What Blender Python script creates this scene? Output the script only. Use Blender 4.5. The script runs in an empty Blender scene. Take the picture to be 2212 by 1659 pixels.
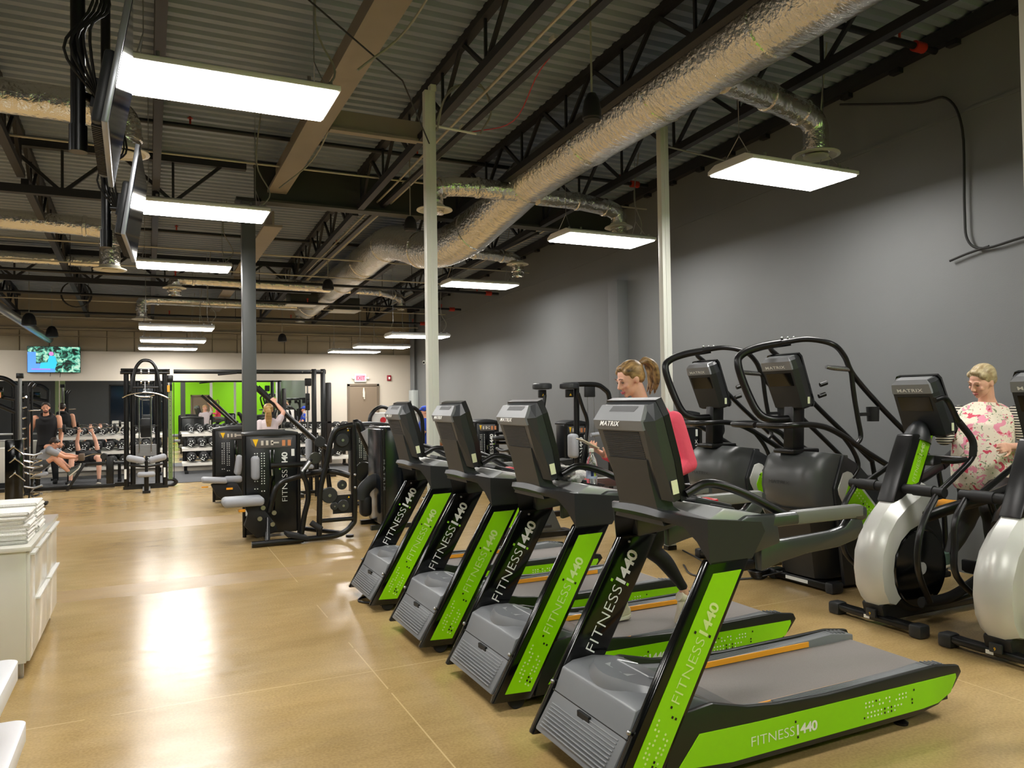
import bpy, bmesh, math, random
from mathutils import Vector, Matrix, Euler
R = math.radians
PI = math.pi
scene = bpy.context.scene
COL = scene.collection

# ---------------------------------------------------------------- camera
F_PX = 1650.0
YAW, PITCH, ROLL = R(25.47), math.atan((866 - 829.5) / F_PX), 0.0150
fw = Vector((math.sin(YAW) * math.cos(PITCH), math.cos(YAW) * math.cos(PITCH), math.sin(PITCH)))
rt = Vector((math.cos(YAW), -math.sin(YAW), 0))
up = rt.cross(fw)
rt2 = rt * math.cos(ROLL) - up * math.sin(ROLL)
up2 = rt * math.sin(ROLL) + up * math.cos(ROLL)
cam_data = bpy.data.cameras.new('camera')
cam = bpy.data.objects.new('camera', cam_data)
COL.objects.link(cam)
cam.matrix_world = Matrix(((rt2.x, up2.x, -fw.x, 0), (rt2.y, up2.y, -fw.y, 0), (rt2.z, up2.z, -fw.z, 1.70), (0, 0, 0, 1)))
cam_data.sensor_width = 36
cam_data.lens = F_PX / 2212 * 36
cam_data.clip_start = 0.05
cam_data.clip_end = 200
scene.camera = cam

# ---------------------------------------------------------------- world, exposure
world = bpy.data.worlds.new('world')
scene.world = world
world.use_nodes = True
world.node_tree.nodes['Background'].inputs[0].default_value = (0.5, 0.52, 0.55, 1)
world.node_tree.nodes['Background'].inputs[1].default_value = 0.05
vs = scene.view_settings
vs.view_transform = 'Standard'
vs.look = 'None'
vs.exposure = 0.0
vs.gamma = 1.0
vs.use_curve_mapping = False
scene.cycles.max_bounces = 7
scene.cycles.diffuse_bounces = 4
scene.cycles.glossy_bounces = 4
scene.cycles.transmission_bounces = 6
scene.cycles.sample_clamp_indirect = 6
scene.cycles.use_denoising = True
LAMP_STRENGTH = 36.0

# ---------------------------------------------------------------- materials
def lin(c):
    c = c / 255.0
    return c / 12.92 if c <= 0.04045 else ((c + 0.055) / 1.055) ** 2.4

def hexc(h):
    return (lin(int(h[0:2], 16)), lin(int(h[2:4], 16)), lin(int(h[4:6], 16)), 1)

MATS = {}

def mat(name, hx, rough=0.5, metal=0.0, noise=0.0, nscale=8.0, bump=0.0, bscale=60.0, spec=0.5, emit=0, trans=0.0, coat=0.0, stretch=None):
    if name in MATS:
        return MATS[name]
    m = bpy.data.materials.new(name)
    m.use_nodes = True
    nt = m.node_tree
    b = nt.nodes['Principled BSDF']
    col = hexc(hx)
    b.inputs['Base Color'].default_value = col
    b.inputs['Roughness'].default_value = rough
    b.inputs['Metallic'].default_value = metal
    b.inputs['Specular IOR Level'].default_value = spec
    b.inputs['Coat Weight'].default_value = coat
    b.inputs['Transmission Weight'].default_value = trans
    if emit:
        b.inputs['Emission Color'].default_value = col
        b.inputs['Emission Strength'].default_value = emit
    if noise or bump:
        tc = nt.nodes.new('ShaderNodeTexCoord')
        mp = nt.nodes.new('ShaderNodeMapping')
        nt.links.new(tc.outputs['Object'], mp.inputs[0])
        if stretch:
            mp.inputs['Scale'].default_value = stretch
    if noise:
        n = nt.nodes.new('ShaderNodeTexNoise')
        n.inputs['Scale'].default_value = nscale
        n.inputs['Detail'].default_value = 4
        nt.links.new(mp.outputs[0], n.inputs['Vector'])
        mr = nt.nodes.new('ShaderNodeMapRange')
        mr.inputs['From Min'].default_value = 0.25
        mr.inputs['From Max'].default_value = 0.75
        mr.inputs['To Min'].default_value = 1 - noise
        mr.inputs['To Max'].default_value = 1 + noise
        nt.links.new(n.outputs['Fac'], mr.inputs['Value'])
        mx = nt.nodes.new('ShaderNodeVectorMath')
        mx.operation = 'SCALE'
        mx.inputs[0].default_value = col[:3]
        nt.links.new(mr.outputs[0], mx.inputs['Scale'])
        nt.links.new(mx.outputs[0], b.inputs['Base Color'])
    if bump:
        n2 = nt.nodes.new('ShaderNodeTexNoise')
        n2.inputs['Scale'].default_value = bscale
        n2.inputs['Detail'].default_value = 3
        nt.links.new(mp.outputs[0], n2.inputs['Vector'])
        bp = nt.nodes.new('ShaderNodeBump')
        bp.inputs['Strength'].default_value = bump
        bp.inputs['Distance'].default_value = 0.02
        nt.links.new(n2.outputs['Fac'], bp.inputs['Height'])
        nt.links.new(bp.outputs[0], b.inputs['Normal'])
    MATS[name] = m
    return m

BLK = mat('black_paint', '0c0c0d', 0.32)
BLKM = mat('matte_black', '101112', 0.6)
GLS = mat('gloss_black', '070808', 0.12)
CHAR = mat('charcoal_plastic', '26282a', 0.42, bump=0.05, bscale=400)
GRYP = mat('grey_plastic', '707376', 0.36)
MGRY = mat('mid_grey_plastic', '3d4043', 0.4)
LIME = mat('lime_panel', '93dc00', 0.35)
WHT = mat('white_print', 'f2f4ee', 0.5)
LGTN = mat('pale_green_print', 'd8f0a0', 0.5)
SILV = mat('silver_shroud', 'c9cac4', 0.3, 0.15)
STEEL = mat('brushed_steel', 'a8a8a8', 0.28, 0.95)
CHROME = mat('chrome', 'e4e4e6', 0.08, 1.0)
ALU = mat('aluminium_housing', 'e6e6e2', 0.35, 0.1)
BELT = mat('running_belt', '837d79', 0.75, noise=0.12, nscale=300)
ORNG = mat('orange_trim', 'ffae2a', 0.45)
PADG = mat('grey_upholstery', '9a9da3', 0.55, bump=0.03, bscale=300)
RED = mat('red_plastic', 'c81424', 0.35)
YEL = mat('yellow_label', 'f2c21a', 0.5)
SKIN = mat('skin', 'd79b7c', 0.5, noise=0.05, nscale=20)
SKIN2 = mat('skin_pale', 'e6b096', 0.5, noise=0.05, nscale=20)
SKINT = mat('skin_tanned', 'b77a58', 0.5, noise=0.05, nscale=20)
RUB = mat('rubber', '161616', 0.8)
WIRE = mat('dark_wire', '141412', 0.6)
WIREL = mat('pale_cable', '8f8e82', 0.55)
DKBEAM = mat('dark_steel_paint', '1a1a1f', 0.55)
BEIGE = mat('beige_beam_paint', '8b8172', 0.6, noise=0.06, nscale=3)
OLIVE = mat('olive_beam_paint', '33342c', 0.6)
DUCT = mat('foil_duct', 'e4e1da', 0.27, 0.95, bump=1.0, bscale=10, stretch=(0.6, 2.4, 2.4), noise=0.08, nscale=5)
DUCT2 = mat('foil_branch_duct', 'e4e1da', 0.22, 0.95, bump=1.0, bscale=16)
WPAINT = mat('white_painted_metal', 'd9dacf', 0.4)
SCRD = mat('tv_screen_off', '0a1020', 0.09, spec=0.35)

# ---------------------------------------------------------------- mesh builder
def frame_from(d):
    d = Vector(d).normalized()
    a = Vector((0, 0, 1)) if abs(d.z) < 0.95 else Vector((1, 0, 0))
    x = a.cross(d).normalized()
    return x, d.cross(x)

class MB:
    """collects shapes; build() links them as ONE mesh object"""
    def __init__(s):
        s.v = []; s.f = []; s.m = []; s.sm = []

    def add(s, verts, faces, mi=0, smooth=False, T=None):
        o = len(s.v)
        if T is not None:
            verts = [T @ Vector(p) for p in verts]
        s.v += [tuple(p) for p in verts]
        for f in faces:
            s.f.append(tuple(i + o for i in f))
            s.m.append(mi)
            s.sm.append(smooth)
        return s

    def bm_add(s, bm, mi=0, smooth=False, T=None):
        bm.verts.index_update()
        s.add([v.co.copy() for v in bm.verts], [[v.index for v in f.verts] for f in bm.faces], mi, smooth, T)
        bm.free()
        return s

    def box(s, x0, x1, y0, y1, z0, z1, mi=0, bev=0.0, T=None, seg=2):
        bm = bmesh.new()
        vs_ = [bm.verts.new(p) for p in ((x0, y0, z0), (x1, y0, z0), (x1, y1, z0), (x0, y1, z0), (x0, y0, z1), (x1, y0, z1), (x1, y1, z1), (x0, y1, z1))]
        for f in ((3, 2, 1, 0), (4, 5, 6, 7), (0, 1, 5, 4), (1, 2, 6, 5), (2, 3, 7, 6), (3, 0, 4, 7)):
            bm.faces.new([vs_[i] for i in f])
        if bev:
            bmesh.ops.bevel(bm, geom=list(bm.edges), offset=bev, segments=seg, affect='EDGES', profile=0.5)
        return s.bm_add(bm, mi, bev > 0, T)

    def prism(s, pts, a0, a1, axis='y', mi=0, bev=0.0, T=None, a0s=None, seg=2, smooth=None):
        """polygon pts in the plane across `axis`, extruded a0..a1. axis y: pts are (x,z); x: (y,z); z: (x,y)"""
        bm = bmesh.new()
        def P3(p, a):
            return {'y': (p[0], a, p[1]), 'x': (a, p[0], p[1]), 'z': (p[0], p[1], a)}[axis]
        A = [bm.verts.new(P3(p, a0)) for p in pts]
        B = [bm.verts.new(P3(p, a1)) for p in pts]
        n = len(pts)
        bm.faces.new(A); bm.faces.new(B[::-1])
        for i in range(n):
            j = (i + 1) % n
            bm.faces.new((A[j], A[i], B[i], B[j]))
        bmesh.ops.recalc_face_normals(bm, faces=list(bm.faces))
        if bev:
            bmesh.ops.bevel(bm, geom=list(bm.edges), offset=bev, segments=seg, affect='EDGES', profile=0.5, clamp_overlap=True)
        return s.bm_add(bm, mi, (bev > 0) if smooth is None else smooth, T)

    def loft(s, rings, mi=0, smooth=True, cap=True, T=None):
        o = []
        n = len(rings[0])
        vs_ = [p for r in rings for p in r]
        fs = []
        for k in range(len(rings) - 1):
            for i in range(n):
                j = (i + 1) % n
                fs.append((k * n + i, k * n + j, (k + 1) * n + j, (k + 1) * n + i))
        if cap:
            fs.append(tuple(range(n - 1, -1, -1)))
            fs.append(tuple((len(rings) - 1) * n + i for i in range(n)))
        return s.add(vs_, fs, mi, smooth, T)

    def tube(s, pts, r, mi=0, n=10, T=None, closed=False, flat=1.0):
        """round (or flattened) bar along a polyline; r may be a list"""
        pts = [Vector(p) for p in pts]
        k = len(pts)
        rs = r if isinstance(r, (list, tuple)) else [r] * k
        rings = []
        px = None
        for i, p in enumerate(pts):
            if closed:
                d = pts[(i + 1) % k] - pts[i - 1]
            else:
                d = pts[min(i + 1, k - 1)] - pts[max(i - 1, 0)]
            if d.length < 1e-9:
                d = Vector((0, 0, 1))
            d.normalize()
            if px is None:
                x, y = frame_from(d)
            else:
                x = (px - d * px.dot(d))
                if x.length < 1e-6:
                    x, _ = frame_from(d)
                x.normalize()
                y = d.cross(x)
            px = x
            rings.append([p + x * math.cos(2 * PI * a / n) * rs[i] + y * math.sin(2 * PI * a / n) * rs[i] * flat for a in range(n)])
        if closed:
            rings.append(rings[0])
            return s.loft(rings, mi, True, False, T)
        return s.loft(rings, mi, True, True, T)

    def cyl(s, p0, p1, r, r1=None, mi=0, n=20, T=None):
        return s.tube([p0, p1], [r, r if r1 is None else r1], mi, n, T)

    def disc(s, c, axis, r, th, mi=0, n=28, T=None, bev=0.0):
        a = Vector(axis).normalized() * th / 2
        c = Vector(c)
        if bev:
            x = [(-1, r - bev), (-1 + 2 * bev / th, r), (1 - 2 * bev / th, r), (1, r - bev)]
            return s.tube([c + a * q for q, _ in x], [w for _, w in x], mi, n, T)
        return s.tube([c - a, c + a], r, mi, n, T)

    def lathe(s, prof, c=(0, 0, 0), axis=(0, 0, 1), mi=0, n=24, T=None):
        """prof: list of (radius, height along axis)"""
        c = Vector(c); d = Vector(axis).normalized()
        x, y = frame_from(d)
        rings = [[c + d * h + x * math.cos(2 * PI * a / n) * max(r, 1e-4) + y * math.sin(2 * PI * a / n) * max(r, 1e-4) for a in range(n)] for r, h in prof]
        return s.loft(rings, mi, True, True, T)

    def ball(s, c, r, mi=0, n=14, T=None):
        rx, ry, rz = r if isinstance(r, (tuple, list)) else (r, r, r)
        m = max(6, n // 2)
        rings = [[(c[0] + rx * math.sin(PI * j / m) * math.cos(2 * PI * a / n), c[1] + ry * math.sin(PI * j / m) * math.sin(2 * PI * a / n), c[2] - rz * math.cos(PI * j / m)) for a in range(n)] for j in range(m + 1)]
        rings[0] = [(c[0] + 1e-4 * math.cos(2 * PI * a / n), c[1] + 1e-4 * math.sin(2 * PI * a / n), c[2] - rz) for a in range(n)]
        rings[-1] = [(c[0] + 1e-4 * math.cos(2 * PI * a / n), c[1] + 1e-4 * math.sin(2 * PI * a / n), c[2] + rz) for a in range(n)]
        return s.loft(rings, mi, True, True, T)

    def build(s, name, mats, parent=None, loc=None, rot=None):
        me = bpy.data.meshes.new(name)
        me.from_pydata(s.v, [], s.f)
        if not isinstance(mats, (list, tuple)):
            mats = [mats]
        for m in mats:
            me.materials.append(m)
        me.polygons.foreach_set('material_index', s.m)
        me.polygons.foreach_set('use_smooth', s.sm)
        bm = bmesh.new(); bm.from_mesh(me)
        bmesh.ops.recalc_face_normals(bm, faces=list(bm.faces))
        bm.to_mesh(me); bm.free()
        if any(s.sm):
            try:
                me.set_sharp_from_angle(angle=R(38))
            except Exception:
                pass
        me.update()
        o = bpy.data.objects.new(name, me)
        COL.objects.link(o)
        if parent is not None:
            o.parent = parent
        if loc is not None:
            o.location = loc
        if rot is not None:
            o.rotation_euler = rot
        return o

def tag(o, label, cat, group=None, kind=None):
    o['label'] = label
    o['category'] = cat
    if group: o['group'] = group
    if kind: o['kind'] = kind
    return o

def struct(o):
    o['kind'] = 'structure'
    return o

def thing(name, label, cat, loc=(0, 0, 0), rz=0.0, group=None):
    o = bpy.data.objects.new(name, None)
    COL.objects.link(o)
    o.empty_display_size = 0.1
    o.location = loc
    o.rotation_euler = (0, 0, rz)
    return tag(o, label, cat, group)

def kids(o):
    return [c for c in bpy.data.objects if c.parent == o]

def dup(root, loc, rz=None, label=None):
    def cp(o, par):
        c = o.copy()
        COL.objects.link(c)
        c.parent = par
        for ch in ALLKIDS.get(o.name, []):
            cp(ch, c)
        return c
    global ALLKIDS
    ALLKIDS = {}
    for o in bpy.data.objects:
        if o.parent: ALLKIDS.setdefault(o.parent.name, []).append(o)
    r = cp(root, None)
    r.location = loc
    if rz is not None: r.rotation_euler = (0, 0, rz)
    if label: r['label'] = label
    return r

def arc(c, r, a0, a1, n, plane='xz', y=0.0):
    out = []
    for i in range(n + 1):
        a = R(a0 + (a1 - a0) * i / n)
        p, q = c[0] + r * math.cos(a), c[1] + r * math.sin(a)
        out.append({'xz': (p, y, q), 'xy': (p, q, y), 'yz': (y, p, q)}[plane])
    return out

def smooth_path(pts, n=6):
    """Catmull-Rom through the points"""
    P = [Vector(p) for p in pts]
    out = []
    for i in range(len(P) - 1):
        a = P[i - 1] if i else P[0] * 2 - P[1]
        b, c = P[i], P[i + 1]
        d = P[i + 2] if i + 2 < len(P) else P[-1] * 2 - P[-2]
        for k in range(n):
            t = k / n
            out.append(0.5 * ((2 * b) + (c - a) * t + (2 * a - 5 * b + 4 * c - d) * t * t + (3 * b - a - 3 * c + d) * t ** 3))
    out.append(P[-1])
    return out

def text_geo(txt, size, weight=0.0, space=1.0, extrude=0.0):
    cu = bpy.data.curves.new('lettering_curve', 'FONT')
    cu.body = txt; cu.size = size; cu.offset = weight; cu.space_character = space
    cu.extrude = extrude; cu.resolution_u = 3
    ob = bpy.data.objects.new('lettering_tmp', cu)
    COL.objects.link(ob)
    me = bpy.data.meshes.new_from_object(ob)
    v = [tuple(p.co) for p in me.vertices]
    f = [tuple(p.vertices) for p in me.polygons]
    bpy.data.objects.remove(ob); bpy.data.curves.remove(cu); bpy.data.meshes.remove(me)
    return v, f, (max((p[0] for p in v), default=0))

TXT = {}
def text_mb(mb, txt, size, o, xd, yd, mi=0, weight=0.0, space=1.0, width=None):
    """flat letters from origin o, running along xd, up along yd (world-ish vectors); returns end x"""
    key = (txt, round(weight, 4), space)
    if key not in TXT:
        TXT[key] = text_geo(txt, 1.0, weight, space)
    v, f, w = TXT[key]
    o = Vector(o); xd = Vector(xd).normalized(); yd = Vector(yd).normalized()
    sx = (width / w) if width else size
    mb.add([o + xd * p[0] * sx + yd * p[1] * size for p in v], f, mi)
    return w * sx
# ================================================================ the room
XW, YB, XL, YF = 7.0, 21.6, -9.0, -3.2
def deck_z(y):
    return 5.45 - 0.045 * y

def floor_material():
    m = bpy.data.materials.new('polished_concrete')
    m.use_nodes = True
    nt = m.node_tree; L = nt.links.new
    b = nt.nodes['Principled BSDF']
    tc = nt.nodes.new('ShaderNodeTexCoord')
    def noise(scale, det, st=(1, 1, 1), dist=0.0):
        mp = nt.nodes.new('ShaderNodeMapping'); mp.inputs['Scale'].default_value = st
        L(tc.outputs['Object'], mp.inputs[0])
        n = nt.nodes.new('ShaderNodeTexNoise'); n.inputs['Scale'].default_value = scale; n.inputs['Detail'].default_value = det
        n.inputs['Distortion'].default_value = dist
        L(mp.outputs[0], n.inputs['Vector'])
        return n.outputs['Fac']
    def ramp(fac, stops):
        r = nt.nodes.new('ShaderNodeValToRGB')
        e = r.color_ramp.elements
        e[0].position, e[0].color = stops[0]
        e[1].position, e[1].color = stops[-1]
        for p, c in stops[1:-1]:
            x = e.new(p); x.color = c
        L(fac, r.inputs[0]); return r.outputs[0]
    def mix(fac, a, bcol, mode='MIX'):
        x = nt.nodes.new('ShaderNodeMix'); x.data_type = 'RGBA'; x.blend_type = mode
        if isinstance(fac, float): x.inputs[0].default_value = fac
        else: L(fac, x.inputs[0])
        for v, i in ((a, 6), (bcol, 7)):
            if isinstance(v, tuple): x.inputs[i].default_value = v
            else: L(v, x.inputs[i])
        return x.outputs[2]
    def math_(op, a, bb=None, c=None):
        x = nt.nodes.new('ShaderNodeMath'); x.operation = op
        for i, v in enumerate((a, bb, c)):
            if v is None: continue
            if isinstance(v, (int, float)): x.inputs[i].default_value = v
            else: L(v, x.inputs[i])
        return x.outputs[0]
    base = ramp(noise(0.55, 5, (1, 1, 1), 0.6), [(0.3, hexc('a38755')), (0.5, hexc('b69a68')), (0.72, hexc('c2a778'))])
    speck = ramp(noise(70, 3), [(0.35, (0.82, 0.82, 0.82, 1)), (0.65, (1.12, 1.12, 1.12, 1))])
    col = mix(0.7, base, speck, 'MULTIPLY')
    streak = ramp(noise(4.5, 6, (0.5, 1.3, 1), 0.5), [(0.35, (0.88, 0.87, 0.86, 1)), (0.65, (1.06, 1.06, 1.06, 1))])
    col = mix(0.7, col, streak, 'MULTIPLY')
    sep = nt.nodes.new('ShaderNodeSeparateXYZ'); L(tc.outputs['Object'], sep.inputs[0])
    line = None
    for ax, c in ((0, 1.28), (0, 4.35), (0, -1.8), (0, -4.9), (1, 4.8), (1, 9.4), (1, 0.2), (1, 14.0)):
        d = math_('ABSOLUTE', math_('SUBTRACT', sep.outputs[ax], c))
        l = math_('LESS_THAN', d, 0.0042)
        line = l if line is None else math_('MAXIMUM', line, l)
    brk = math_('GREATER_THAN', noise(1.1, 2), 0.40)
    col = mix(math_('MULTIPLY', line, math_('MULTIPLY', brk, 0.75)), col, hexc('d9bd8c'))
    # the two patched, rougher strips across the slab
    strips = None
    for c, w in ((8.0, 0.26), (12.2, 0.42)):
        wob = math_('MULTIPLY', math_('SUBTRACT', noise(0.8, 2), 0.5), 0.25)
        d = math_('ABSOLUTE', math_('SUBTRACT', math_('ADD', sep.outputs[1], wob), c))
        l = math_('LESS_THAN', d, w)
        strips = l if strips is None else math_('MAXIMUM', strips, l)
    strips = math_('MULTIPLY', strips, math_('LESS_THAN', sep.outputs[0], 2.4))
    col = mix(math_('MULTIPLY', strips, 0.35), col, hexc('8a7458'))
    L(col, b.inputs['Base Color'])
    rr = nt.nodes.new('ShaderNodeMapRange'); L(noise(6.0, 6, (0.7, 1.4, 1)), rr.inputs['Value'])
    rr.inputs['From Min'].default_value = 0.3; rr.inputs['From Max'].default_value = 0.7
    rr.inputs['To Min'].default_value = 0.17; rr.inputs['To Max'].default_value = 0.27
    L(math_('ADD', rr.outputs[0], math_('MULTIPLY', strips, 0.12)), b.inputs['Roughness'])
    b.inputs['Specular IOR Level'].default_value = 0.55
    bp = nt.nodes.new('ShaderNodeBump'); bp.inputs['Strength'].default_value = 0.06; bp.inputs['Distance'].default_value = 0.01
    L(noise(14, 5, (0.6, 1.6, 1)), bp.inputs['Height']); L(bp.outputs[0], b.inputs['Normal'])
    return m

def wall_paint(name, hx, joint=None):
    return mat(name, hx, 0.65, noise=0.03, nscale=1.5, bump=0.05, bscale=90)

GREYW = wall_paint('grey_wall_paint', '6a6c6c')
CREAM = wall_paint('cream_wall_paint', 'c6bdae')
LIMEW = mat('lime_wall_paint', '8fe000', 0.55)
DGREY = wall_paint('dark_grey_wall_paint', '44474a')
TAUPE = mat('taupe_door_paint', '7b6c5a', 0.5)

b = MB(); b.box(XL, XW, YF, YB, -0.1, 0.0); struct(b.build('floor', floor_material()))
# corrugated steel deck, ribs running across the room
b = MB()
y = YF; prof = []
while y < YB:
    z = deck_z(y)
    prof += [(y, z), (y + 0.075, z), (y + 0.10, z + 0.038), (y + 0.13, z + 0.038)]
    y += 0.155
for i in range(len(prof) - 1):
    (y0, z0), (y1, z1) = prof[i], prof[i + 1]
    b.add([(XL, y0, z0), (XW, y0, z0), (XW, y1, z1), (XL, y1, z1)], [(0, 1, 2, 3)])
struct(b.build('ceiling', mat('dark_deck_paint', '8792a0', 0.42, noise=0.10, nscale=1.2)))
# right wall: smooth grey panels with a raised ledge and a pilaster
b = MB(); b.box(XW, XW + 0.2, YF, YB, 0, 5.7); struct(b.build('wall_right', GREYW))
b = MB(); b.box(6.80, XW, 10.30, 10.58, 0, 3.62, bev=0.005); struct(b.build('trim_1', GREYW))
b = MB()
b.prism([(YF, deck_z(YF) - 0.16), (YB, deck_z(YB) - 0.16), (YB, deck_z(YB) - 0.02), (YF, deck_z(YF) - 0.02)], 6.90, XW, 'x')
for k in range(40):
    yy = YF + 0.4 + k * 0.62
    b.box(6.93, XW, yy, yy + 0.11, deck_z(yy) - 0.21, deck_z(yy) - 0.15)
struct(b.build('trim_2', DKBEAM))
b = MB(); b.prism([(YF, 4.66), (YB, 3.72), (YB, 3.75), (YF, 4.69)], 6.985, XW, 'x'); struct(b.build('trim_3', GREYW))
b = MB(); b.box(XL - 0.2, XL, YF, YB, 0, 5.7); struct(b.build('wall_left', DGREY))
# back wall: painted lower wall, block wall set back above it
b = MB(); b.box(XL, XW, YB, YB + 0.2, 0, 3.09)
struct(b.build('wall_back', CREAM))
BLOCKW = wall_paint('taupe_block_paint', '9d9078')
b = MB(); b.box(XL, XW, YB + 0.14, YB + 0.3, 3.0, 5.2)
for k in range(26):   # block panels, their vertical joints and the ledges between courses
    x0 = XL + 0.62 * k
    b.box(x0 + 0.012, x0 + 0.61, YB + 0.10, YB + 0.15, 3.07, 3.45, bev=0.006)
    b.box(x0 + 0.012, x0 + 0.61, YB + 0.10, YB + 0.15, 3.47, 3.61, bev=0.006)
b.box(XL, XW, YB + 0.06, YB + 0.15, 3.62, 3.66)
b.box(XL, XW, YB + 0.08, YB + 0.15, 3.455, 3.475)
b.box(XL, XW, YB + 0.02, YB + 0.15, 3.86, 3.90)
struct(b.build('wall_back', BLOCKW))
# front wall behind the camera, seen in the mirror
b = MB()
b.box(1.2, 2.13, YF - 0.2, YF, 0, 5.7); b.box(3.2, XW, YF - 0.2, YF, 0, 5.7); b.box(2.13, 3.2, YF - 0.2, YF, 2.3, 5.7)
struct(b.build('wall_front', LIMEW))
b = MB(); b.box(XL, -1.9, YF - 0.2, YF, 0, 5.7); b.box(-1.9, 1.2, YF - 0.2, YF, 0, 0.4); b.box(-1.9, 1.2, YF - 0.2, YF, 2.9, 5.7)
struct(b.build('wall_front', DGREY))
b = MB(); b.box(-4.4, -3.95, YF, YF + 0.03, 0, 4.0); struct(b.build('trim_4', mat('sage_strip_paint', '7e9463', 0.5)))
b = MB(); b.box(2.13, 3.2, YF - 0.1, YF - 0.04, 0, 2.3); b.box(2.13, 2.2, YF - 0.1, YF + 0.02, 0, 2.3); b.box(3.13, 3.2, YF - 0.1, YF + 0.02, 0, 2.3); b.box(2.13, 3.2, YF - 0.1, YF + 0.02, 2.23, 2.3)
struct(b.build('door_2', TAUPE))
w = MB(); w.box(-1.9, 1.2, YF - 0.1, YF - 0.08, 0.4, 2.9); win = struct(w.build('window_1', mat('dusk_glass', '18222e', 0.08)))
w = MB()
for xx in (-1.9, -0.9, 0.12, 1.14): w.box(xx, xx + 0.06, YF - 0.13, YF + 0.02, 0.4, 2.9)
w.box(-1.9, 1.2, YF - 0.13, YF + 0.02, 0.4, 0.46); w.box(-1.9, 1.2, YF - 0.13, YF + 0.02, 2.84, 2.9)
w.build('window_frame', BLKM, win)

# posts and column
def post(x, y0, z1, label, cap):
    t = thing('power_post', label, 'post', (x, y0, 0))
    p = MB()
    p.box(-0.055, 0.055, -0.04, 0.04, 0.0, z1, bev=0.004)
    p.box(-0.012, 0.0, -0.045, -0.038, 0.22, z1)
    p.box(0.0, 0.012, -0.043, -0.038, 0.22, z1)
    p.build('pole_body', WPAINT, t)
    if cap:
        c = MB(); c.box(0.005, 0.065, -0.04, 0.04, z1, z1 + 0.065, bev=0.003); c.disc((0.035, -0.041, z1 + 0.035), (0, 1, 0), 0.02, 0.004)
        c.build('top_bracket', WPAINT, t)
    f = MB(); f.box(-0.06, 0.06, -0.045, 0.045, 0, 0.05, bev=0.003); f.build('foot', BLK, t)
    return t
post(2.50, 7.05, 4.75, 'white slotted power post rising behind the two farther treadmills', True)
post(5.30, 7.05, 4.80, 'white slotted power post standing behind the woman on the treadmill', False)
post(3.955, 2.25, 5.2, 'white post at the right edge of the picture', False)
t = thing('steel_column', 'dark grey square steel column among the weight machines', 'column', (1.22, 10.74, 0))
c = MB(); c.box(-0.085, 0.085, -0.085, 0.085, 0, 4.45, bev=0.006); c.build('column_shaft', mat('grey_column_paint', '4d5050', 0.45), t)
c = MB(); c.box(-0.16, 0.16, -0.12, 0.12, 4.42, 4.46); c.build('cap_plate', DKBEAM, t)

# girders
b = MB()
b.box(1.30, XW, 10.70, 10.76, 4.46, 4.93); b.box(1.30, XW, 10.62, 10.84, 4.43, 4.46); b.box(1.30, XW, 10.62, 10.84, 4.93, 4.95)
tag(b.build('steel_girder', OLIVE), 'olive grey I girder crossing the ceiling right of the dark column', 'beam')
b = MB()
b.box(1.57, 1.60, YF, 10.65, 4.60, 4.93, ); b.box(1.46, 1.71, YF, 10.65, 4.56, 4.60)
tag(b.build('steel_beam', BEIGE), 'long beige I beam running from overhead toward the dark column', 'beam')
b = MB(); b.box(1.46, 1.71, 11.0, YB, 4.18, 4.21); b.box(1.57, 1.60, 11.0, YB, 4.21, 4.4)
tag(b.build('steel_beam', BEIGE), 'farther beige beam running from the dark column to the back wall', 'beam')
b = MB(); b.box(1.72, 2.85, 7.9, 8.0, 4.55, 4.58); b.box(1.72, 2.85, 7.94, 7.96, 4.58, 4.78)
tag(b.build('steel_beam', BEIGE), 'short beige beam stub reaching from the long beige beam to the white post', 'beam')

def truss(name, label, axis, c, a0, a1, ztop, depth, step, chord=0.045, group=None):
    g = MB()
    def pt(a, dz):
        return (c, a, ztop(a) + dz) if axis == 'y' else (a, c, ztop(a) + dz)
    def bar(p, q, w):
        p = Vector(p); q = Vector(q); d = (q - p).normalized(); x, y_ = frame_from(d)
        ring = lambda o: [o + x * w + y_ * w, o - x * w + y_ * w, o - x * w - y_ * w, o + x * w - y_ * w]
        g.loft([ring(p), ring(q)], smooth=False)
    bar(pt(a0, -0.03), pt(a1, -0.03), chord); bar(pt(a0, -depth), pt(a1, -depth), chord)
    a = a0; k = 0
    while a + step <= a1 + 1e-6:
        if k % 2: bar(pt(a, -depth), pt(a + step, -0.03), chord * 0.42)
        else: bar(pt(a, -0.03), pt(a + step, -depth), chord * 0.42)
        if k % 2 == 0: bar(pt(a + step, -0.03), pt(a + step, -depth), chord * 0.3)
        a += step; k += 1
    return tag(g.build(name, DKBEAM), label, 'joist', group)
G = 'open web steel joists under the roof deck'
def joists(xs, a0, a1, lab):
    for i, x in enumerate(xs):
        truss('roof_joist', lab[i], 'y', x, a0, a1, deck_z, 0.50, 0.55, 0.042, G)
JN = ['near joist {} the long silver duct'.format(s) for s in ('far left of', 'left of', 'just left of', 'just right of')]
joists([0.1, -1.35, -2.8], YF, 10.6, ['open web joist passing over the nearest left lamp', 'open web joist just left of the hanging televisions', 'open web joist at the far left over the counter'])
joists([2.72, 4.16, 5.62], YF, 10.6, ['open web joist between the beige beam and the big duct', 'open web joist just above the big silver duct', 'open web joist between the big duct and the grey wall'])
joists([0.1, -1.35, -2.8, -4.25, 2.72, 4.16, 5.62], 10.9, YB, ['far joist over the far row of left lamps', 'far joist over the standing man', 'far joist over the wall television', 'far joist at the left end of the back wall', 'far joist right of the dark column', 'far joist over the exit door', 'far joist beside the grey wall near the camera dome'])
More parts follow.
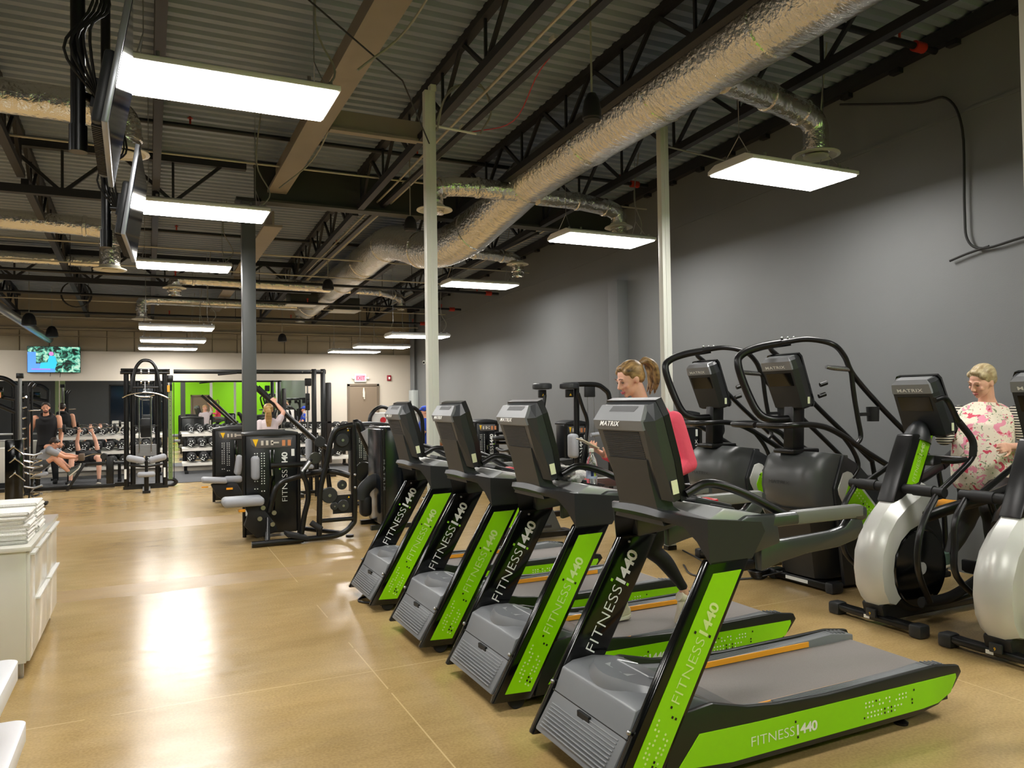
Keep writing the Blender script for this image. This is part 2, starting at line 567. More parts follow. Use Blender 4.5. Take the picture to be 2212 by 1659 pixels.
truss('joist_girder', 'deep truss girder crossing the ceiling left of the dark column', 'x', 10.74, XL, 1.2, lambda a: 4.93, 0.60, 0.62, 0.05)
truss('joist_girder', 'truss girder crossing the room in front of the back wall', 'x', 16.3, XL, 3.1, lambda a: 4.62, 0.55, 0.62, 0.05)

# mirror and dark opening of the back wall
m = bpy.data.materials.new('mirror_glass'); m.use_nodes = True
bb = m.node_tree.nodes['Principled BSDF']; bb.inputs['Metallic'].default_value = 1; bb.inputs['Roughness'].default_value = 0.01; bb.inputs['Base Color'].default_value = (0.86, 0.88, 0.87, 1)
mirr = [(-5.2, -1.97), (-1.95, 0.47), (0.49, 2.45), (2.47, 3.93)]
mlab = ['wall mirror panel left of the standing man', 'wall mirror panel behind the cable tower', 'wall mirror panel left of the dark column', 'wall mirror panel at the right end of the dumbbell racks']
for (x0, x1), l in zip(mirr, mlab):
    b = MB(); b.box(x0, x1, YB - 0.02, YB, 0.14, 2.355); tag(b.build('wall_mirror', m), l, 'mirror', 'mirror panels on the back wall')

# door, frame, exit sign, alarm, electrical panel
d = MB(); d.box(5.16, 5.95, YB - 0.05, YB - 0.01, 0.01, 2.19); dr = struct(d.build('door_1', TAUPE))
d = MB(); d.box(5.10, 5.16, YB - 0.07, YB, 0, 2.25); d.box(5.95, 6.01, YB - 0.07, YB, 0, 2.25); d.box(5.10, 6.01, YB - 0.07, YB, 2.19, 2.25); d.build('door_frame', mat('taupe_frame_paint', '6a5d4d', 0.5), dr)
d = MB(); d.tube([(5.56, YB - 0.07, 2.14), (5.56, YB - 0.08, 2.0), (5.57, YB - 0.09, 1.86)], [0.012, 0.035, 0.02]); d.ball((5.57, YB - 0.09, 1.83), 0.022); d.tube([(5.545, YB - 0.09, 2.0), (5.54, YB - 0.09, 1.88)], 0.015)
tag(d.build('bell_chime', mat('ivory_chime', 'd9d2bd', 0.5)), 'pale bell chime hanging at the top of the taupe door', 'chime')
t = thing('exit_sign', 'red lit EXIT sign with two lamp heads above the taupe door', 'sign', (5.47, YB - 0.05, 2.42))
s = MB(); s.box(-0.17, 0.17, -0.02, 0.04, -0.115, 0.115, bev=0.01); s.build('sign_housing', mat('white_plastic', 'e8e6de', 0.5), t)
s = MB(); s.box(-0.135, 0.135, -0.024, -0.02, -0.085, 0.085); s.build('sign_face', mat('sign_pink_glow', 'ff7d8c', 0.5, emit=0.9), t)
s = MB(); text_mb(s, 'EXIT', 0.15, (-0.125, -0.026, -0.055), (1, 0, 0), (0, 0, 1), 0, 0.01, 1.0, 0.25); s.build('lettering', mat('sign_red', 'e0203c', 0.5, emit=0.8), t)
for sx in (-1, 1):
    s = MB(); s.disc((sx * 0.21, -0.02, 0), (0, 1, 0), 0.03, 0.05); s.box(min(0.16 * sx, 0.2 * sx), max(0.16 * sx, 0.2 * sx), -0.01, 0.01, -0.008, 0.008); s.build('lamp_head', MATS['white_plastic'], t)
t = thing('fire_alarm', 'red fire alarm strobe on the cream wall right of the exit sign', 'alarm', (6.32, YB - 0.04, 2.42))
s = MB(); s.box(-0.06, 0.06, -0.01, 0.04, -0.08, 0.08, bev=0.006); s.build('alarm_body', mat('alarm_red', '8c1426', 0.4), t)
s = MB(); s.box(-0.025, 0.025, -0.03, -0.01, -0.04, 0.03, bev=0.004); s.build('strobe_lens', WHT, t)
t = thing('electrical_panel', 'light grey electrical panel in the corner right of the door', 'electrical panel', (6.96, 21.15, 1.2))
s = MB(); s.box(-0.12, 0.03, -0.22, 0.2, 0.0, 0.85, bev=0.005); s.build('panel_box', mat('panel_grey', 'a9b0ae', 0.5), t)
s = MB(); [s.box(-0.127, -0.12, -0.02, 0.1, 0.2 + k * 0.1, 0.25 + k * 0.1) for k in range(4)]; s.build('breaker_slot', BLKM, t)
s = MB()
for k, yy in enumerate((0.17, 0.08, -0.01, -0.1)):
    s.tube([(-0.05, yy, 0.85), (-0.05, yy, 3.1)], 0.028)
s.build('conduit_bundle', GREYW, t)
t = thing('security_camera', 'small white dome security camera high on the grey wall', 'camera', (6.93, 20.0, 2.82))
s = MB(); s.box(0.0, 0.07, -0.04, 0.04, -0.04, 0.06, bev=0.01); s.cyl((0.0, 0, 0), (-0.1, -0.06, -0.03), 0.05); s.build('camera_body', WPAINT, t)
s = MB(); s.cyl((-0.098, -0.059, -0.03), (-0.112, -0.068, -0.034), 0.03); s.build('lens', GLS, t)

# rubber free-weight mat
b = MB(); b.box(-6, 4.9, 18.4, YB - 0.02, 0.0, 0.012, bev=0.003)
tag(b.build('rubber_mat', mat('rubber_mat', '4a4b4d', 0.7, noise=0.1, nscale=40)), 'grey rubber mat under the free weights along the back wall', 'mat')

# ---------------------------------------------------------------- lamps
LAMPM = mat('lamp_diffuser', 'fffaf2', 0.5)
_e = LAMPM.node_tree.nodes['Principled BSDF']
_e.inputs['Emission Color'].default_value = (1.0, 0.97, 0.93, 1); _e.inputs['Emission Strength'].default_value = LAMP_STRENGTH

def lamp(x, y, z, label, L=1.32, W=0.60, ztop=None, group=None):
    t = thing('high_bay_lamp', label, 'lamp', (x, y, z), 0, group)
    h = MB()
    h.prism([(-W / 2, 0.0), (W / 2, 0.0), (W / 2, 0.035), (W / 2 - 0.10, 0.075), (-W / 2 + 0.10, 0.075), (-W / 2, 0.035)], -L / 2, L / 2, 'x', bev=0.004)
    h.build('housing', ALU, t)
    h = MB(); h.box(-L / 2 + 0.02, L / 2 - 0.02, -W / 2 + 0.02, W / 2 - 0.02, -0.012, 0.001); h.build('diffuser', LAMPM, t)
    zt = (ztop if ztop else deck_z(y)) - z - 0.02
    for sx in (-1, 1):
        h = MB()
        ax = sx * (L / 2 - 0.12)
        h.tube([(ax, 0, zt), (ax, 0, 0.30)], 0.004, n=5)
        for sy in (-1, 1): h.tube([(ax, 0, 0.30), (sx * (L / 2 - 0.08), sy * (W / 2 - 0.12), 0.07)], 0.004, n=5)
        for sy in (-1, 1):
            h.disc((sx * (L / 2 - 0.05), sy * (W / 2 - 0.1), 0.08), (0, 0, 1), 0.015, 0.02, n=8)
            h.disc((sx * (L / 2 - 0.20), sy * (W / 2 - 0.06), 0.075), (0, 0, 1), 0.013, 0.03, n=8)
        h.build('hanging_wire', STEEL, t)
    h = MB(); h.tube(smooth_path([(L / 2 - 0.1, 0, 0.08), (L / 2 + 0.05, 0.1, 0.3), (L / 2 - 0.1, 0.05, 0.62), (L / 2 - 0.05, 0.0, zt)], 5), 0.008, n=5); h.build('power_cord', WIREL, t)
    return t
GL = 'LED high bay lamps hung over the gym floor'
for x, y, z, l in ((0.52, 5.38, 3.8, 'large bright high bay lamp nearest the camera, beside the hanging televisions'),
                   (0.55, 8.88, 3.8, 'second high bay lamp of the left row, left of the dark column top'),
                   (0.50, 12.54, 3.8, 'third high bay lamp of the left row, level with the second television base'),
                   (0.50, 15.95, 3.18, 'topmost of the three far left lamps before the back wall'),
                   (0.50, 18.3, 3.12, 'middle of the three far left lamps before the back wall'),
                   (0.44, 20.5, 3.1, 'lowest of the three far left lamps before the back wall'),
                   (5.45, 5.38, 3.8, 'high bay lamp nearest the grey wall under the silver diffuser'),
                   (5.42, 8.55, 3.8, 'high bay lamp hanging between the two white posts'),
                   (5.43, 12.7, 3.8, 'high bay lamp just right of the left white post, third on the grey wall side'),
                   (5.27, 15.8, 3.12, 'high bay lamp crossing behind the left white post'),
                   (5.24, 18.5, 3.08, 'high bay lamp over the fire alarm near the far corner'),
                   (5.02, 20.4, 3.08, 'high bay lamp nearest the exit sign')):
    lamp(x, y, z, l, group=GL)
# lamps of the rest of the room, outside the picture but seen in floor and mirror
for i, (x, y, z) in enumerate(((0.5, 1.6, 3.8), (5.45, 1.8, 3.8), (0.5, -1.8, 3.8), (5.45, -1.6, 3.8), (-4.4, 5.4, 3.8), (-4.4, 9.0, 3.8), (-4.4, 13.0, 3.8), (-4.4, 16.6, 3.5), (-4.4, 1.6, 3.8), (-4.4, 19.8, 3.5))):
    lamp(x, y, z, 'high bay lamp of the part of the room behind or beside the camera', group='lamps outside the picture')
# ================================================================ treadmills
# local axes: +x from the front (motor) end to the rear, +y from near side to far side, z up
def lerp(a, b, t): return a + (b - a) * t

def logo(mb, o, xd, yd, size, mi_thin, mi_bold, mi_sq, wF=None):
    """FITNESS in thin letters, 1440 in heavy ones, two small squares at the digit one"""
    o = Vector(o); xd = Vector(xd).normalized(); yd = Vector(yd).normalized()
    w1 = text_mb(mb, 'FITNESS', size, o, xd, yd, mi_thin, -0.012, 1.0, width=size * 4.15)
    o2 = o + xd * (w1 + size * 0.03)
    w2 = text_mb(mb, '1440', size, o2, xd, yd, mi_bold, 0.028, 0.92, width=size * 2.25)
    q = size * 0.17
    for dy, dx in ((0.86, 0.02), (-0.28, 0.22)):
        a = o2 + xd * size * dx + yd * size * dy
        mb.add([a, a + xd * q, a + xd * q + yd * q, a + yd * q], [(0, 1, 2, 3)], mi_sq)
    return w1 + w2

def dots(mb, o, xd, yd, cells, q, mi_l, mi_d):
    o = Vector(o); xd = Vector(xd).normalized(); yd = Vector(yd).normalized()
    for cx, cy, dark in cells:
        a = o + xd * cx + yd * cy
        if dark:
            mb.add([a, a + xd * q, a + xd * q + yd * q, a + yd * q], [(0, 1, 2, 3)], mi_d)
        else:
            c = a + xd * q / 2 + yd * q / 2
            mb.add([c + (xd * math.cos(k * PI / 4 + PI / 8) + yd * math.sin(k * PI / 4 + PI / 8)) * q * 0.52 for k in range(8)], [tuple(range(8))], mi_l)

TW = 0.75
DARKSQ = mat('black_print', '0a0c08', 0.5)
LIMESQ = mat('lime_print', '9be028', 0.5)

def make_treadmill(label):
    t = thing('treadmill', label, 'treadmill')
    # deck frame with skirts
    f = MB()
    side = [(0.22, 0.06), (1.80, 0.06), (1.98, 0.085), (2.10, 0.15), (2.17, 0.225), (2.15, 0.262), (1.98, 0.285), (1.2, 0.275), (0.88, 0.29), (0.70, 0.31), (0.5, 0.36), (0.3, 0.34)]
    f.prism(side, 0.0, 0.03, 'y', bev=0.006); f.prism(side, TW - 0.03, TW, 'y', bev=0.006)
    f.box(0.3, 2.08, 0.02, TW - 0.02, 0.09, 0.20)
    f.box(0.25, 1.9, 0.06, 0.12, 0.05, 0.1); f.box(0.25, 1.9, TW - 0.12, TW - 0.06, 0.05, 0.1)
    f.box(0.06, 0.34, 0.05, TW - 0.05, 0.035, 0.12, bev=0.01)
    f.build('deck_frame', mat('deck_dark_plastic', '191b19', 0.35), t)
    # green side skirts with lettering and dots
    for y0, nm in ((-0.003, -1), (TW + 0.003, 1)):
        g = MB()
        sk = [(0.30, 0.115), (0.42, 0.245), (0.75, 0.235), (2.115, 0.225), (2.118, 0.205), (2.07, 0.135), (1.97, 0.098), (1.85, 0.090), (0.6, 0.088)]
        g.prism(sk, y0 - 0.002, y0 + 0.002, 'y')
        p = g.build('side_skirt', LIME, t)
        if nm < 0:
            s = MB(); e = y0 - 0.004
            logo(s, (0.70, e, 0.132), (1, 0, 0), (0, 0, 1), 0.064, 0, 0, 1)
            cells = []
            rng = random.Random(5)
            for i in range(13):
                for j in range(4):
                    if (i, j) in ((5, 3), (6, 2), (8, 3), (8, 2), (9, 3), (10, 0), (11, 0), (12, 0), (12, 1), (0, 1), (3, 2)): continue
                    cells.append((i * 0.024 + (0.012 if j > 1 else 0), j * 0.020 + (0.01 if j > 1 else 0), (i, j) in ((3, 3), (0, 0), (6, 0), (6, 1), (8, 0), (8, 1))))
            cells += [(0.36, 0.075, True), (0.345, 0.03, True), (0.345, 0.012, True)]
            dots(s, (1.42, e, 0.118), (1, 0, 0), (0, 0, 1), cells, 0.010, 0, 1)
            s.build('skirt_lettering', [WHT, DARKSQ], p)
    # belt and foot rails
    b = MB(); b.box(0.62, 2.10, 0.095, TW - 0.095, 0.195, 0.232, bev=0.012)
    b.build('running_belt', BELT, t)
    for y0, y1 in ((0.028, 0.10), (TW - 0.10, TW - 0.028)):
        r = MB()
        r.prism([(0.60, 0.20), (2.12, 0.20), (2.12, 0.255), (1.95, 0.282), (1.75, 0.272), (0.9, 0.262), (0.60, 0.30)], y0, y1, 'y', bev=0.006)
        for k in range(6):
            r.box(1.90 + k * 0.032, 1.908 + k * 0.032, y0 + 0.012, y1 - 0.008, 0.262 + 0.0, 0.286 - 0.004 * abs(k - 2))
        for k in range(5):
            yy = y0 + 0.012 + k * 0.012
            r.box(0.92, 1.72, yy, yy + 0.004, 0.26, 0.270)
        rr = r.build('foot_rail', mat('rail_grey', '777a7c', 0.36), t)
        s = MB(); yy = y1 - 0.002 if y0 < 0.3 else y0 - 0.002
        s.box(0.78, 1.75, yy - 0.004, yy + 0.004, 0.236, 0.2655)
        s.build('rail_stripe', ORNG, rr)
    m = MB()
    for k in range(3):
        xx = 1.02 + k * 0.06
        m.box(xx, xx + 0.007, 0.10, 0.14, 0.2325, 0.2335); m.box(xx - 0.03, xx + 0.03, 0.10, 0.104, 0.2325, 0.2335)
    m.build('belt_marks', WHT, t)
    # motor hood
    h = MB()
    prof = [(-0.03, 0.095), (0.0, 0.085), (0.09, 0.075), (0.55, 0.12), (0.78, 0.20), (0.80, 0.236), (0.66, 0.27), (0.54, 0.335), (0.42, 0.385), (0.30, 0.405), (0.19, 0.398), (0.13, 0.372), (0.085, 0.27)]
    h.prism(prof, 0.055, TW - 0.055, 'y', bev=0.012)
    # raised swoosh on top
    rings = []
    for k in range(13):
        a = k / 12
        y = lerp(0.10, TW - 0.10, a)
        c = math.sin(a * PI)
        xf = 0.33 - 0.19 * c ** 0.6
        hh = 0.012 + 0.030 * c
        def top(x):
            pts = prof[6:12][::-1]
            for (xa, za), (xb, zb) in zip(pts, pts[1:]):
                if xa <= x <= xb: return lerp(za, zb, (x - xa) / (xb - xa))
            return pts[0][1] if x < pts[0][0] else pts[-1][1]
        xs = [xf, xf + 0.03, xf + 0.14, 0.44, 0.56]
        row = [(x, y, top(x) + (0 if i in (0, 4) else hh * (1 if i < 3 else 0.6))) for i, x in enumerate(xs)]
        row += [(0.56, y, 0.28), (xf, y, 0.30)]
        rings.append(row)
    h.loft(rings)
    hood = h.build('motor_hood', GRYP, t)
    s = MB()
    a0, a1 = Vector((-0.026, 0, 0.115)), Vector((0.083, 0, 0.262))
    nrm = Vector((-(a1.z - a0.z), 0, a1.x - a0.x)).normalized()
    for k in range(10):
        p = a0.lerp(a1, 0.08 + 0.09 * k) + nrm * 0.003
        s.tube([(p.x, 0.10, p.z), (p.x, TW - (0.10 if k < 8 else 0.38), p.z)], 0.0035, n=6)
    s.build('intake_ribs', mat('rib_grey', '8a8d90', 0.35), hood)
    s = MB(); s.box(0.080, 0.088, 0.05, TW - 0.05, 0.262, 0.267); s.box(0.06, 0.075, 0.33, 0.43, 0.235, 0.262)
    s.build('hood_seam', BLKM, hood)
    s = MB()
    o = Vector((0.29, 0.50, 0.438)); 
    s.add([(0.235, 0.27, 0.4395), (0.285, 0.27, 0.4405), (0.285, 0.46, 0.4405), (0.235, 0.46, 0.4395)], [(0, 1, 2, 3)], 0)
    for p, q in (((0.32, 0.22), (0.32, 0.48)), ((0.32, 0.48), (0.41, 0.44)), ((0.32, 0.22), (0.38, 0.18))):
        s.tube([(p[0], p[1], 0.441 - max(0, p[0] - 0.3) * 0.24), (q[0], q[1], 0.441 - max(0, q[0] - 0.3) * 0.24)], 0.004, n=5)
    s.build('hood_badge', mat('badge_grey', 'b4b7b8', 0.3, 0.3), hood)
    for y in (0.04, TW - 0.04):
        s = MB(); s.ball((0.085, y, 0.30), 0.012); s.build('hood_screw', STEEL, t)
    # uprights
    U = lambda z: (z - 0.095) * 0.585 - 0.02     # x of the front edge at height z
    ax = Vector((0.585, 0, 1)).normalized()
    for k, (y0, y1) in enumerate(((0.0, 0.055), (TW - 0.055, TW))):
        u = MB()
        wid = 0.235
        u.prism([(U(0.06), 0.06), (U(0.06) + wid, 0.05), (U(0.985) + wid, 0.985), (U(0.985), 0.985)], y0, y1, 'y', bev=0.012)
        up_ = u.build('upright', GLS, t)
        s = MB()
        yo = y0 - 0.003 if k == 0 else y1 + 0.003
        s.prism([(U(0.105) + 0.048, 0.105), (U(0.10) + 0.048 + 0.158, 0.097), (U(0.925) + 0.048 + 0.158, 0.928), (U(0.925) + 0.048, 0.925)], yo - 0.002, yo + 0.002, 'y')
        pn = s.build('green_panel', LIME, up_)
        if k == 0:
            s = MB(); e = yo - 0.004
            perp = Vector((-ax.z, 0, ax.x))
            st = Vector((U(0.385) + 0.158, e, 0.385))
            logo(s, st, ax, perp, 0.072, 0, 0, 1)
            cells = []
            for i in range(11):
                for j in range(4):
                    if (i + 2 * j) % 5 == 3 and i > 2 or (j == 3 and i in (0, 1, 6, 7)) or (j < 2 and i > 8): continue
                    if j == 2 and i > 8: continue
                    cells.append((i * 0.020, j * 0.020 + (0.02 if j > 1 else 0), (i, j) in ((1, 1), (2, 1), (1, 0))))
            cells += [(0.235, 0.0, True), (0.235, 0.02, True), (0.27, 0.045, True)]
            dots(s, Vector((U(0.125) + 0.178, e, 0.125)), ax, perp, cells, 0.011, 0, 1)
            s.build('panel_lettering', [LGTN, DARKSQ], pn)
        # inner face lettering of the far upright, facing the near side
        if k == 1:
            s = MB(); e = y0 - 0.003
            perp = Vector((-ax.z, 0, ax.x))
            logo(s, Vector((U(0.40) + 0.155, e, 0.40)), ax, perp, 0.088, 0, 0, 1)
            s.build('inner_lettering', [WHT, LIMESQ], up_)
            s = MB(); s.ball((U(0.955) + 0.06, e, 0.955), 0.008); s.build('bolt', STEEL, up_)
    # mast: shoulders over both uprights, arched crossbar and the neck of the console
    m = MB()
    n = 16
    rings = []
    for i in range(n + 1):
        a = i / n
        y = TW * a
        c = math.sin(a * PI)
        e = abs(a - 0.5) * 2
        ztop = 1.165 + 0.03 * c
        zb = 0.965 + (0.17 * min(1, (1 - e) * 3.6) ** 0.7)
        xf = lerp(0.47, 0.36, min(1, (1 - e) * 2.5)) 
        xr = lerp(0.80, 0.72, c)
        rings.append([(xf + 0.03 - (ztop - zb) * 0.0, y, zb), (xf + (0.02 if e > .6 else 0.0), y, lerp(zb, ztop, 0.5)), (xf + 0.02, y, ztop), (xr, y, ztop - 0.035), (xr + 0.02, y, ztop - 0.08), (lerp(0.74, xr - 0.1, 1 - e), y, zb + 0.004)])
    m.loft(rings)
    m.build('crossbar', CHAR, t)
    nk = MB()
    def ring(x0, x1, yh0, yh1, z0, z1):   # back edge x0 (z0) narrow half width yh0, front edge x1 (z1)
        c = TW / 2
        return [(x0, c - yh0, z0), (x0, c + yh0, z0), (x1, c + yh1, z1), (x1, c - yh1, z1)]
    nk.loft([ring(0.385, 0.56, 0.20, 0.17, 1.12, 1.14), ring(0.38, 0.47, 0.155, 0.16, 1.20, 1.20), ring(0.345, 0.43, 0.15, 0.155, 1.34, 1.32), ring(0.325, 0.41, 0.158, 0.165, 1.42, 1.40)], smooth=False)
    nk.build('neck', CHAR, t)
    # console head
    cn = thing_part('console', t)
    h = MB()
    c = TW / 2
    def cr(x0, z0, hw0, x1, z1, hw1, xf, zf, hwf):
        return [(x0, c - hw0, z0), (x0, c + hw0, z0), (x1, c + hw1, z1), (xf, c + hwf, zf), (xf, c - hwf, zf), (x1, c - hw1, z1)]
    h.loft([cr(0.400, 1.235, 0.165, 0.44, 1.225, 0.205, 0.478, 1.24, 0.21),
            cr(0.33, 1.42, 0.185, 0.375, 1.41, 0.215, 0.435, 1.41, 0.222),
            cr(0.275, 1.595, 0.20, 0.33, 1.60, 0.222, 0.37, 1.62, 0.23),
            cr(0.305, 1.665, 0.175, 0.34, 1.680, 0.20, 0.362, 1.690, 0.205)], smooth=False)
    h.build('console_shell', MGRY2, cn)
    s = MB()   # edge bezel on the user side
    bz = []
    for (xf, zf, hw) in ((0.476, 1.225, 0.212), (0.434, 1.41, 0.226), (0.368, 1.62, 0.234), (0.348, 1.695, 0.205)):
        bz.append([(xf, c - hw, zf), (xf, c + hw, zf), (xf + 0.035, c + hw - 0.004, zf + 0.012), (xf + 0.035, c - hw + 0.004, zf + 0.012)])
    s.loft(bz, smooth=False); s.build('bezel', mat('bezel_black', '0e0f10', 0.35), cn)
    s = MB(); s.prism([(0.506, 1.27), (0.396, 1.655), (0.392, 1.655), (0.500, 1.27)], c - 0.2, c + 0.2, 'y'); s.build('touch_screen', SCRD, cn)
    # brow with brand lettering, vent louvres
    bk0, bk1 = Vector((0.33, c, 1.42)), Vector((0.275, c, 1.595))
    bd = (bk1 - bk0).normalized(); bn = Vector((-bd.z, 0, bd.x))
    s = MB()
    s.loft([[(0.279, c - 0.203, 1.555), (0.279, c + 0.203, 1.555), (0.30, c + 0.2, 1.56), (0.30, c - 0.2, 1.56)],
            [(0.266, c - 0.203, 1.60), (0.266, c + 0.203, 1.60), (0.30, c + 0.2, 1.61), (0.30, c - 0.2, 1.61)],
            [(0.304, c - 0.18, 1.672), (0.304, c + 0.18, 1.672), (0.33, c + 0.18, 1.675), (0.33, c - 0.18, 1.675)]], smooth=False)
    s.build('brow', mat('brow_grey', '6e7174', 0.35), cn)
    s = MB(); text_mb(s, 'MATRIX', 0.034, (0.2600, c + 0.135, 1.575), (0, -1, 0), Vector((0.30, 0, 0.9)), 0, 0.02, 1.1, 0.165); s.build('lettering', WHT, cn)
    s = MB(); s.add([(0.287, c + 0.09, 1.642), (0.287, c - 0.12, 1.642), (0.299, c - 0.14, 1.668), (0.299, c + 0.07, 1.668)], [(0, 1, 2, 3)]); s.build('brow_inset', CHAR, cn)
    s = MB()
    for k in range(14):
        p = bk0.lerp(bk1, 0.04 + 0.052 * k) + bn * 0.0015
        s.box(p.x - 0.001, p.x + 0.0015, c - 0.15, c + 0.15, p.z - 0.0025, p.z + 0.0025)
    s.build('vent_louvres', BLKM, cn)
    s = MB(); a = Vector((0.49, c - 0.2285, 1.262)); s.prism([(0.425, 1.262), (0.457, 1.268), (0.445, 1.33), (0.413, 1.324)], c - 0.2235, c - 0.219, 'y'); s.build('asset_label', mat('label_cream', 'e9f0c8', 0.5), cn)
    # tray with two cup wells
    s = MB()
    s.prism([(0.52, 1.165), (0.60, 1.205), (0.80, 1.165), (0.94, 1.135), (0.94, 1.11), (0.72, 1.09), (0.52, 1.12)], 0.02, TW - 0.02, 'y', bev=0.01)
    tr = s.build('tray', mat('tray_grey', 'b8baba', 0.25, 0.2), t)
    for y in (0.15, TW - 0.15):
        s = MB(); s.lathe([(0.045, 0.0), (0.055, 0.0), (0.058, 0.008), (0.05, 0.012), (0.045, 0.008)], (0.70, y, 1.182), (0.2, 0, 1)); s.disc((0.70, y, 1.184), (0.2, 0, 1), 0.046, 0.006)
        s.build('cup_holder', BLKM, tr)
    s = MB(); s.prism([(0.64, 1.20), (0.86, 1.15), (0.88, 1.17), (0.66, 1.225)], c - 0.1, c + 0.1, 'y', bev=0.008); s.build('control_panel', CHAR, tr)
    s = MB(); s.box(0.80, 0.84, c - 0.04, c + 0.05, 1.178, 1.196, bev=0.006); s.build('stop_button', RED, tr)
    # grip bar and handrails
    s = MB(); path = smooth_path([(0.50, 0.16, 1.26), (0.60, 0.13, 1.305), (0.74, 0.10, 1.27), (0.88, 0.07, 1.20), (1.0, 0.05, 1.135)], 5)
    s.tube(path, 0.021); s.tube([(p[0], TW - p[1], p[2]) for p in path], 0.021)
    s.tube([(0.55, 0.15, 1.28), (0.55, TW - 0.15, 1.28)], 0.018)
    s.build('grip_bar', BLK, t)
    for y in (0.03, TW - 0.03):
        s = MB()
        s.prism([(0.72, 1.165), (0.90, 1.155), (0.92, 1.02), (0.78, 0.99), (0.60, 0.97), (0.58, 1.10)], y - 0.028, y + 0.028, 'y', bev=0.014)
        s.prism([(0.86, 1.095), (0.88, 1.155), (1.2, 1.156), (1.46, 1.158), (1.495, 1.145), (1.495, 1.09), (1.46, 1.08), (1.40, 1.095), (1.2, 1.098)], y - 0.03, y + 0.03, 'y', bev=0.014)
        s.prism([(0.80, 0.90), (0.80, 1.03), (0.98, 1.035), (1.26, 1.045), (1.345, 1.06), (1.385, 1.098), (1.46, 1.10), (1.475, 1.05), (1.42, 0.99), (1.3, 0.965), (1.1, 0.955), (0.93, 0.93)], y - 0.024, y + 0.024, 'y', bev=0.012)
        s.build('handrail', mat('handrail_grey', '4c4f4f', 0.28, 0.5), t)
        s = MB(); s.box(1.02, 1.47, y - 0.0315, y + 0.0315, 1.096, 1.160, bev=0.014); s.build('foam_grip', mat('grip_rubber', '6d6f6a', 0.45), t)
    # feet
    for x, y in ((1.78, 0.07), (1.78, TW - 0.07)):
        s = MB(); s.lathe([(0.035, 0.0), (0.037, 0.012), (0.014, 0.028), (0.012, 0.075)], (x, y, 0)); s.build('levelling_foot', BLK, t)
    for y in (0.04, TW - 0.04):
        s = MB(); s.disc((0.12, y, 0.05), (0, 1, 0), 0.05, 0.03, bev=0.006); s.build('transport_wheel', RUB, t)
    return t

def thing_part(name, parent):
    o = bpy.data.objects.new(name, None); COL.objects.link(o); o.parent = parent; o.empty_display_size = 0.05
    return o
MGRY2 = mat('console_charcoal', '34373a', 0.3)
tm = make_treadmill('nearest treadmill, empty, its green upright and side panel cut by the picture bottom')
tm['group'] = 'row of treadmills'
tm.location = (1.73, 2.68, 0)
dup(tm, (1.71, 3.81, 0), label='treadmill second from the camera, used by the woman in pink')
dup(tm, (1.665, 4.90, 0), label='third treadmill from the camera, second from the far end of the row, empty')
dup(tm, (1.645, 6.10, 0), label='farthest treadmill, at the left end of the row beside the white post')
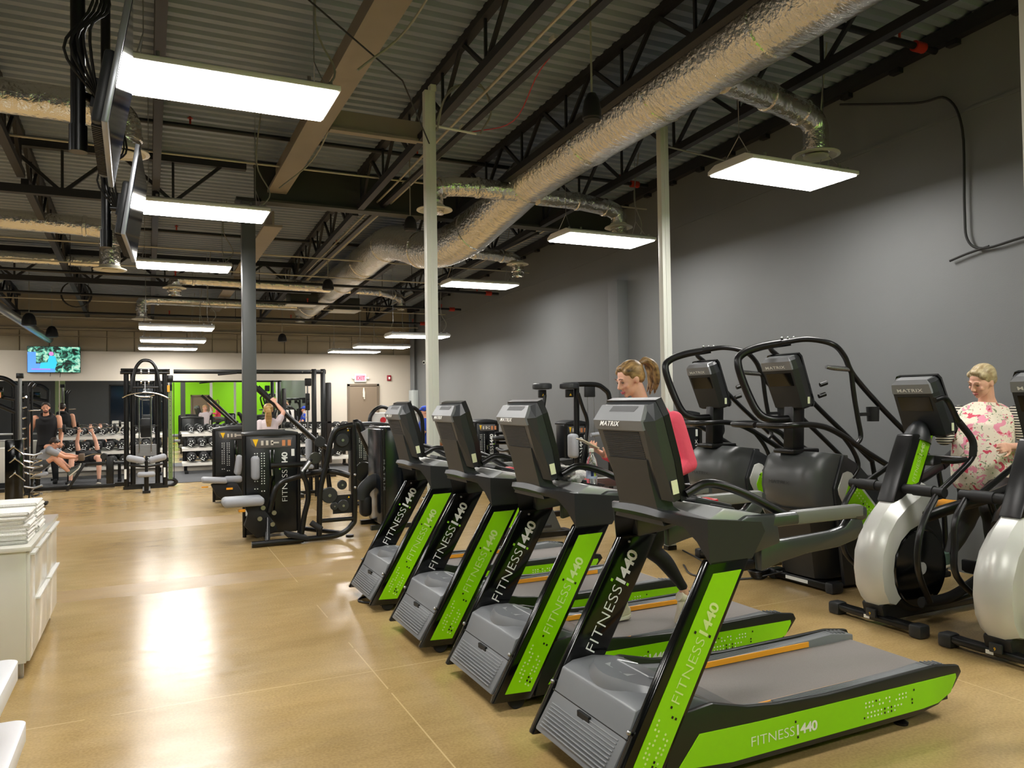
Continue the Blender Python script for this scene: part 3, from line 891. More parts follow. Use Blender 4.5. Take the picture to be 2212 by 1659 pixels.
# ================================================================ ellipticals and stair machines (front towards -x)
def console_head(t, x0, z0, x1, z1, hw0, hw1, depth, brow=True, label_side=-1):
    """x0,z0 top of the back face; x1,z1 bottom; screen side lies `depth` further back"""
    cn = thing_part('console', t)
    d = Vector((x1 - x0, 0, z1 - z0)).normalized(); n = Vector((-d.z, 0, d.x))   # n points to the rear (+x)
    if n.x < 0: n = -n
    def P(a, w, e): 
        p = Vector((x0, 0, z0)).lerp(Vector((x1, 0, z1)), a) + n * e
        return (p.x, w, p.z)
    L = (Vector((x1 - x0, 0, z1 - z0))).length
    h = MB()
    rings = []
    for a, hw, e0, e1 in ((0.0, hw0 - 0.03, 0.03, depth), (0.05, hw0 - 0.01, 0.005, depth), (0.22, hw0, 0, depth), (0.95, hw1, 0, depth), (1.0, hw1 - 0.02, 0.02, depth)):
        rings.append([P(a, -hw, e0), P(a, hw, e0), P(a, hw + 0.025, e0 + 0.05), P(a, hw + 0.025, e1), P(a, -hw - 0.025, e1), P(a, -hw - 0.025, e0 + 0.05)])
    h.loft(rings, smooth=False)
    h.build('console_shell', CHAR, cn)
    s = MB(); s.loft([[P(a, -hw - 0.03, depth), P(a, hw + 0.03, depth), P(a, hw + 0.02, depth + 0.03), P(a, -hw - 0.02, depth + 0.03)] for a, hw in ((-0.02, hw0 - 0.02), (0.05, hw0), (0.95, hw1), (1.02, hw1 - 0.02))], smooth=False)
    s.build('bezel', GLS, cn)
    s = MB(); s.loft([[P(a, -hw0 + 0.03, depth + 0.03), P(a, hw0 - 0.03, depth + 0.03), P(a, hw0 - 0.03, depth + 0.032), P(a, -hw0 + 0.03, depth + 0.032)] for a in (0.1, 0.7)], smooth=False); s.build('screen', SCRD, cn)
    s = MB()
    s.loft([[P(-0.01, -hw0 + 0.035, 0.028), P(-0.01, hw0 - 0.035, 0.028), P(-0.005, hw0 - 0.03, 0.1), P(-0.005, -hw0 + 0.03, 0.1)],
            [P(0.05, -hw0 + 0.005, 0.0), P(0.05, hw0 - 0.005, 0.0), P(0.05, hw0, 0.06), P(0.05, -hw0, 0.06)],
            [P(0.21, -hw0 - 0.004, -0.006), P(0.21, hw0 + 0.004, -0.006), P(0.21, hw0 + 0.004, 0.04), P(0.21, -hw0 - 0.004, 0.04)]], smooth=False)
    s.build('brow', mat('silver_brow', '8f9193', 0.3, 0.3), cn)
    s = MB(); o = Vector(P(0.175, 0, -0.0085)); text_mb(s, 'MATRIX', 0.036, (o.x - 0.001, hw0 * 0.72, o.z), (0, -1, 0), -d, 0, 0.02, 1.1, hw0 * 1.35)
    s.build('lettering', WHT, cn)
    s = MB(); s.loft([[P(a, -hw0 + 0.03, -0.004), P(a, hw0 - 0.03, -0.004), P(a, hw0 - 0.03, 0.01), P(a, -hw0 + 0.03, 0.01)] for a in (0.27, 0.52)], smooth=False); s.build('vent_grille', GLS, cn)
    s = MB()
    a = P(0.86, -hw1 - 0.027, depth * 0.62); s.box(a[0] - 0.012, a[0] + 0.014, a[1] - 0.002, a[1], a[2] - 0.03, a[2] + 0.03); s.build('asset_label', MATS['label_cream'], cn)
    return cn

def make_elliptical(label):
    t = thing('elliptical_trainer', label, 'elliptical')
    s = MB(); s.box(-0.045, 0.045, -0.33, 0.33, 0.035, 0.085, bev=0.018); s.box(-0.02, 1.75, -0.05, 0.05, 0.03, 0.08, bev=0.01); s.box(1.70, 1.78, -0.3, 0.3, 0.03, 0.08, bev=0.015)
    s.build('base_frame', BLK, t)
    for sy in (-1, 1):
        s = MB(); s.box(-0.055, 0.055, min(sy * 0.30, sy * 0.40), max(sy * 0.30, sy * 0.40), 0.0, 0.095, bev=0.02); s.build('foot_cap', CHAR, t)
    s = MB(); s.box(-0.048, -0.046, 0.02, 0.07, 0.045, 0.07); s.build('asset_label', WHT, t)
    # silver shroud: a C that hugs the flywheel housing
    s = MB()
    out = [(0.44, 1.04), (0.30, 1.00), (0.17, 0.93), (0.04, 0.82), (-0.05, 0.70), (-0.11, 0.54), (-0.12, 0.40), (-0.10, 0.26), (-0.04, 0.16), (0.04, 0.15)]
    inn = [(0.54, 0.90), (0.45, 0.76), (0.33, 0.735), (0.22, 0.70), (0.12, 0.63), (0.05, 0.53), (0.03, 0.42), (0.04, 0.32), (0.07, 0.25), (0.10, 0.21)]
    rings = []
    for (ox, oz), (ix, iz) in zip(out, inn):
        mx, mz = lerp(ox, ix, 0.30), lerp(oz, iz, 0.30)
        rings.append([(ox, -0.055, oz), (ox, 0.055, oz), (mx, 0.125, mz), (ix, 0.135, iz), (ix, -0.135, iz), (mx, -0.125, mz)])
    s.loft(rings); s.build('silver_shroud', SILV, t)
    s = MB()
    s.disc((0.32, 0, 0.41), (0, 1, 0), 0.33, 0.24, bev=0.03, n=40)
    s.prism([(-0.05, 0.16), (0.10, 0.22), (0.5, 0.10), (0.55, 0.05), (-0.02, 0.05)], -0.09, 0.09, 'y', bev=0.015)
    s.prism([(0.30, 0.70), (0.50, 0.74), (0.56, 0.92), (0.66, 0.60), (0.62, 0.2), (0.3, 0.2)], -0.09, 0.09, 'y', bev=0.02)
    s.build('flywheel_housing', BLKM, t)
    for sy in (-1, 1):
        s = MB(); s.disc((0.32, sy * 0.128, 0.41), (0, 1, 0), 0.285, 0.03, bev=0.008, n=40); w = s.build('flywheel_cover', GLS, t)
        s = MB(); s.disc((0.32, sy * 0.145, 0.41), (0, 1, 0), 0.045, 0.012); s.build('hub_cap', SILV, w)
    s = MB(); s.box(-0.075, -0.055, -0.05, 0.03, 0.07, 0.13, bev=0.004); s.build('socket_cover', CHAR, t)
    s = MB(); text_mb(s, '9', 0.03, (-0.077, 0.0, 0.085), (0, -1, 0), (0, 0, 1)); s.build('number_mark', YEL, t)
    # mast with green side panels
    s = MB(); s.prism([(0.12, 0.90), (0.40, 0.93), (0.60, 1.40), (0.36, 1.40)], -0.075, 0.075, 'y', bev=0.015); m = s.build('mast', BLK, t)
    for sy in (-1, 1):
        s = MB(); s.prism([(0.245, 0.98), (0.40, 1.04), (0.575, 1.385), (0.445, 1.385)], sy * 0.077 - 0.002, sy * 0.077 + 0.002, 'y'); g = s.build('green_panel', LIME, m)
        if sy < 0:
            s = MB(); ax = Vector((0.46, 0, 1)).normalized(); pp = Vector((-ax.z, 0, ax.x))
            logo(s, Vector((0.352, -0.081, 1.035)), ax, pp, 0.050, 0, 0, 1); s.build('panel_lettering', [LGTN, DARKSQ], g)
    s = MB(); s.lathe([(0.105, 0.0), (0.10, 0.03), (0.075, 0.10), (0.045, 0.15), (0.01, 0.165)], (0.49, 0, 1.34), (0.35, 0, 1)); s.build('neck_cone', CHAR, t)
    console_head(t, 0.42, 1.80, 0.60, 1.37, 0.165, 0.175, 0.10)
    # fixed rails and tray
    s = MB(); s.tube(smooth_path([(0.50, -0.10, 1.20), (0.66, -0.17, 1.19), (0.78, -0.20, 1.20)], 4), 0.022); s.tube(smooth_path([(0.50, 0.10, 1.20), (0.66, 0.17, 1.19), (0.78, 0.20, 1.20)], 4), 0.022); s.tube([(0.78, -0.20, 1.20), (0.78, 0.2, 1.2)], 0.022)
    s.prism([(0.47, 1.16), (0.70, 1.19), (0.70, 1.22), (0.50, 1.24)], -0.15, 0.15, 'y', bev=0.01)
    s.build('fixed_handle', BLK, t)
    for sy in (-1, 1):
        ph = 0.0 if sy < 0 else 0.22
        up_path = [(0.30, sy * 0.30, 1.66), (0.40, sy * 0.32, 1.665), (0.50, sy * 0.34, 1.50), (0.62, sy * 0.36, 1.36), (0.62, sy * 0.36, 1.24), (0.46, sy * 0.35, 1.12), (0.28, sy * 0.34, 1.01)]
        up_path = [(x + (0.8 * (z - 1.0) if sy > 0 else 0.0), y * (0.88 if sy > 0 else 1.0), z) for x, y, z in up_path]
        s = MB(); s.tube(smooth_path(up_path, 5), 0.021); a = s.build('swing_arm', BLK, t)
        s = MB(); s.tube(smooth_path(up_path[2:5], 5), 0.026); s.build('arm_grip', RUB, a)
        s = MB(); s.tube([(0.24, sy * 0.08, 1.0), (0.24, sy * 0.40, 1.0)], 0.036, n=16); s.tube([(0.24, sy * 0.16, 1.0), (0.24, sy * 0.32, 1.0)], 0.043, n=16); s.build('arm_pivot', BLKM, t)
        lp = [(0.22, sy * 0.35, 0.98), (0.10, sy * 0.35, 0.84), (0.02 + ph * 0.3, sy * 0.35, 0.68), (0.02 + ph * 0.3, sy * 0.34, 0.46), (0.16 + ph, sy * 0.32, 0.22)]
        s = MB(); s.tube(smooth_path(lp, 5), [0.024] * 21, flat=0.8); s.build('lower_arm', BLK, t)
        # pedal arm and pedal
        pz = 0.40 if sy < 0 else 0.28
        px = 1.02 if sy < 0 else 0.86
        s = MB(); s.tube(smooth_path([(0.16 + ph, sy * 0.25, 0.20), (0.5, sy * 0.24, 0.20), (px - 0.1, sy * 0.22, pz - 0.09)], 5), 0.03, flat=1.3)
        s.box(px - 0.22, px + 0.20, sy * 0.22 - 0.085, sy * 0.22 + 0.085, pz - 0.075, pz - 0.025, bev=0.015); s.box(px - 0.24, px - 0.20, sy * 0.22 - 0.085, sy * 0.22 + 0.085, pz - 0.06, pz + 0.03, bev=0.012)
        s.build('pedal', RUB, t)
        # sweeping side rail and rear leg
        rp = [(0.30, sy * 0.20, 0.80), (0.48, sy * 0.28, 0.86), (0.78, sy * 0.36, 0.925), (1.08, sy * 0.38, 1.0), (1.28, sy * 0.36, 1.09)]
        s = MB(); s.tube(smooth_path(rp, 5), 0.034, flat=1.25); s.tube(smooth_path([(0.80, sy * 0.36, 0.92), (0.90, sy * 0.37, 0.6), (0.88, sy * 0.34, 0.32), (0.62, sy * 0.24, 0.18), (0.45, sy * 0.1, 0.12)], 5), 0.024)
        s.build('side_rail', BLK, t)
        s = MB(); s.tube([rp[-1], (1.42, sy * 0.34, 1.18)], 0.045); s.build('rail_end_cap', RUB, t)
    s = MB(); s.prism([(0.50, 0.80), (0.72, 0.82), (0.78, 0.88), (0.56, 0.86)], -0.13, 0.0, 'y', bev=0.008); s.build('orange_latch', ORNG, t)
    return t

el = make_elliptical('elliptical trainer the woman in the floral top is using')
el['group'] = 'silver ellipticals on the grey wall side'
el.location = (4.87, 4.0, 0)
dup(el, (4.87, 3.08, 0), label='nearer elliptical trainer, cut off by the right edge of the picture')

def make_stair(label):
    t = thing('stair_climber', label, 'stair machine')
    s = MB(); s.box(-0.06, 0.06, -0.36, 0.36, 0.02, 0.09, bev=0.02); s.box(0.0, 1.45, -0.26, -0.18, 0.02, 0.08); s.box(0.0, 1.45, 0.18, 0.26, 0.02, 0.08); s.box(1.40, 1.50, -0.34, 0.34, 0.0, 0.09, bev=0.02); s.build('base_frame', BLK, t)
    s = MB(); s.box(-0.062, -0.060, -0.10, 0.16, 0.04, 0.07); s.build('rating_label', WHT, t)
    for sy in (-1, 1):
        s = MB(); s.box(-0.07, 0.07, min(sy * 0.29, sy * 0.38), max(sy * 0.29, sy * 0.38), 0.0, 0.10, bev=0.022); s.build('foot_cap', CHAR, t)
    # rounded belly hood
    prof = [(-0.17, 0.70), (-0.235, 0.78), (-0.26, 0.90), (-0.245, 1.03), (-0.18, 1.16), (-0.08, 1.215), (0.06, 1.20)]
    rings = []
    for x, z in prof:
        bx = 0.16
        rings.append([(x, -0.20, z), (x - 0.02, 0.0, z), (x, 0.20, z), (min(x + 0.06, bx), 0.29, z - 0.005), (min(x + 0.16, 0.2), 0.335, z - 0.02), (0.24, 0.345, min(z, 0.98) - 0.03), (0.24, -0.345, min(z, 0.98) - 0.03), (min(x + 0.16, 0.2), -0.335, z - 0.02), (min(x + 0.06, bx), -0.29, z - 0.005)])
    s = MB(); s.loft(rings); hood = s.build('belly_hood', mat('stair_grey', '4a4c4c', 0.36), t)
    s = MB(); text_mb(s, 'MATRIX', 0.045, (-0.2835, 0.12, 0.93), (0, -1, 0), (0.05, 0, 1), 0, 0.0, 1.1, 0.25); s.build('lettering', mat('dull_print', '2e3031', 0.4), hood)
    rings = []
    for x, z, hw in ((-0.05, 0.10, 0.23), (-0.10, 0.34, 0.25), (-0.16, 0.55, 0.30), (-0.205, 0.66, 0.325), (-0.21, 0.715, 0.335)):
        rings.append([(x, -hw + 0.06, z), (x - 0.01, 0, z), (x, hw - 0.06, z), (x + 0.08, hw, z), (0.35, hw, z), (0.35, -hw, z), (x + 0.08, -hw, z)])
    s = MB(); s.loft(rings); s.build('lower_hood', mat('stair_dark', '242524', 0.4), t)
    # side walls with framed green plates
    wall = [(0.12, 1.19), (0.30, 1.10), (1.35, 0.16), (1.35, 0.06), (0.10, 0.06), (0.05, 0.5), (0.0, 0.9)]
    for sy in (-1, 1):
        s = MB(); s.prism(wall, sy * 0.345 - 0.02, sy * 0.345 + 0.02, 'y', bev=0.012); w = s.build('side_wall', CHAR, t)
        pl = [(0.155, 1.045), (0.10, 1.03), (0.035, 0.90), (0.045, 0.85), (0.36, 0.30), (0.44, 0.26), (0.84, 0.30), (0.86, 0.36), (0.20, 1.03)]
        s = MB(); s.prism(pl, sy * 0.368 - 0.006, sy * 0.368 + 0.006, 'y', bev=0.004); f = s.build('silver_plate', SILV, w)
        cx, cz = 0.42, 0.66
        s = MB(); s.prism([(cx + (x - cx) * 0.80 + 0.005, cz + (z - cz) * 0.80 - 0.01) for x, z in pl], sy * 0.376 - 0.002, sy * 0.376 + 0.002, 'y'); s.build('green_plate', LIME, f)
        if sy < 0:
            s = MB(); e = -0.380
            ax = Vector((0.62, 0, -0.66)).normalized(); pp = Vector((-ax.z, 0, ax.x))
            text_mb(s, 'FITNESS', 0.07, (0.25, e, 0.60), ax, pp, 0, -0.01, 1.0, 0.28); 
            text_mb(s, '1440', 0.07, Vector((0.25, e, 0.60)) + ax * 0.285, ax, pp, 0, 0.02, 1.0, 0.16)
            dots(s, Vector((0.15, e, 0.93)), ax, pp, [(i * 0.035, j * 0.03, (i * 3 + j) % 7 == 0) for i in range(12) for j in range(2)], 0.014, 0, 1)
            s.build('plate_lettering', [LGTN, DARKSQ], f)
    # steps
    for k in range(5):
        x, z = 0.32 + 0.20 * k, 0.98 - 0.20 * k
        s = MB(); s.box(x, x + 0.26, -0.32, 0.32, z - 0.03, z, bev=0.006); s.box(x - 0.0, x + 0.02, -0.32, 0.32, z - 0.2, z); s.build('step', RUB, t)
    # mast and console
    s = MB(); s.prism([(-0.16, 1.20), (-0.02, 1.20), (0.0, 1.62), (-0.14, 1.64)], -0.06, 0.06, 'y', bev=0.015); s.box(-0.22, 0.10, -0.12, 0.12, 1.195, 1.235, bev=0.012); s.build('mast', BLK, t)
    console_head(t, -0.30, 2.03, -0.13, 1.58, 0.175, 0.16, 0.11)
    s = MB(); s.tube([(0.06, -0.18, 1.80), (0.12, -0.20, 1.82)], 0.02); s.tube([(0.04, -0.18, 1.70), (0.10, -0.20, 1.72)], 0.02); s.build('media_dial', BLK, t)
    # hoop in front of the console
    s = MB(); s.tube(smooth_path([(-0.10, 0.0, 1.50), (-0.30, 0.04, 1.50), (-0.40, 0.10, 1.56), (-0.47, 0.16, 1.75), (-0.53, 0.20, 1.98), (-0.50, 0.20, 2.08), (-0.36, 0.12, 2.15), (-0.16, -0.06, 2.19)], 6), 0.03, n=12, flat=1.2)
    s.build('front_hoop', BLK, t)
    s = MB()
    for k in range(3): s.ball((-0.22 + 0.04 * k, -0.02 - 0.03 * k, 2.225), 0.012, n=8)
    s.build('hoop_bolt', STEEL, t)
    for sy in (-1, 1):
        yy = sy * 0.36
        s = MB()
        s.tube(smooth_path([(-0.26, sy * 0.06, 2.18), (-0.12, sy * 0.22, 2.20), (0.02, yy, 2.15), (0.16, yy, 2.05), (0.27, yy, 1.88), (0.60, yy, 1.60), (1.0, yy, 1.30), (1.35, yy, 1.03)], 6), 0.024)
        s.tube(smooth_path([(0.24, yy, 1.92), (0.27, yy, 1.7), (0.31, yy, 1.5), (0.34, yy, 1.34), (0.28, yy, 1.27)], 5), 0.021)
        s.build('upper_handrail', BLK, t)
        s = MB(); s.tube([(0.24, yy, 1.93), (0.08, yy * 0.9, 1.945), (0.0, yy * 0.85, 1.955)], [0.022, 0.024, 0.018]); s.build('hand_grip', mat('chrome_grip', '9c9c9c', 0.25, 0.9), t)
        s = MB()
        s.tube(smooth_path([(-0.52, sy * 0.02, 1.455), (-0.52, sy * 0.26, 1.455), (-0.44, yy, 1.46), (-0.2, yy, 1.455), (0.04, yy, 1.39), (0.45, yy, 1.18), (0.9, yy, 0.96), (1.4, yy, 0.70)], 6), 0.026)
        s.tube(smooth_path([(0.10, yy, 1.37), (0.24, yy, 1.22), (0.30, yy, 1.08), (0.20, yy, 0.96)], 5), 0.02)
        s.build('lower_handrail', BLK, t)
        s = MB(); s.tube([(1.35, yy, 1.03), (1.42, yy, 0.70), (1.44, yy, 0.08)], 0.024); s.build('rear_upright', BLK, t)
    s = MB(); s.lathe([(0.05, 0), (0.055, 0.13), (0.048, 0.13), (0.044, 0.02)], (0.50, -0.36, 1.47)); s.box(0.30, 0.46, -0.375, -0.345, 1.52, 1.55); s.build('cup_holder', BLKM, t)
    return t
st = make_stair('nearer stair climber, right behind the elliptical, its green side plate in view')
st['group'] = 'stair climbers by the grey wall'
st.location = (5.33, 5.13, 0)
dup(st, (5.33, 6.20, 0), label='farther stair climber, just right of the white post')

# bikes and the farther deck glimpsed between the treadmill uprights
def make_bike(label, loc):
    t = thing('exercise_bike', label, 'exercise bike', loc)
    s = MB(); s.box(-0.04, 0.04, -0.28, 0.28, 0.0, 0.07, bev=0.015); s.box(1.0, 1.08, -0.28, 0.28, 0.0, 0.07, bev=0.015); s.box(0.0, 1.04, -0.04, 0.04, 0.02, 0.08); s.build('base_frame', BLK, t)
    s = MB(); s.prism([(0.02, 0.10), (0.02, 0.42), (0.16, 0.62), (0.45, 0.72), (0.62, 0.60), (0.85, 0.10)], -0.09, 0.09, 'y', bev=0.03); sh = s.build('shroud', mat('bike_grey', '4a4e50', 0.35), t)
    s = MB(); s.prism([(0.10, 0.20), (0.14, 0.45), (0.32, 0.58), (0.50, 0.50), (0.60, 0.24), (0.3, 0.16)], -0.097, -0.092, 'y'); s.build('green_plate', LIME, sh)
    s = MB(); s.disc((0.40, -0.10, 0.34), (0, 1, 0), 0.10, 0.03); s.tube([(0.40, -0.12, 0.34), (0.48, -0.13, 0.20)], 0.018); s.build('crank', SILV, t)
    for sy in (-1, 1):
        s = MB(); s.box(0.42 + (0.06 if sy < 0 else -0.16), 0.54 + (0.06 if sy < 0 else -0.16), sy * 0.22 - 0.05, sy * 0.22 + 0.05, 0.18 if sy < 0 else 0.48, 0.215 if sy < 0 else 0.515, bev=0.008); s.tube([(0.42 + (0.1 if sy < 0 else -0.1), sy * 0.1, 0.2 if sy < 0 else 0.5), (0.46 + (0.1 if sy < 0 else -0.1), sy * 0.2, 0.2 if sy < 0 else 0.5)], 0.012); s.build('pedal', RUB, t)
    s = MB(); s.tube([(0.20, 0, 0.60), (0.12, 0, 1.05)], 0.035); s.tube([(0.62, 0, 0.55), (0.80, 0, 0.90)], 0.03); s.tube(smooth_path([(0.34, -0.2, 1.05), (0.12, -0.22, 1.12), (0.08, 0, 1.10), (0.12, 0.22, 1.12), (0.34, 0.2, 1.05)], 5), 0.016); s.build('frame', BLK, t)
    s = MB(); s.loft([[(0.68, -0.05, 0.90), (0.68, 0.05, 0.90), (0.68, 0.05, 0.94), (0.68, -0.05, 0.94)], [(0.98, -0.13, 0.90), (0.98, 0.13, 0.90), (0.98, 0.13, 0.97), (0.98, -0.13, 0.97)]]); s.build('saddle', RUB, t)
    s = MB(); s.box(0.60, 0.68, 0.04, 0.10, 0.62, 0.64); s.build('orange_lever', ORNG, t)
    return t
make_bike('upright exercise bike with a green plate glimpsed between two treadmill uprights', (3.75, 8.35, 0))
# ================================================================ strength machines
TOWER = mat('tower_black', '141618', 0.28)
NAVY = mat('tower_side_gloss', '10151b', 0.18)
PLAC = mat('placard_grey', '5f5d5c', 0.4)
PLATE = mat('weight_plate_iron', '1d1e20', 0.4, 0.4)

def tower(t, w=0.72, d=0.34, h=1.34, x=0, y=0, letters=True, part='weight_stack_tower'):
    """stack housing, face towards -y, its parts hung under thing t; origin bottom centre of the face"""
    p = thing_part(part, t) if part else t
    p.location = (x, y, 0) if part else p.location
    if part: pass
    s = MB()
    s.prism([(-w / 2, 0.05), (w / 2, 0.05), (w / 2, h - 0.05), (-w / 2, h - 0.05)], 0.0, d, 'y', bev=0.02)
    s.build('housing', TOWER, p)
    s = MB()
    n = 8
    top = [(lerp(-w / 2 - 0.01, w / 2 + 0.01, i / n), h - 0.05 + 0.035 * math.sin(PI * i / n)) for i in range(n + 1)]
    s.prism([(-w / 2 - 0.01, h - 0.09)] + top + [(w / 2 + 0.01, h - 0.09)], -0.02, d + 0.02, 'y', bev=0.012); s.build('top_cap', CHAR, p)
    for sx in (-1, 1):
        s = MB(); s.tube([(sx * (w / 2 + 0.012), -0.005, 0.03), (sx * (w / 2 + 0.012), -0.005, h - 0.08)], 0.024); s.build('corner_column', BLK, p)
    s = MB(); s.prism([(-w * 0.40, h - 0.12), (w * 0.40, h - 0.12), (w * 0.36, h - 0.245), (-w * 0.30, h - 0.245), (-w * 0.38, h - 0.20)], -0.012, -0.004, 'y', bev=0.003); pl = s.build('placard', PLAC, p)
    s = MB(); s.prism([(-w * 0.36, h - 0.13), (-w * 0.25, h - 0.13), (-w * 0.30, h - 0.225)], -0.016, -0.013, 'y'); s.build('warning_triangle', YEL, pl)
    s = MB()
    for k in range(3): s.box(-w * 0.2 + k * 0.06, -w * 0.2 + k * 0.06 + 0.03, -0.015, -0.013, h - 0.21, h - 0.15)
    s.box(w * 0.0, w * 0.14, -0.015, -0.013, h - 0.19, h - 0.17); s.build('diagram', mat('placard_print', 'c9c3b6', 0.5), pl)
    s = MB()
    for k in range(2): s.box(w * 0.20 + k * 0.07, w * 0.20 + k * 0.07 + 0.04, -0.015, -0.013, h - 0.225, h - 0.15)
    s.build('muscle_diagram', mat('diagram_tan', 'd08a5a', 0.5), pl)
    s = MB(); s.box(-0.03, 0.04, -0.008, 0.0, 0.35, h - 0.27, bev=0.003); s.build('pin_slot', GLS, p)
    s = MB(); s.tube([(0.0, -0.02, h - 0.52), (0.005, -0.02, h - 0.6)], 0.012); s.build('selector_pin', CHROME, p)
    s = MB(); cells = [(i * 0.032 + (0.02 if i > 1 else 0), j * 0.032, False) for i in range(4) for j in range(16) if not ((j < 4 and i < 2 and j != 1) or (j in (1, 2) and i > 1) or (i == 3 and j == 9) or (i == 0 and j == 12))]
    dots(s, (-w * 0.33, -0.004, h - 0.80), (1, 0, 0), (0, 0, 1), cells, 0.015, 0, 0); s.build('dot_pattern', WHT, p)
    if letters:
        s = MB(); logo(s, (w * 0.30, -0.004, h - 0.95), (0, 0, 1), (-1, 0, 0), 0.10, 0, 0, 1); s.build('lettering', [WHT, LIMESQ], p)
    s = MB(); s.box(w * 0.38, w * 0.44, -0.006, -0.001, h - 0.36, h - 0.27); s.build('asset_label', WHT, p)
    s = MB(); s.box(-w / 2 + 0.0, -w / 2 + 0.05, -0.035, -0.008, 0.30, 0.42); s.build('towel_hook', WHT, p)
    return p

def pad(t, path, w, th, name='seat_pad', m=None):
    """cushion along a polyline centre path: width w along the second axis given by path entries"""
    s = MB()
    s.box(*path, bev=th)
    return s.build(name, m or PADG, t)

def roundpad(t, c, sx, sy, sz, name='seat_pad', rot=(0, 0, 0), m=None, bev=None):
    s = MB(); b = bev or min(sx, sy, sz) * 0.42
    s.box(-sx / 2, sx / 2, -sy / 2, sy / 2, -sz / 2, sz / 2, bev=b, seg=3)
    return s.build(name, m or PADG, t, loc=c, rot=rot)

# --- leg machine in front of the column
t = thing('leg_machine', 'weight machine with grey seat pad and D shaped side frame, nearest of the strength machines', 'weight machine', (1.54, 11.0, 0))
tower(t, 0.65, 0.34, 1.39, -0.115, -0.8)
X0, Y0 = 1.54, 11.0
roundpad(t, (1.04 - X0, 9.9 - Y0, 0.52), 0.48, 0.34, 0.11, 'seat_pad')
roundpad(t, (1.22 - X0, 10.2 - Y0, 0.90), 0.10, 0.26, 0.30, 'back_pad')
def tb(pts, r, name, m=BLK, y=None, n=5, **k):
    s = MB(); s.tube(smooth_path([(p[0] - X0, (p[1] if y is None else y) - Y0, p[-1]) for p in pts], n), r, **k); return s.build(name, m, t)
s = MB(); s.prism([(x - X0, z) for x, z in ((1.05, 0.47), (1.25, 0.46), (1.36, 0.30), (1.42, 0.22), (1.45, 0.12), (1.2, 0.06), (1.05, 0.22), (1.10, 0.36))], 9.86 - Y0, 9.96 - Y0, 'y', bev=0.012); s.build('seat_bracket', BLKM, t)
for x, z in ((1.27, 0.43), (1.40, 0.36), (1.23, 0.30), (1.38, 0.22)):
    s = MB(); s.disc((x - X0, 9.84 - Y0, z), (0, 1, 0), 0.028, 0.02); s.build('pivot_bolt', STEEL, t)
s = MB(); s.box(0.98 - X0, 1.06 - X0, 9.8 - Y0, 9.84 - Y0, 0.40, 0.435, bev=0.008); s.build('yellow_lever', ORNG, t)
tb([(1.39, 10.0, 0.93), (1.83, 10.0, 0.93)], 0.035, 'roller_bar', n=1)
tb([(1.35, 9.9, 0.36), (1.40, 9.9, 0.56), (1.48, 9.9, 0.71), (1.68, 9.9, 0.78), (1.96, 9.7, 0.85), (2.13, 9.6, 0.84), (2.28, 9.6, 0.79)], 0.036, 'swoop_arm')
tb([(1.90, 9.8, 1.02), (1.83, 9.75, 1.0), (1.73, 9.7, 0.85), (1.77, 9.7, 0.72), (1.79, 9.7, 0.53), (1.74, 9.7, 0.31), (1.70, 9.7, 0.06)], 0.033, 'lever_arm')
tb([(1.90, 9.6, 0.07), (1.92, 9.6, 0.62), (1.99, 9.6, 0.92), (2.06, 9.6, 1.25), (2.12, 9.6, 1.37), (2.22, 9.6, 1.41), (2.33, 9.6, 1.43)], 0.034, 'side_frame')
tb([(2.34, 9.6, 1.43), (2.345, 9.6, 0.9), (2.345, 9.6, 0.30), (2.31, 9.6, 0.17), (2.16, 9.6, 0.065), (1.9, 9.6, 0.045), (1.62, 9.6, 0.045)], 0.034, 'side_frame')
tb([(1.94, 9.6, 0.25), (2.33, 9.6, 0.25)], 0.026, 'cross_bar', n=1)
tb([(1.79, 9.52, 0.25), (1.90, 9.45, 0.17)], 0.036, 'foot_roller', RUB, n=1)
tb([(2.28, 9.6, 0.05), (2.28, 9.6, 0.02)], 0.05, 'foot', n=1)
tb([(1.10, 9.56, 0.04), (1.53, 9.56, 0.045), (1.70, 9.56, 0.045)], 0.036, 'base_bar', n=1)
tb([(1.28, 9.56, 0.06), (1.32, 9.8, 0.30)], 0.03, 'base_strut', n=1)
tb([(1.30, 9.7, 0.05), (1.34, 10.3, 0.05)], 0.034, 'base_bar', n=1)
tb([(2.2, 9.7, 0.06), (1.85, 10.3, 0.06)], 0.03, 'base_bar', n=1)
s = MB(); s.box(2.10 - X0, 2.31 - X0, 9.62 - Y0, 9.64 - Y0, 1.10, 1.38); s.box(2.08 - X0, 2.32 - X0, 9.62 - Y0, 9.64 - Y0, 0.32, 0.55); s.build('guard_plate', BLKM, t)
for x, z, r in ((2.20, 1.24, 0.085), (2.20, 0.42, 0.075), (2.09, 0.42, 0.05), (2.19, 0.68, 0.06), (2.03, 0.56, 0.10)):
    s = MB(); s.disc((x - X0, 9.60 - Y0, z), (0, 1, 0), r, 0.035, bev=0.008); w = s.build('pulley', CHAR, t)
    s = MB(); s.disc((x - X0, 9.575 - Y0, z), (0, 1, 0), r * 0.2, 0.02); s.build('pulley_bolt', STEEL, w)
for z in (1.35, 0.51):
    s = MB(); s.prism([(2.265 - X0, z), (2.29 - X0, z), (2.277 - X0, z + 0.025)], 9.612 - Y0, 9.616 - Y0, 'y'); s.build('warning_label', YEL, t)
for z in (0.80, 0.64):
    s = MB(); s.ball((2.345 - X0, 9.565 - Y0, z), 0.018); s.build('frame_bolt', STEEL, t)
s = MB(); s.disc((1.89 - X0, 9.74 - Y0, 1.02), (0, 1, 0), 0.075, 0.03, bev=0.006); s.build('counterweight', mat('counterweight_grey', '4b4b48', 0.35, 0.6), t)
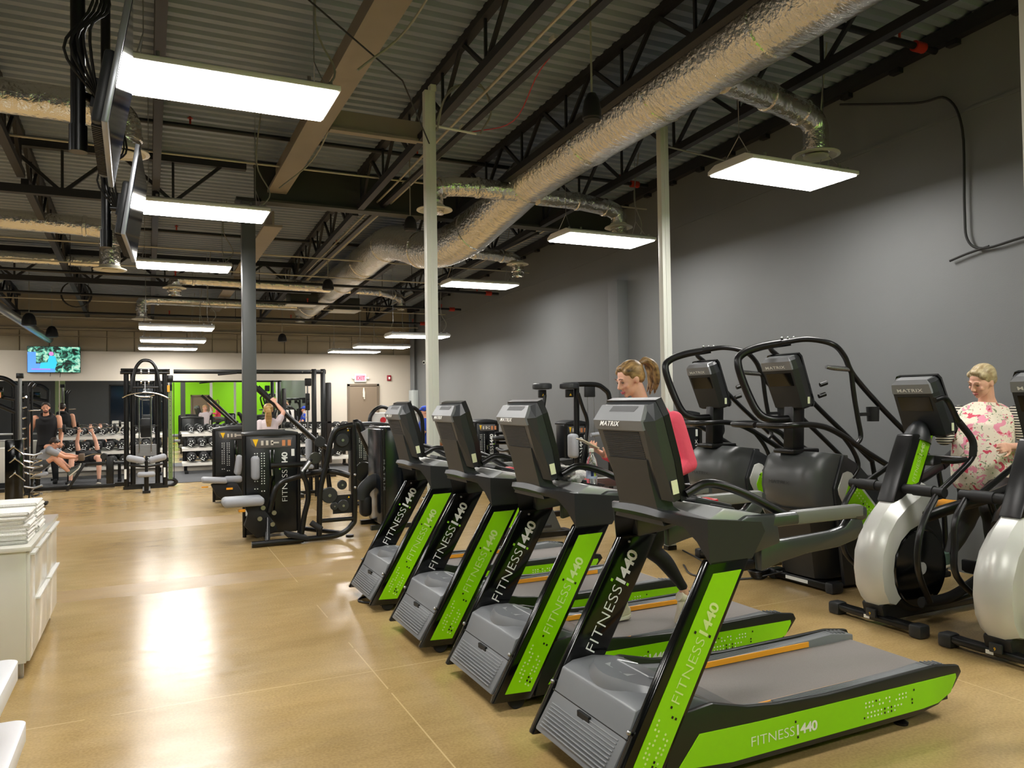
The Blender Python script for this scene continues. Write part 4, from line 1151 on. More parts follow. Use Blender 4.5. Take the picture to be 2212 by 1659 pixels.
s = MB(); s.tube([(1.72 - X0, 9.7 - Y0, 0.86), (1.82 - X0, 9.72 - Y0, 0.98)], 0.03); s.build('chrome_sleeve', STEEL, t)
s = MB(); s.prism([(1.5 - X0, 0.10), (1.76 - X0, 0.03), (1.76 - X0, 0.08), (1.5 - X0, 0.15)], 9.5 - Y0, 9.75 - Y0, 'y', bev=0.01); s.build('foot_plate', RUB, t)

# --- machine behind, left of the column
t = thing('leg_machine', 'weight machine half hidden behind the dark column, with a grey seat and orange lever', 'weight machine', (1.38, 14.2, 0))
tower(t, 0.70, 0.34, 1.35, 0, 0, letters=False)
roundpad(t, (-0.40, -0.6, 0.46), 0.40, 0.30, 0.09, 'seat_pad', rot=(0, 0.08, 0))
roundpad(t, (-0.10, -0.55, 0.45), 0.30, 0.12, 0.12, 'roller_pad')
roundpad(t, (0.0, -0.45, 0.68), 0.10, 0.26, 0.34, 'back_pad', rot=(0, 0.15, 0))
s = MB(); s.prism([(-0.46, 0.40), (-0.05, 0.40), (0.1, 0.12), (0.0, 0.05), (-0.22, 0.08), (-0.38, 0.22)], -0.66, -0.56, 'y', bev=0.02); s.box(-0.2, 0.5, -0.65, -0.58, 0.02, 0.07); s.box(-0.2, -0.12, -0.65, 0.1, 0.02, 0.07); s.build('seat_bracket', BLKM, t)
s = MB(); s.box(-0.60, -0.50, -0.72, -0.68, 0.355, 0.375); s.box(-0.22, -0.12, -0.72, -0.68, 0.30, 0.33); s.build('orange_lever', ORNG, t)

# --- high pull machine with the two long diagonal arms
t = thing('high_row_machine', 'weight machine with two long black arms slanting up in front of the mirror', 'weight machine', (2.55, 14.6, 0))
X0, Y0 = 2.55, 14.6
for dx, y in ((0, 14.3), (0.16, 14.9)):
    s = MB(); s.tube([(1.68 + dx - X0, y - Y0, 2.06 - (0.03 if dx else 0)), (2.75 + dx * 0.4 - X0, y - Y0, 1.05)], 0.045); s.tube([(2.75 + dx * 0.4 - X0, y - Y0, 1.05), (3.1 - X0, y - Y0, 0.80)], 0.04); s.build('press_arm', BLK, t)
s = MB(); s.box(-0.1, 0.0, -0.4, 0.4, 0.0, 0.06); s.box(0.5, 0.6, -0.4, 0.4, 0.0, 0.06); s.box(-0.1, 0.6, -0.05, 0.05, 0.02, 0.08); s.tube([(0.25, 0.3, 0.0), (0.25, 0.3, 1.15)], 0.04); s.tube([(0.25, -0.3, 0.0), (0.25, -0.3, 1.05)], 0.04); s.tube([(0.55, 0, 0.05), (0.45, 0, 0.95)], 0.045); s.build('frame', BLK, t)
roundpad(t, (0.0, -0.25, 0.55), 0.36, 0.34, 0.08, 'seat_pad')
roundpad(t, (0.15, -0.05, 0.85), 0.08, 0.28, 0.40, 'chest_pad')
s = MB(); s.disc((0.30, -0.36, 1.0), (0, 1, 0), 0.10, 0.04, bev=0.01); s.disc((0.5, -0.36, 0.8), (0, 1, 0), 0.07, 0.04, bev=0.01); s.build('cam_wheel', CHAR, t)

# --- chest machine right of the D frame
t = thing('chest_press_machine', 'weight machine with a slanted seat back between the D frame and the farthest treadmill', 'weight machine', (3.76, 14.0, 0))
X0, Y0 = 3.76, 14.0
tower(t, 0.74, 0.34, 1.36, 0, 0)
s = MB(); s.tube(smooth_path([(3.05 - X0, -1.5, 1.36), (3.14 - X0, -1.5, 1.34), (3.28 - X0, -1.5, 1.0), (3.44 - X0, -1.5, 0.66)], 5), 0.05, flat=1.4); s.build('pad_spine', BLK, t)
s = MB(); s.tube([(3.22 - X0, -1.56, 1.25), (3.50 - X0, -1.56, 0.68)], 0.045, flat=1.6); s.build('back_pad', PADG, t)
roundpad(t, (3.56 - X0, -1.5, 0.62), 0.30, 0.34, 0.09, 'seat_pad')
s = MB(); s.tube([(3.35 - X0, -1.5, 0.55), (3.0 - X0, -1.5, 0.08)], 0.04); s.tube([(3.60 - X0, -1.5, 0.58), (3.60 - X0, -1.4, 0.1)], 0.04); s.tube([(2.75 - X0, -1.5, 0.05), (3.8 - X0, -1.5, 0.05)], 0.035); s.tube([(3.7 - X0, -1.5, 0.05), (3.7 - X0, 0.1, 0.05)], 0.035); s.disc((3.25 - X0, -1.38, 0.55), (0, 1, 0), 0.17, 0.04, bev=0.01); s.build('frame', BLK, t)
s = MB(); s.tube([(3.27 - X0, -1.62, 0.55), (3.48 - X0, -1.62, 0.52)], 0.018); s.box(3.40 - X0, 3.52 - X0, -1.66, -1.6, 0.505, 0.535); s.build('orange_lever', ORNG, t)

# --- tower standing side-on beside the farthest treadmill
t = thing('weight_machine', 'tall narrow black machine housing seen edge on, left of the farthest treadmill console', 'weight machine', (2.98, 10.0, 0))
s = MB(); s.box(-0.17, 0.17, 0.0, 0.72, 0.05, 1.37, bev=0.045, seg=3); s.build('housing', NAVY, t)
for xx in (-0.15, 0.15):
    s = MB(); s.tube(smooth_path([(xx, -0.03, 0.12), (xx, -0.035, 0.7), (xx, -0.03, 1.34)], 4), 0.026); c = s.build('edge_column', BLK, t)
    s = MB(); text_mb(s, 'MATRIX', 0.035, (xx - 0.012, -0.064, 0.95), (0, 0, -1), (1, 0, 0), 0, 0.0, 1.35, 0.42); s.build('lettering', mat('etched_print', '6f7375', 0.4), c)
s = MB(); s.tube([(-0.12, -0.02, 1.33), (-0.12, 0.7, 1.36)], 0.03); s.box(-0.30, 0.25, 0.05, 0.12, 0.0, 0.06); s.box(-0.30, 0.25, 0.6, 0.67, 0.0, 0.06); s.build('base_frame', BLK, t)
s = MB(); s.tube(smooth_path([(-0.36, 0.3, 0.38), (-0.33, 0.3, 0.52), (-0.22, 0.3, 0.62), (-0.12, 0.3, 0.64)], 4), 0.045, flat=2.2); s.build('foot_shell', CHAR, t)
roundpad(t, (-0.30, 0.35, 0.30), 0.16, 0.2, 0.30, 'counter_block', m=BLKM)

# --- two hoop-framed machines with white stacks near the far corner
for i, (x, y, l) in enumerate(((4.30, 15.2, 'hoop framed machine with a white back shell, left of its twin near the far corner'), (4.62, 14.4, 'hoop framed machine with a white back shell marked red, nearer the white post'))):
    t = thing('abdominal_machine', l, 'weight machine', (x, y, 0))
    s = MB(); s.tube(smooth_path([(-0.26, 0, 0.05), (-0.27, 0, 1.2), (-0.20, 0, 1.50), (0.0, 0, 1.62), (0.20, 0, 1.50), (0.27, 0, 1.2), (0.26, 0, 0.05)], 5), 0.04); s.box(-0.3, 0.3, -0.05, 0.05, 0, 0.06); s.box(-0.04, 0.04, -0.6, 0.1, 0.02, 0.07); s.build('hoop_frame', BLK, t)
    s = MB(); s.box(-0.2, 0.2, 0.02, 0.06, 0.6, 1.5, bev=0.02); sh = s.build('back_shell', mat('shell_white', 'dad7d0', 0.4), t)
    s = MB(); s.disc((0.02, 0.0, 1.35), (0, 1, 0), 0.06, 0.012); s.box(-0.1, 0.1, 0.0, 0.018, 1.0, 1.08); s.build('red_mark', RED, sh)
    roundpad(t, (0, -0.4, 0.5), 0.34, 0.34, 0.09, 'seat_pad')

# --- lat pulldown by the grey wall
t = thing('lat_pulldown', 'pulldown machine with two flat round pulleys on top, behind the second console', 'weight machine', (5.80, 9.9, 0))
X0, Y0 = 5.80, 9.9
for x, y in ((5.36, 10.2), (5.66, 9.9)):
    s = MB(); s.lathe([(0.10, -0.045), (0.145, -0.035), (0.15, 0.0), (0.145, 0.035), (0.12, 0.05)], (x - X0, y - Y0, 1.91)); s.build('round_pulley_cover', CHAR, t)
    s = MB(); s.box(x - X0 - 0.06, x - X0 + 0.06, y - Y0 - 0.03, y - Y0 + 0.03, 1.74, 1.86, bev=0.01); s.build('pulley_bracket', BLKM, t)
    s = MB(); s.prism([(x - X0 - 0.02, 1.765), (x - X0 + 0.02, 1.765), (x - X0, 1.80)], y - Y0 - 0.036, y - Y0 - 0.032, 'y'); s.build('warning_label', YEL, t)
s = MB()
s.tube(smooth_path([(5.70 - X0, 0, 1.93), (6.10 - X0, 0, 1.93), (6.27 - X0, 0, 1.86), (6.36 - X0, 0, 1.72), (6.36 - X0, 0, 1.2), (6.36 - X0, 0, 0.05)], 5), 0.038)
s.tube([(5.81 - X0, 0.05, 1.88), (5.79 - X0, 0.05, 0.05)], 0.045)
s.tube(smooth_path([(5.75 - X0, -0.1, 1.80), (5.82 - X0, -0.1, 1.6), (5.90 - X0, -0.1, 1.38), (5.87 - X0, -0.1, 1.1), (5.80 - X0, -0.1, 0.8), (5.76 - X0, -0.1, 0.5)], 5), 0.028)
s.tube(smooth_path([(5.38 - X0, 0.25, 1.78), (5.34 - X0, 0.25, 1.45), (5.36 - X0, 0.25, 1.0), (5.50 - X0, 0.2, 0.4)], 5), 0.028)
s.box(5.3 - X0, 6.4 - X0, -0.05, 0.05, 0.0, 0.07); s.box(5.75 - X0, 5.85 - X0, -0.6, 0.5, 0.0, 0.07)
s.build('frame', BLK, t)
for x in (5.97, 6.08):
    s = MB(); s.tube([(x - X0, 0.0, 1.86), (x - X0, 0.0, 0.9)], 0.006, n=6); s.build('cable', STEEL, t)
s = MB(); s.box(5.92 - X0, 6.10 - X0, -0.02, 0.02, 1.74, 1.9, bev=0.01); s.build('pulley_bracket', BLKM, t)
roundpad(t, (5.68 - X0, -0.05, 1.02), 0.12, 0.20, 0.36, 'back_pad')
s = MB(); s.tube(smooth_path([(6.02 - X0, 0, 1.17), (6.20 - X0, 0, 1.17), (6.28 - X0, 0, 1.05), (6.34 - X0, 0, 0.9)], 4), 0.032); s.build('arm_pad', PADG, t)
for i, (x, l) in enumerate(((6.46, 'black machine tower behind the pulldown frame, left of its neighbour'),)):
    pass
def simple_tower_thing(x, y, w, label, h=1.37, name='weight_machine', letters=True, side=None):
    t = thing(name, label, 'weight machine', (x, y, 0))
    tower(t, w, 0.36, h, 0, 0, letters)
    if side:
        s = MB(); text_mb(s, 'MATRIX', 0.055, (side, -0.008, 0.80), (0, 0, 1), (-1, 0, 0), 0, 0.0, 1.2, 0.36); s.build('side_lettering', WHT, t)
    s = MB(); s.box(-w / 2, w / 2, -0.55, -0.48, 0, 0.06); s.box(-0.05, 0.05, -0.5, 0.02, 0.0, 0.06); s.tube([(0.0, -0.5, 0.05), (-0.05, -0.3, 0.55)], 0.03); s.build('base_frame', BLK, t)
    roundpad(t, (-0.05, -0.32, 0.58), 0.30, 0.30, 0.08, 'seat_pad')
    return t
simple_tower_thing(5.98, 11.6, 0.46, 'black machine tower left of the pulldown pulleys, second from the wall')
simple_tower_thing(6.58, 11.3, 0.40, 'black machine tower under the pulldown frame beside the grey wall')
simple_tower_thing(5.92, 13.6, 0.44, 'black machine tower between the two farthest treadmill consoles')
simple_tower_thing(6.30, 8.05, 0.52, 'tall black machine tower behind the white post with upright white lettering', h=1.56, letters=False, side=0.22)
t = thing('arm_curl_machine', 'low machine with a rounded arm pad right of the second farthest console', 'weight machine', (5.75, 12.6, 0))
s = MB(); s.tube([(-0.1, 0, 1.12), (0.42, 0, 1.11)], 0.03); s.ball((0.45, 0, 1.11), 0.045); s.tube([(0.2, 0, 1.1), (0.2, 0, 0.05)], 0.04); s.tube([(-0.1, 0, 0.95), (0.5, 0, 0.92)], 0.03); s.box(-0.2, 0.5, -0.04, 0.04, 0, 0.06); s.build('frame', BLK, t)
roundpad(t, (0.1, -0.05, 1.03), 0.5, 0.2, 0.08, 'arm_pad', m=BLKM)

# --- four-sided cable station
t = thing('cable_station', 'tall black cable station with a chrome pulldown bar, seat and grey thigh rollers', 'cable machine', (-0.05, 17.6, 0))
def cs(fn, name, m):
    s = MB(); fn(s); return s.build(name, m, t)
for x in (-0.36, -0.24, 0.22, 0.36):
    cs(lambda s: s.tube([(x, 0.0 if abs(x) > 0.3 else 0.06, 0.0), (x, 0.0 if abs(x) > 0.3 else 0.06, 2.48)], 0.05), 'column', BLK)
cs(lambda s: (s.box(-0.46, 0.46, -0.08, 0.14, 2.44, 2.485, bev=0.01), s.tube([(-0.47, -0.04, 2.40), (0.46, -0.04, 2.40)], 0.035), s.box(-0.4, 0.4, -0.02, 0.06, 0.02, 0.10)), 'top_frame', BLK)
cs(lambda s: (s.tube(smooth_path([(-0.27, -0.3, 2.0), (-0.22, -0.3, 2.30), (-0.17, -0.3, 2.50), (-0.08, -0.3, 2.62), (0.02, -0.3, 2.64), (0.12, -0.3, 2.60), (0.20, -0.3, 2.46), (0.24, -0.3, 2.25), (0.28, -0.3, 1.99)], 5), 0.034), s.tube([(-0.24, -0.3, 2.09), (0.24, -0.3, 2.09)], 0.025), s.tube([(-0.26, -0.3, 2.02), (-0.3, 0, 1.96)], 0.03), s.tube([(0.27, -0.3, 2.02), (0.3, 0, 1.96)], 0.03)), 'arch_frame', BLK)
for x in (-0.08, 0.06):
    cs(lambda s: s.disc((x, -0.3, 2.40), (1, 0, 0), 0.05, 0.025), 'pulley', STEEL)
    cs(lambda s: s.disc((x, -0.3, 2.20), (1, 0, 0), 0.045, 0.025), 'pulley', CHROME)
for x in (-0.12, 0.10):
    cs(lambda s: s.tube([(x, -0.3, 1.93), (x, -0.3, 0.75)], 0.014), 'guide_rod', CHROME)
cs(lambda s: s.tube([(-0.01, -0.45, 2.2), (-0.01, -0.5, 1.99)], 0.008), 'cable', STEEL)
cs(lambda s: s.tube(smooth_path([(-0.42, -0.6, 1.88), (-0.30, -0.6, 1.94), (-0.12, -0.6, 1.975), (0.0, -0.6, 1.98), (0.16, -0.6, 1.965), (0.32, -0.6, 1.91), (0.46, -0.6, 1.83)], 5), 0.014), 'pulldown_bar', CHROME)
cs(lambda s: (s.tube(smooth_path([(-0.2, -0.55, 1.93), (-0.1, -0.55, 1.90), (0.06, -0.55, 1.90), (0.16, -0.55, 1.93)], 4), 0.012), s.ball((-0.01, -0.55, 1.99), 0.03)), 'cable_attachment', CHROME)
for k in range(9):
    cs(lambda s: s.box(-0.19, 0.20, -0.1, 0.08, 0.68 + k * 0.026, 0.703 + k * 0.026), 'weight_plate', mat('stack_plate_grey', '8d8e90', 0.4, 0.5))
cs(lambda s: s.box(-0.24, 0.24, -0.02, 0.06, 1.28, 1.31), 'cross_bar', BLK)
cs(lambda s: s.box(-0.10, 0.10, 0.12, 0.2, 1.05, 1.45, bev=0.02), 'rear_shroud', BLKM)
roundpad(t, (-0.18, -0.8, 0.66), 0.34, 0.13, 0.13, 'thigh_roller', rot=(0, 0.25, 0))
roundpad(t, (0.21, -0.8, 0.66), 0.34, 0.13, 0.13, 'thigh_roller', rot=(0, -0.25, 0))
roundpad(t, (0.01, -0.85, 0.36), 0.32, 0.3, 0.09, 'seat_pad')
cs(lambda s: (s.tube([(0.01, -0.85, 0.32), (0.01, -0.85, 0.02)], 0.045), s.box(-0.06, 0.08, -1.0, 0.0, 0.0, 0.05), s.tube([(0.01, -0.8, 0.62), (0.01, -0.8, 0.35)], 0.03), s.tube(smooth_path([(-0.3, -0.1, 0.50), (0.0, -0.2, 0.47), (0.32, -0.1, 0.50)], 4), 0.025), s.box(-0.42, 0.42, -0.05, 0.05, 0.0, 0.06)), 'seat_frame', BLK)
for x in (-0.40, 0.33):
    cs(lambda s: s.box(x, x + 0.04, -0.07, -0.05, 0.22, 0.42), 'instruction_label', WHT)
cs(lambda s: (s.box(0.43, 0.51, 0.16, 0.22, 0.15, 2.02)), 'height_strip', mat('sage_metal', '6f8352', 0.4))
cs(lambda s: [s.disc((0.47, 0.155, 0.3 + 0.1 * k), (0, 1, 0), 0.008, 0.006, n=8) for k in range(17)], 'strip_holes', BLKM)
cs(lambda s: (s.box(0.36, 0.53, 0.2, 0.26, 2.2, 2.36, bev=0.02), s.tube([(0.54, 0.22, 0.1), (0.54, 0.22, 2.2)], 0.008), s.tube(smooth_path([(0.3, 0.2, 0.03), (0.5, 0.2, 0.03), (0.58, 0.2, 0.09), (0.5, 0.2, 0.15), (0.35, 0.2, 0.15)], 4), 0.04)), 'side_carriage', BLK)
cs(lambda s: s.box(0.41, 0.46, 0.12, 0.16, 2.0, 2.14), 'orange_label', ORNG)
# crossover beam and right tower
t = thing('cable_crossover', 'black cable crossover beam and right hand tower in front of the exit door wall', 'cable machine', (3.7, 18.2, 0))
def cs2(fn, name, m):
    s = MB(); fn(s); return s.build(name, m, t)
cs2(lambda s: s.box(-3.2, 0.1, 0.0, 0.09, 2.405, 2.50, bev=0.008), 'top_beam', BLK)
cs2(lambda s: (s.tube([(-1.9, -0.03, 2.42), (-2.3, -0.03, 2.38)], 0.02), s.tube([(-0.7, -0.03, 2.42), (-1.1, -0.03, 2.46)], 0.02)), 'pull_up_grip', RUB)
for x, y in ((-0.18, 0.04), (0.03, 0.04)):
    cs2(lambda s: s.box(x - 0.05, x + 0.05, y - 0.05, y + 0.05, 0, 2.52, bev=0.008), 'tower_column', BLK)
cs2(lambda s: s.box(0.10, 0.22, -0.02, 0.2, 0.3, 2.2, bev=0.02), 'stack_shroud', mat('shroud_brown_black', '211d1d', 0.4))
cs2(lambda s: s.tube([(-0.34, -0.02, 0.2), (-0.34, -0.02, 2.2)], 0.018), 'guide_rod', STEEL)
cs2(lambda s: (s.box(-0.40, -0.25, -0.05, 0.03, 2.12, 2.30, bev=0.02), s.disc((-0.34, -0.04, 1.75), (1, 0, 0), 0.07, 0.04), s.box(-0.39, -0.29, -0.06, 0.02, 1.55, 1.95, bev=0.02)), 'pulley_carriage', BLKM)
cs2(lambda s: s.tube(smooth_path([(-0.42, -0.1, 1.55), (-0.47, -0.1, 1.42), (-0.36, -0.1, 1.40), (-0.35, -0.1, 1.55)], 4), 0.01), 'hand_loop', STEEL)
cs2(lambda s: (s.box(-0.5, 0.2, -0.02, 0.04, 1.24, 1.28), s.box(-0.5, 0.25, -0.3, -0.22, 0.0, 0.06), s.box(-0.2, -0.12, -0.3, 0.4, 0.0, 0.06)), 'base_frame', BLK)
for x in (-0.45, -0.25, 0.0): cs2(lambda s: s.ball((x, -0.005, 2.455), 0.02, n=8), 'beam_bolt', STEEL)

# --- seated row station
t = thing('seated_row_station', 'low cable row station with a slanted foot plate where the man in grey sits', 'rowing machine', (-1.3, 18.1, 0))
s = MB(); s.box(-1.0, 0.66, -0.05, 0.05, 0.02, 0.10, bev=0.01); s.box(0.5, 0.64, -0.06, 0.06, 0.1, 0.66, bev=0.015); s.box(0.05, 0.66, -0.04, 0.04, 0.49, 0.56, bev=0.01); s.box(0.6, 1.0, 0.1, 0.16, 0.02, 0.1); s.box(-0.95, -0.87, -0.25, 0.25, 0.0, 0.06); s.build('frame', BLK, t)
s = MB(); s.prism([(-0.22, -0.0 + 0.02), (0.08, 0.55), (0.13, 0.54), (-0.17, 0.02)], -0.22, 0.22, 'y', bev=0.008); s.build('foot_plate', BLKM, t)
s = MB(); s.disc((0.46, 0, 0.67), (0, 1, 0), 0.07, 0.08, bev=0.01); s.build('pulley', CHAR, t)
s = MB(); s.tube([(0.10, -0.02, 0.68), (0.25, -0.02, 0.73), (0.42, -0.02, 0.72)], 0.014); s.build('chain', CHROME, t)
s = MB(); s.box(0.0, 0.10, -0.16, 0.16, 0.60, 0.74, bev=0.01); s.build('row_handle', mat('handle_wood', '5a4a38', 0.5), t)
roundpad(t, (-0.72, 0, 0.36), 0.34, 0.34, 0.08, 'seat_pad')
s = MB(); s.tube([(-0.72, 0, 0.32), (-0.72, 0, 0.06)], 0.04); s.build('seat_post', BLK, t)
# --- attachment stand in front
t = thing('attachment_stand', 'black cabinet hung with chrome cable handles at the left edge of the floor', 'stand', (-2.07, 15.5, 0))
s = MB(); s.box(-0.13, 0.13, -0.1, 0.1, 0.0, 1.16, bev=0.01); s.box(-0.2, 0.25, -0.12, 0.12, 0, 0.04); s.build('cabinet', GLS, t)
for i, (x, z) in enumerate(((0.0, 1.05), (0.02, 0.85), (0.02, 0.60))):
    s = MB(); s.tube([(x, -0.13, z), (x + 0.07, -0.14, z - 0.06), (x + 0.15, -0.14, z - 0.14)], 0.012, n=8); s.tube([(x, -0.13, z), (x - 0.08, -0.14, z - 0.07)], 0.012, n=8); s.tube([(x, -0.10, z + 0.04), (x, -0.14, z)], 0.01, n=8); s.ball((x, -0.14, z), 0.022, n=8); s.build('hanging_handle', CHROME, t)
for i, z in enumerate((0.92, 0.80, 0.70, 0.60, 0.36, 0.22)):
    s = MB(); s.tube([(0.14, -0.06, z), (0.30, -0.12, z - 0.03), (0.42, -0.16, z + 0.01)], 0.018, n=8); s.tube([(0.30, -0.12, z - 0.03), (0.26, -0.2, z - 0.09), (0.40, -0.22, z - 0.10)], 0.014, n=8); s.build('cable_attachment', CHROME if i % 2 else STEEL, t)
s = MB(); s.tube([(0.28, -0.1, 0.5), (0.20, -0.1, 0.06)], 0.015); s.box(0.15, 0.5, -0.22, 0.0, 0.03, 0.09, bev=0.02); s.build('attachment_foot', BLK, t)
# --- rack at the left
t = thing('squat_rack', 'black squat rack with a silver capped post at the left edge of the picture', 'rack', (-2.25, 17.5, 0))
s = MB(); s.tube([(0, 0, 0), (0, 0, 2.30)], 0.035); s.build('front_post', STEEL, t)
s = MB(); s.box(-0.06, 0.06, -0.05, 0.05, 2.28, 2.38, bev=0.01); s.build('post_cap', BLK, t)
s = MB(); s.box(0.06, 0.12, 0.04, 0.12, 0, 2.2); s.tube(smooth_path([(0.11, 0.2, 0.05), (0.11, 0.2, 1.9), (0.14, 0.2, 2.15), (0.20, 0.2, 2.22)], 4), 0.022); s.tube(smooth_path([(0.16, 0.3, 0.05), (0.16, 0.3, 1.9), (0.18, 0.3, 2.1), (0.23, 0.3, 2.18)], 4), 0.022); s.box(-0.1, 0.2, -0.05, 0.35, 0, 0.05); s.build('rack_frame', BLK, t)
for k in range(6):
    s = MB(); s.tube([(0.05, 0.0, 0.9 + 0.2 * k), (0.11, -0.04, 0.92 + 0.2 * k)], 0.02, n=8); s.build('rack_peg', CHROME, t)
s = MB(); s.tube([(0.05, 0.1, 1.65), (0.34, 0.05, 1.66)], 0.014); s.build('barbell_arm', CHROME, t)
t = thing('plate_loaded_machine', 'arched plate loaded machine partly outside the left edge', 'weight machine', (-2.9, 18.7, 0))
s = MB(); s.tube(smooth_path([(-0.4, 0, 2.36), (0.1, 0, 2.34), (0.28, 0, 2.29), (0.42, 0, 2.17)], 5), 0.05); s.tube([(-0.3, 0, 2.05), (0.42, 0, 1.88)], 0.045); s.tube([(-0.3, 0, 1.98), (0.42, 0, 1.62)], 0.05); s.tube([(0.42, 0, 2.18), (0.42, 0, 0.0)], 0.045); s.tube([(-0.4, 0, 2.36), (-0.4, 0, 0)], 0.045); s.box(-0.5, 0.5, -0.3, -0.22, 0, 0.07); s.box(-0.45, -0.37, -0.3, 0.1, 0, 0.07); s.box(0.37, 0.45, -0.3, 0.1, 0, 0.07); s.build('frame', BLK, t)
s = MB(); s.box(-0.2, 0.22, -0.1, -0.06, 1.90, 2.14, bev=0.01); p = s.build('placard', GLS, t)
s = MB(); s.box(0.0, 0.18, -0.106, -0.101, 1.92, 2.03); s.build('muscle_diagram', MATS['diagram_tan'], p)
t = thing('white_counter', 'white counter with a towel rail at the far left behind the machines', 'counter', (-3.6, 19.6, 0))
s = MB(); s.box(-1.0, 1.25, -0.3, 0.3, 0.12, 0.85, bev=0.01); s.build('counter_body', mat('counter_white', 'd8d2c4', 0.45), t)
s = MB(); s.tube([(-1.0, -0.35, 1.02), (1.2, -0.35, 1.02)], 0.025); s.tube([(1.1, -0.35, 1.02), (1.2, -0.3, 0.8)], 0.02); s.tube([(-0.9, -0.35, 1.02), (-0.9, -0.3, 0.8)], 0.02); s.build('rail', STEEL, t)
s = MB(); s.box(-0.95, 1.2, -0.28, 0.28, 0, 0.12); s.build('plinth', BLKM, t)

# ---------------------------------------------------------------- dumbbells and their racks
def rack(x0, x1, y, label):
    t = thing('dumbbell_rack', label, 'dumbbell rack', ((x0 + x1) / 2, y, 0))
    w = (x1 - x0) / 2
    for sx in (-1, 0, 1):
        s = MB(); s.box(sx * (w - 0.1) - 0.04, sx * (w - 0.1) + 0.04, 0.19, 0.26, 0.0, 1.0, bev=0.008); s.box(sx * (w - 0.1) - 0.04, sx * (w - 0.1) + 0.04, -0.4, 0.3, 0.0, 0.06); s.build('rack_upright', BLK, t)
    for z, yy in ((0.26, -0.22), (0.62, -0.10), (0.98, 0.02)):
        s = MB(); s.prism([(yy - 0.16, z - 0.02), (yy + 0.16, z + 0.02), (yy + 0.16, z + 0.05), (yy - 0.16, z + 0.01)], -w, w, 'x', bev=0.004); s.box(-w, w, yy - 0.20, yy - 0.185, z - 0.05, z + 0.02); s.build('rack_tray', mat('tray_white', 'e2ddd2', 0.45), t)
    return t
DBM = mat('dumbbell_rubber', '141414', 0.5)
def make_dumbbell(label, r=0.105):
    t = thing('dumbbell', label, 'dumbbell')
    s = MB()
    for y0, y1 in ((-0.17, -0.055), (0.055, 0.17)):
        s.tube([(0, y0, 0), (0, y0 + 0.008, 0), (0, y1 - 0.008, 0), (0, y1, 0)], [r - 0.012, r, r, r - 0.012], n=24)
    s.tube([(0, -0.06, 0), (0, 0.06, 0)], 0.018, 0)
    s.build('dumbbell_body', DBM, t)
    s = MB()
    a = random.Random(int(r * 1e4)).random() * 2
    for k in range(5):     # white star-like print of the end face
        q = a + k * 2 * PI / 5
        s.add([(math.cos(q) * r * 0.30 - math.sin(q) * 0.012, -0.1705, math.sin(q) * r * 0.30 + math.cos(q) * 0.012), (math.cos(q) * r * 0.30 + math.sin(q) * 0.012, -0.1705, math.sin(q) * r * 0.30 - math.cos(q) * 0.012), (math.cos(q) * r * 0.55 + math.sin(q) * 0.008, -0.1705, math.sin(q) * r * 0.55 - math.cos(q) * 0.008), (math.cos(q) * r * 0.55 - math.sin(q) * 0.008, -0.1705, math.sin(q) * r * 0.55 + math.cos(q) * 0.008)], [(0, 1, 2, 3)])
    s.box(-0.05, 0.05, -0.1708, -0.1704, -r * 0.78, -r * 0.62)
    s.build('end_print', WHT, t)
    return t
rack(-2.1, 0.35, 20.95, 'white tiered dumbbell rack left of and behind the cable station')
rack(0.75, 3.1, 20.95, 'white tiered dumbbell rack across the middle of the mirror')
rack(3.3, 5.0, 20.95, 'white tiered dumbbell rack near the exit door')
tiers = [(0.26 + 0.05 + 0.116, 20.73, 0.115, 'bottom', 0), (0.62 + 0.05 + 0.109, 20.85, 0.108, 'middle', 0), (0.98 + 0.05 + 0.091, 20.97, 0.09, 'top', 0)]
protos = {}
for z, y, r, nm, _ in tiers:
    i = 0
    for (a, b_, rk) in ((-2.0, 0.3, 'left rack'), (0.85, 3.05, 'middle rack'), (3.4, 4.95, 'rack by the exit door')):
        x = a + 0.12
        while x < b_ - 0.05:
            lab = 'black dumbbell with star print, {} tier of the {}'.format(nm, rk)
            if nm not in protos:
                o = make_dumbbell(lab, r); o['group'] = 'dumbbells on the {} tier of the {}'.format(nm, rk); protos[nm] = o; o.location = (x, y, z)
            else:
                o = dup(protos[nm], (x, y, z), label=lab); o['group'] = 'dumbbells on the {} tier of the {}'.format(nm, rk)
            o.rotation_euler = (0, (i * 37 % 60) / 60.0, 0)
            x += 2 * r + 0.035 + 0.01 * ((i * 7) % 3)
            i += 1
# flat benches among the racks
for x, y, l, ry in ((-1.1, 19.6, 'black flat bench the lying person uses', 0), (2.75, 18.9, 'black bench with a grey pad standing before the middle rack', 0)):
    t = thing('weight_bench', l, 'bench', (x, y, 0))
    s = MB(); s.box(-0.6, 0.6, -0.14, 0.14, 0.40, 0.46, bev=0.02); s.build('bench_pad', BLKM if x < 0 else PADG, t)
    s = MB(); s.tube([(-0.5, 0, 0.40), (-0.5, 0, 0.04)], 0.035); s.tube([(0.5, 0, 0.40), (0.5, 0, 0.04)], 0.035); s.box(-0.55, -0.47, -0.25, 0.25, 0.0125, 0.06); s.box(0.47, 0.55, -0.25, 0.25, 0.0125, 0.06); s.build('bench_frame', BLK, t)
t = thing('preacher_bench', 'tall bench with a grey pad left of the half hidden weight machine', 'bench', (2.05, 19.3, 0))
roundpad(t, (0.0, 0, 1.02), 0.62, 0.3, 0.16, 'arm_pad')
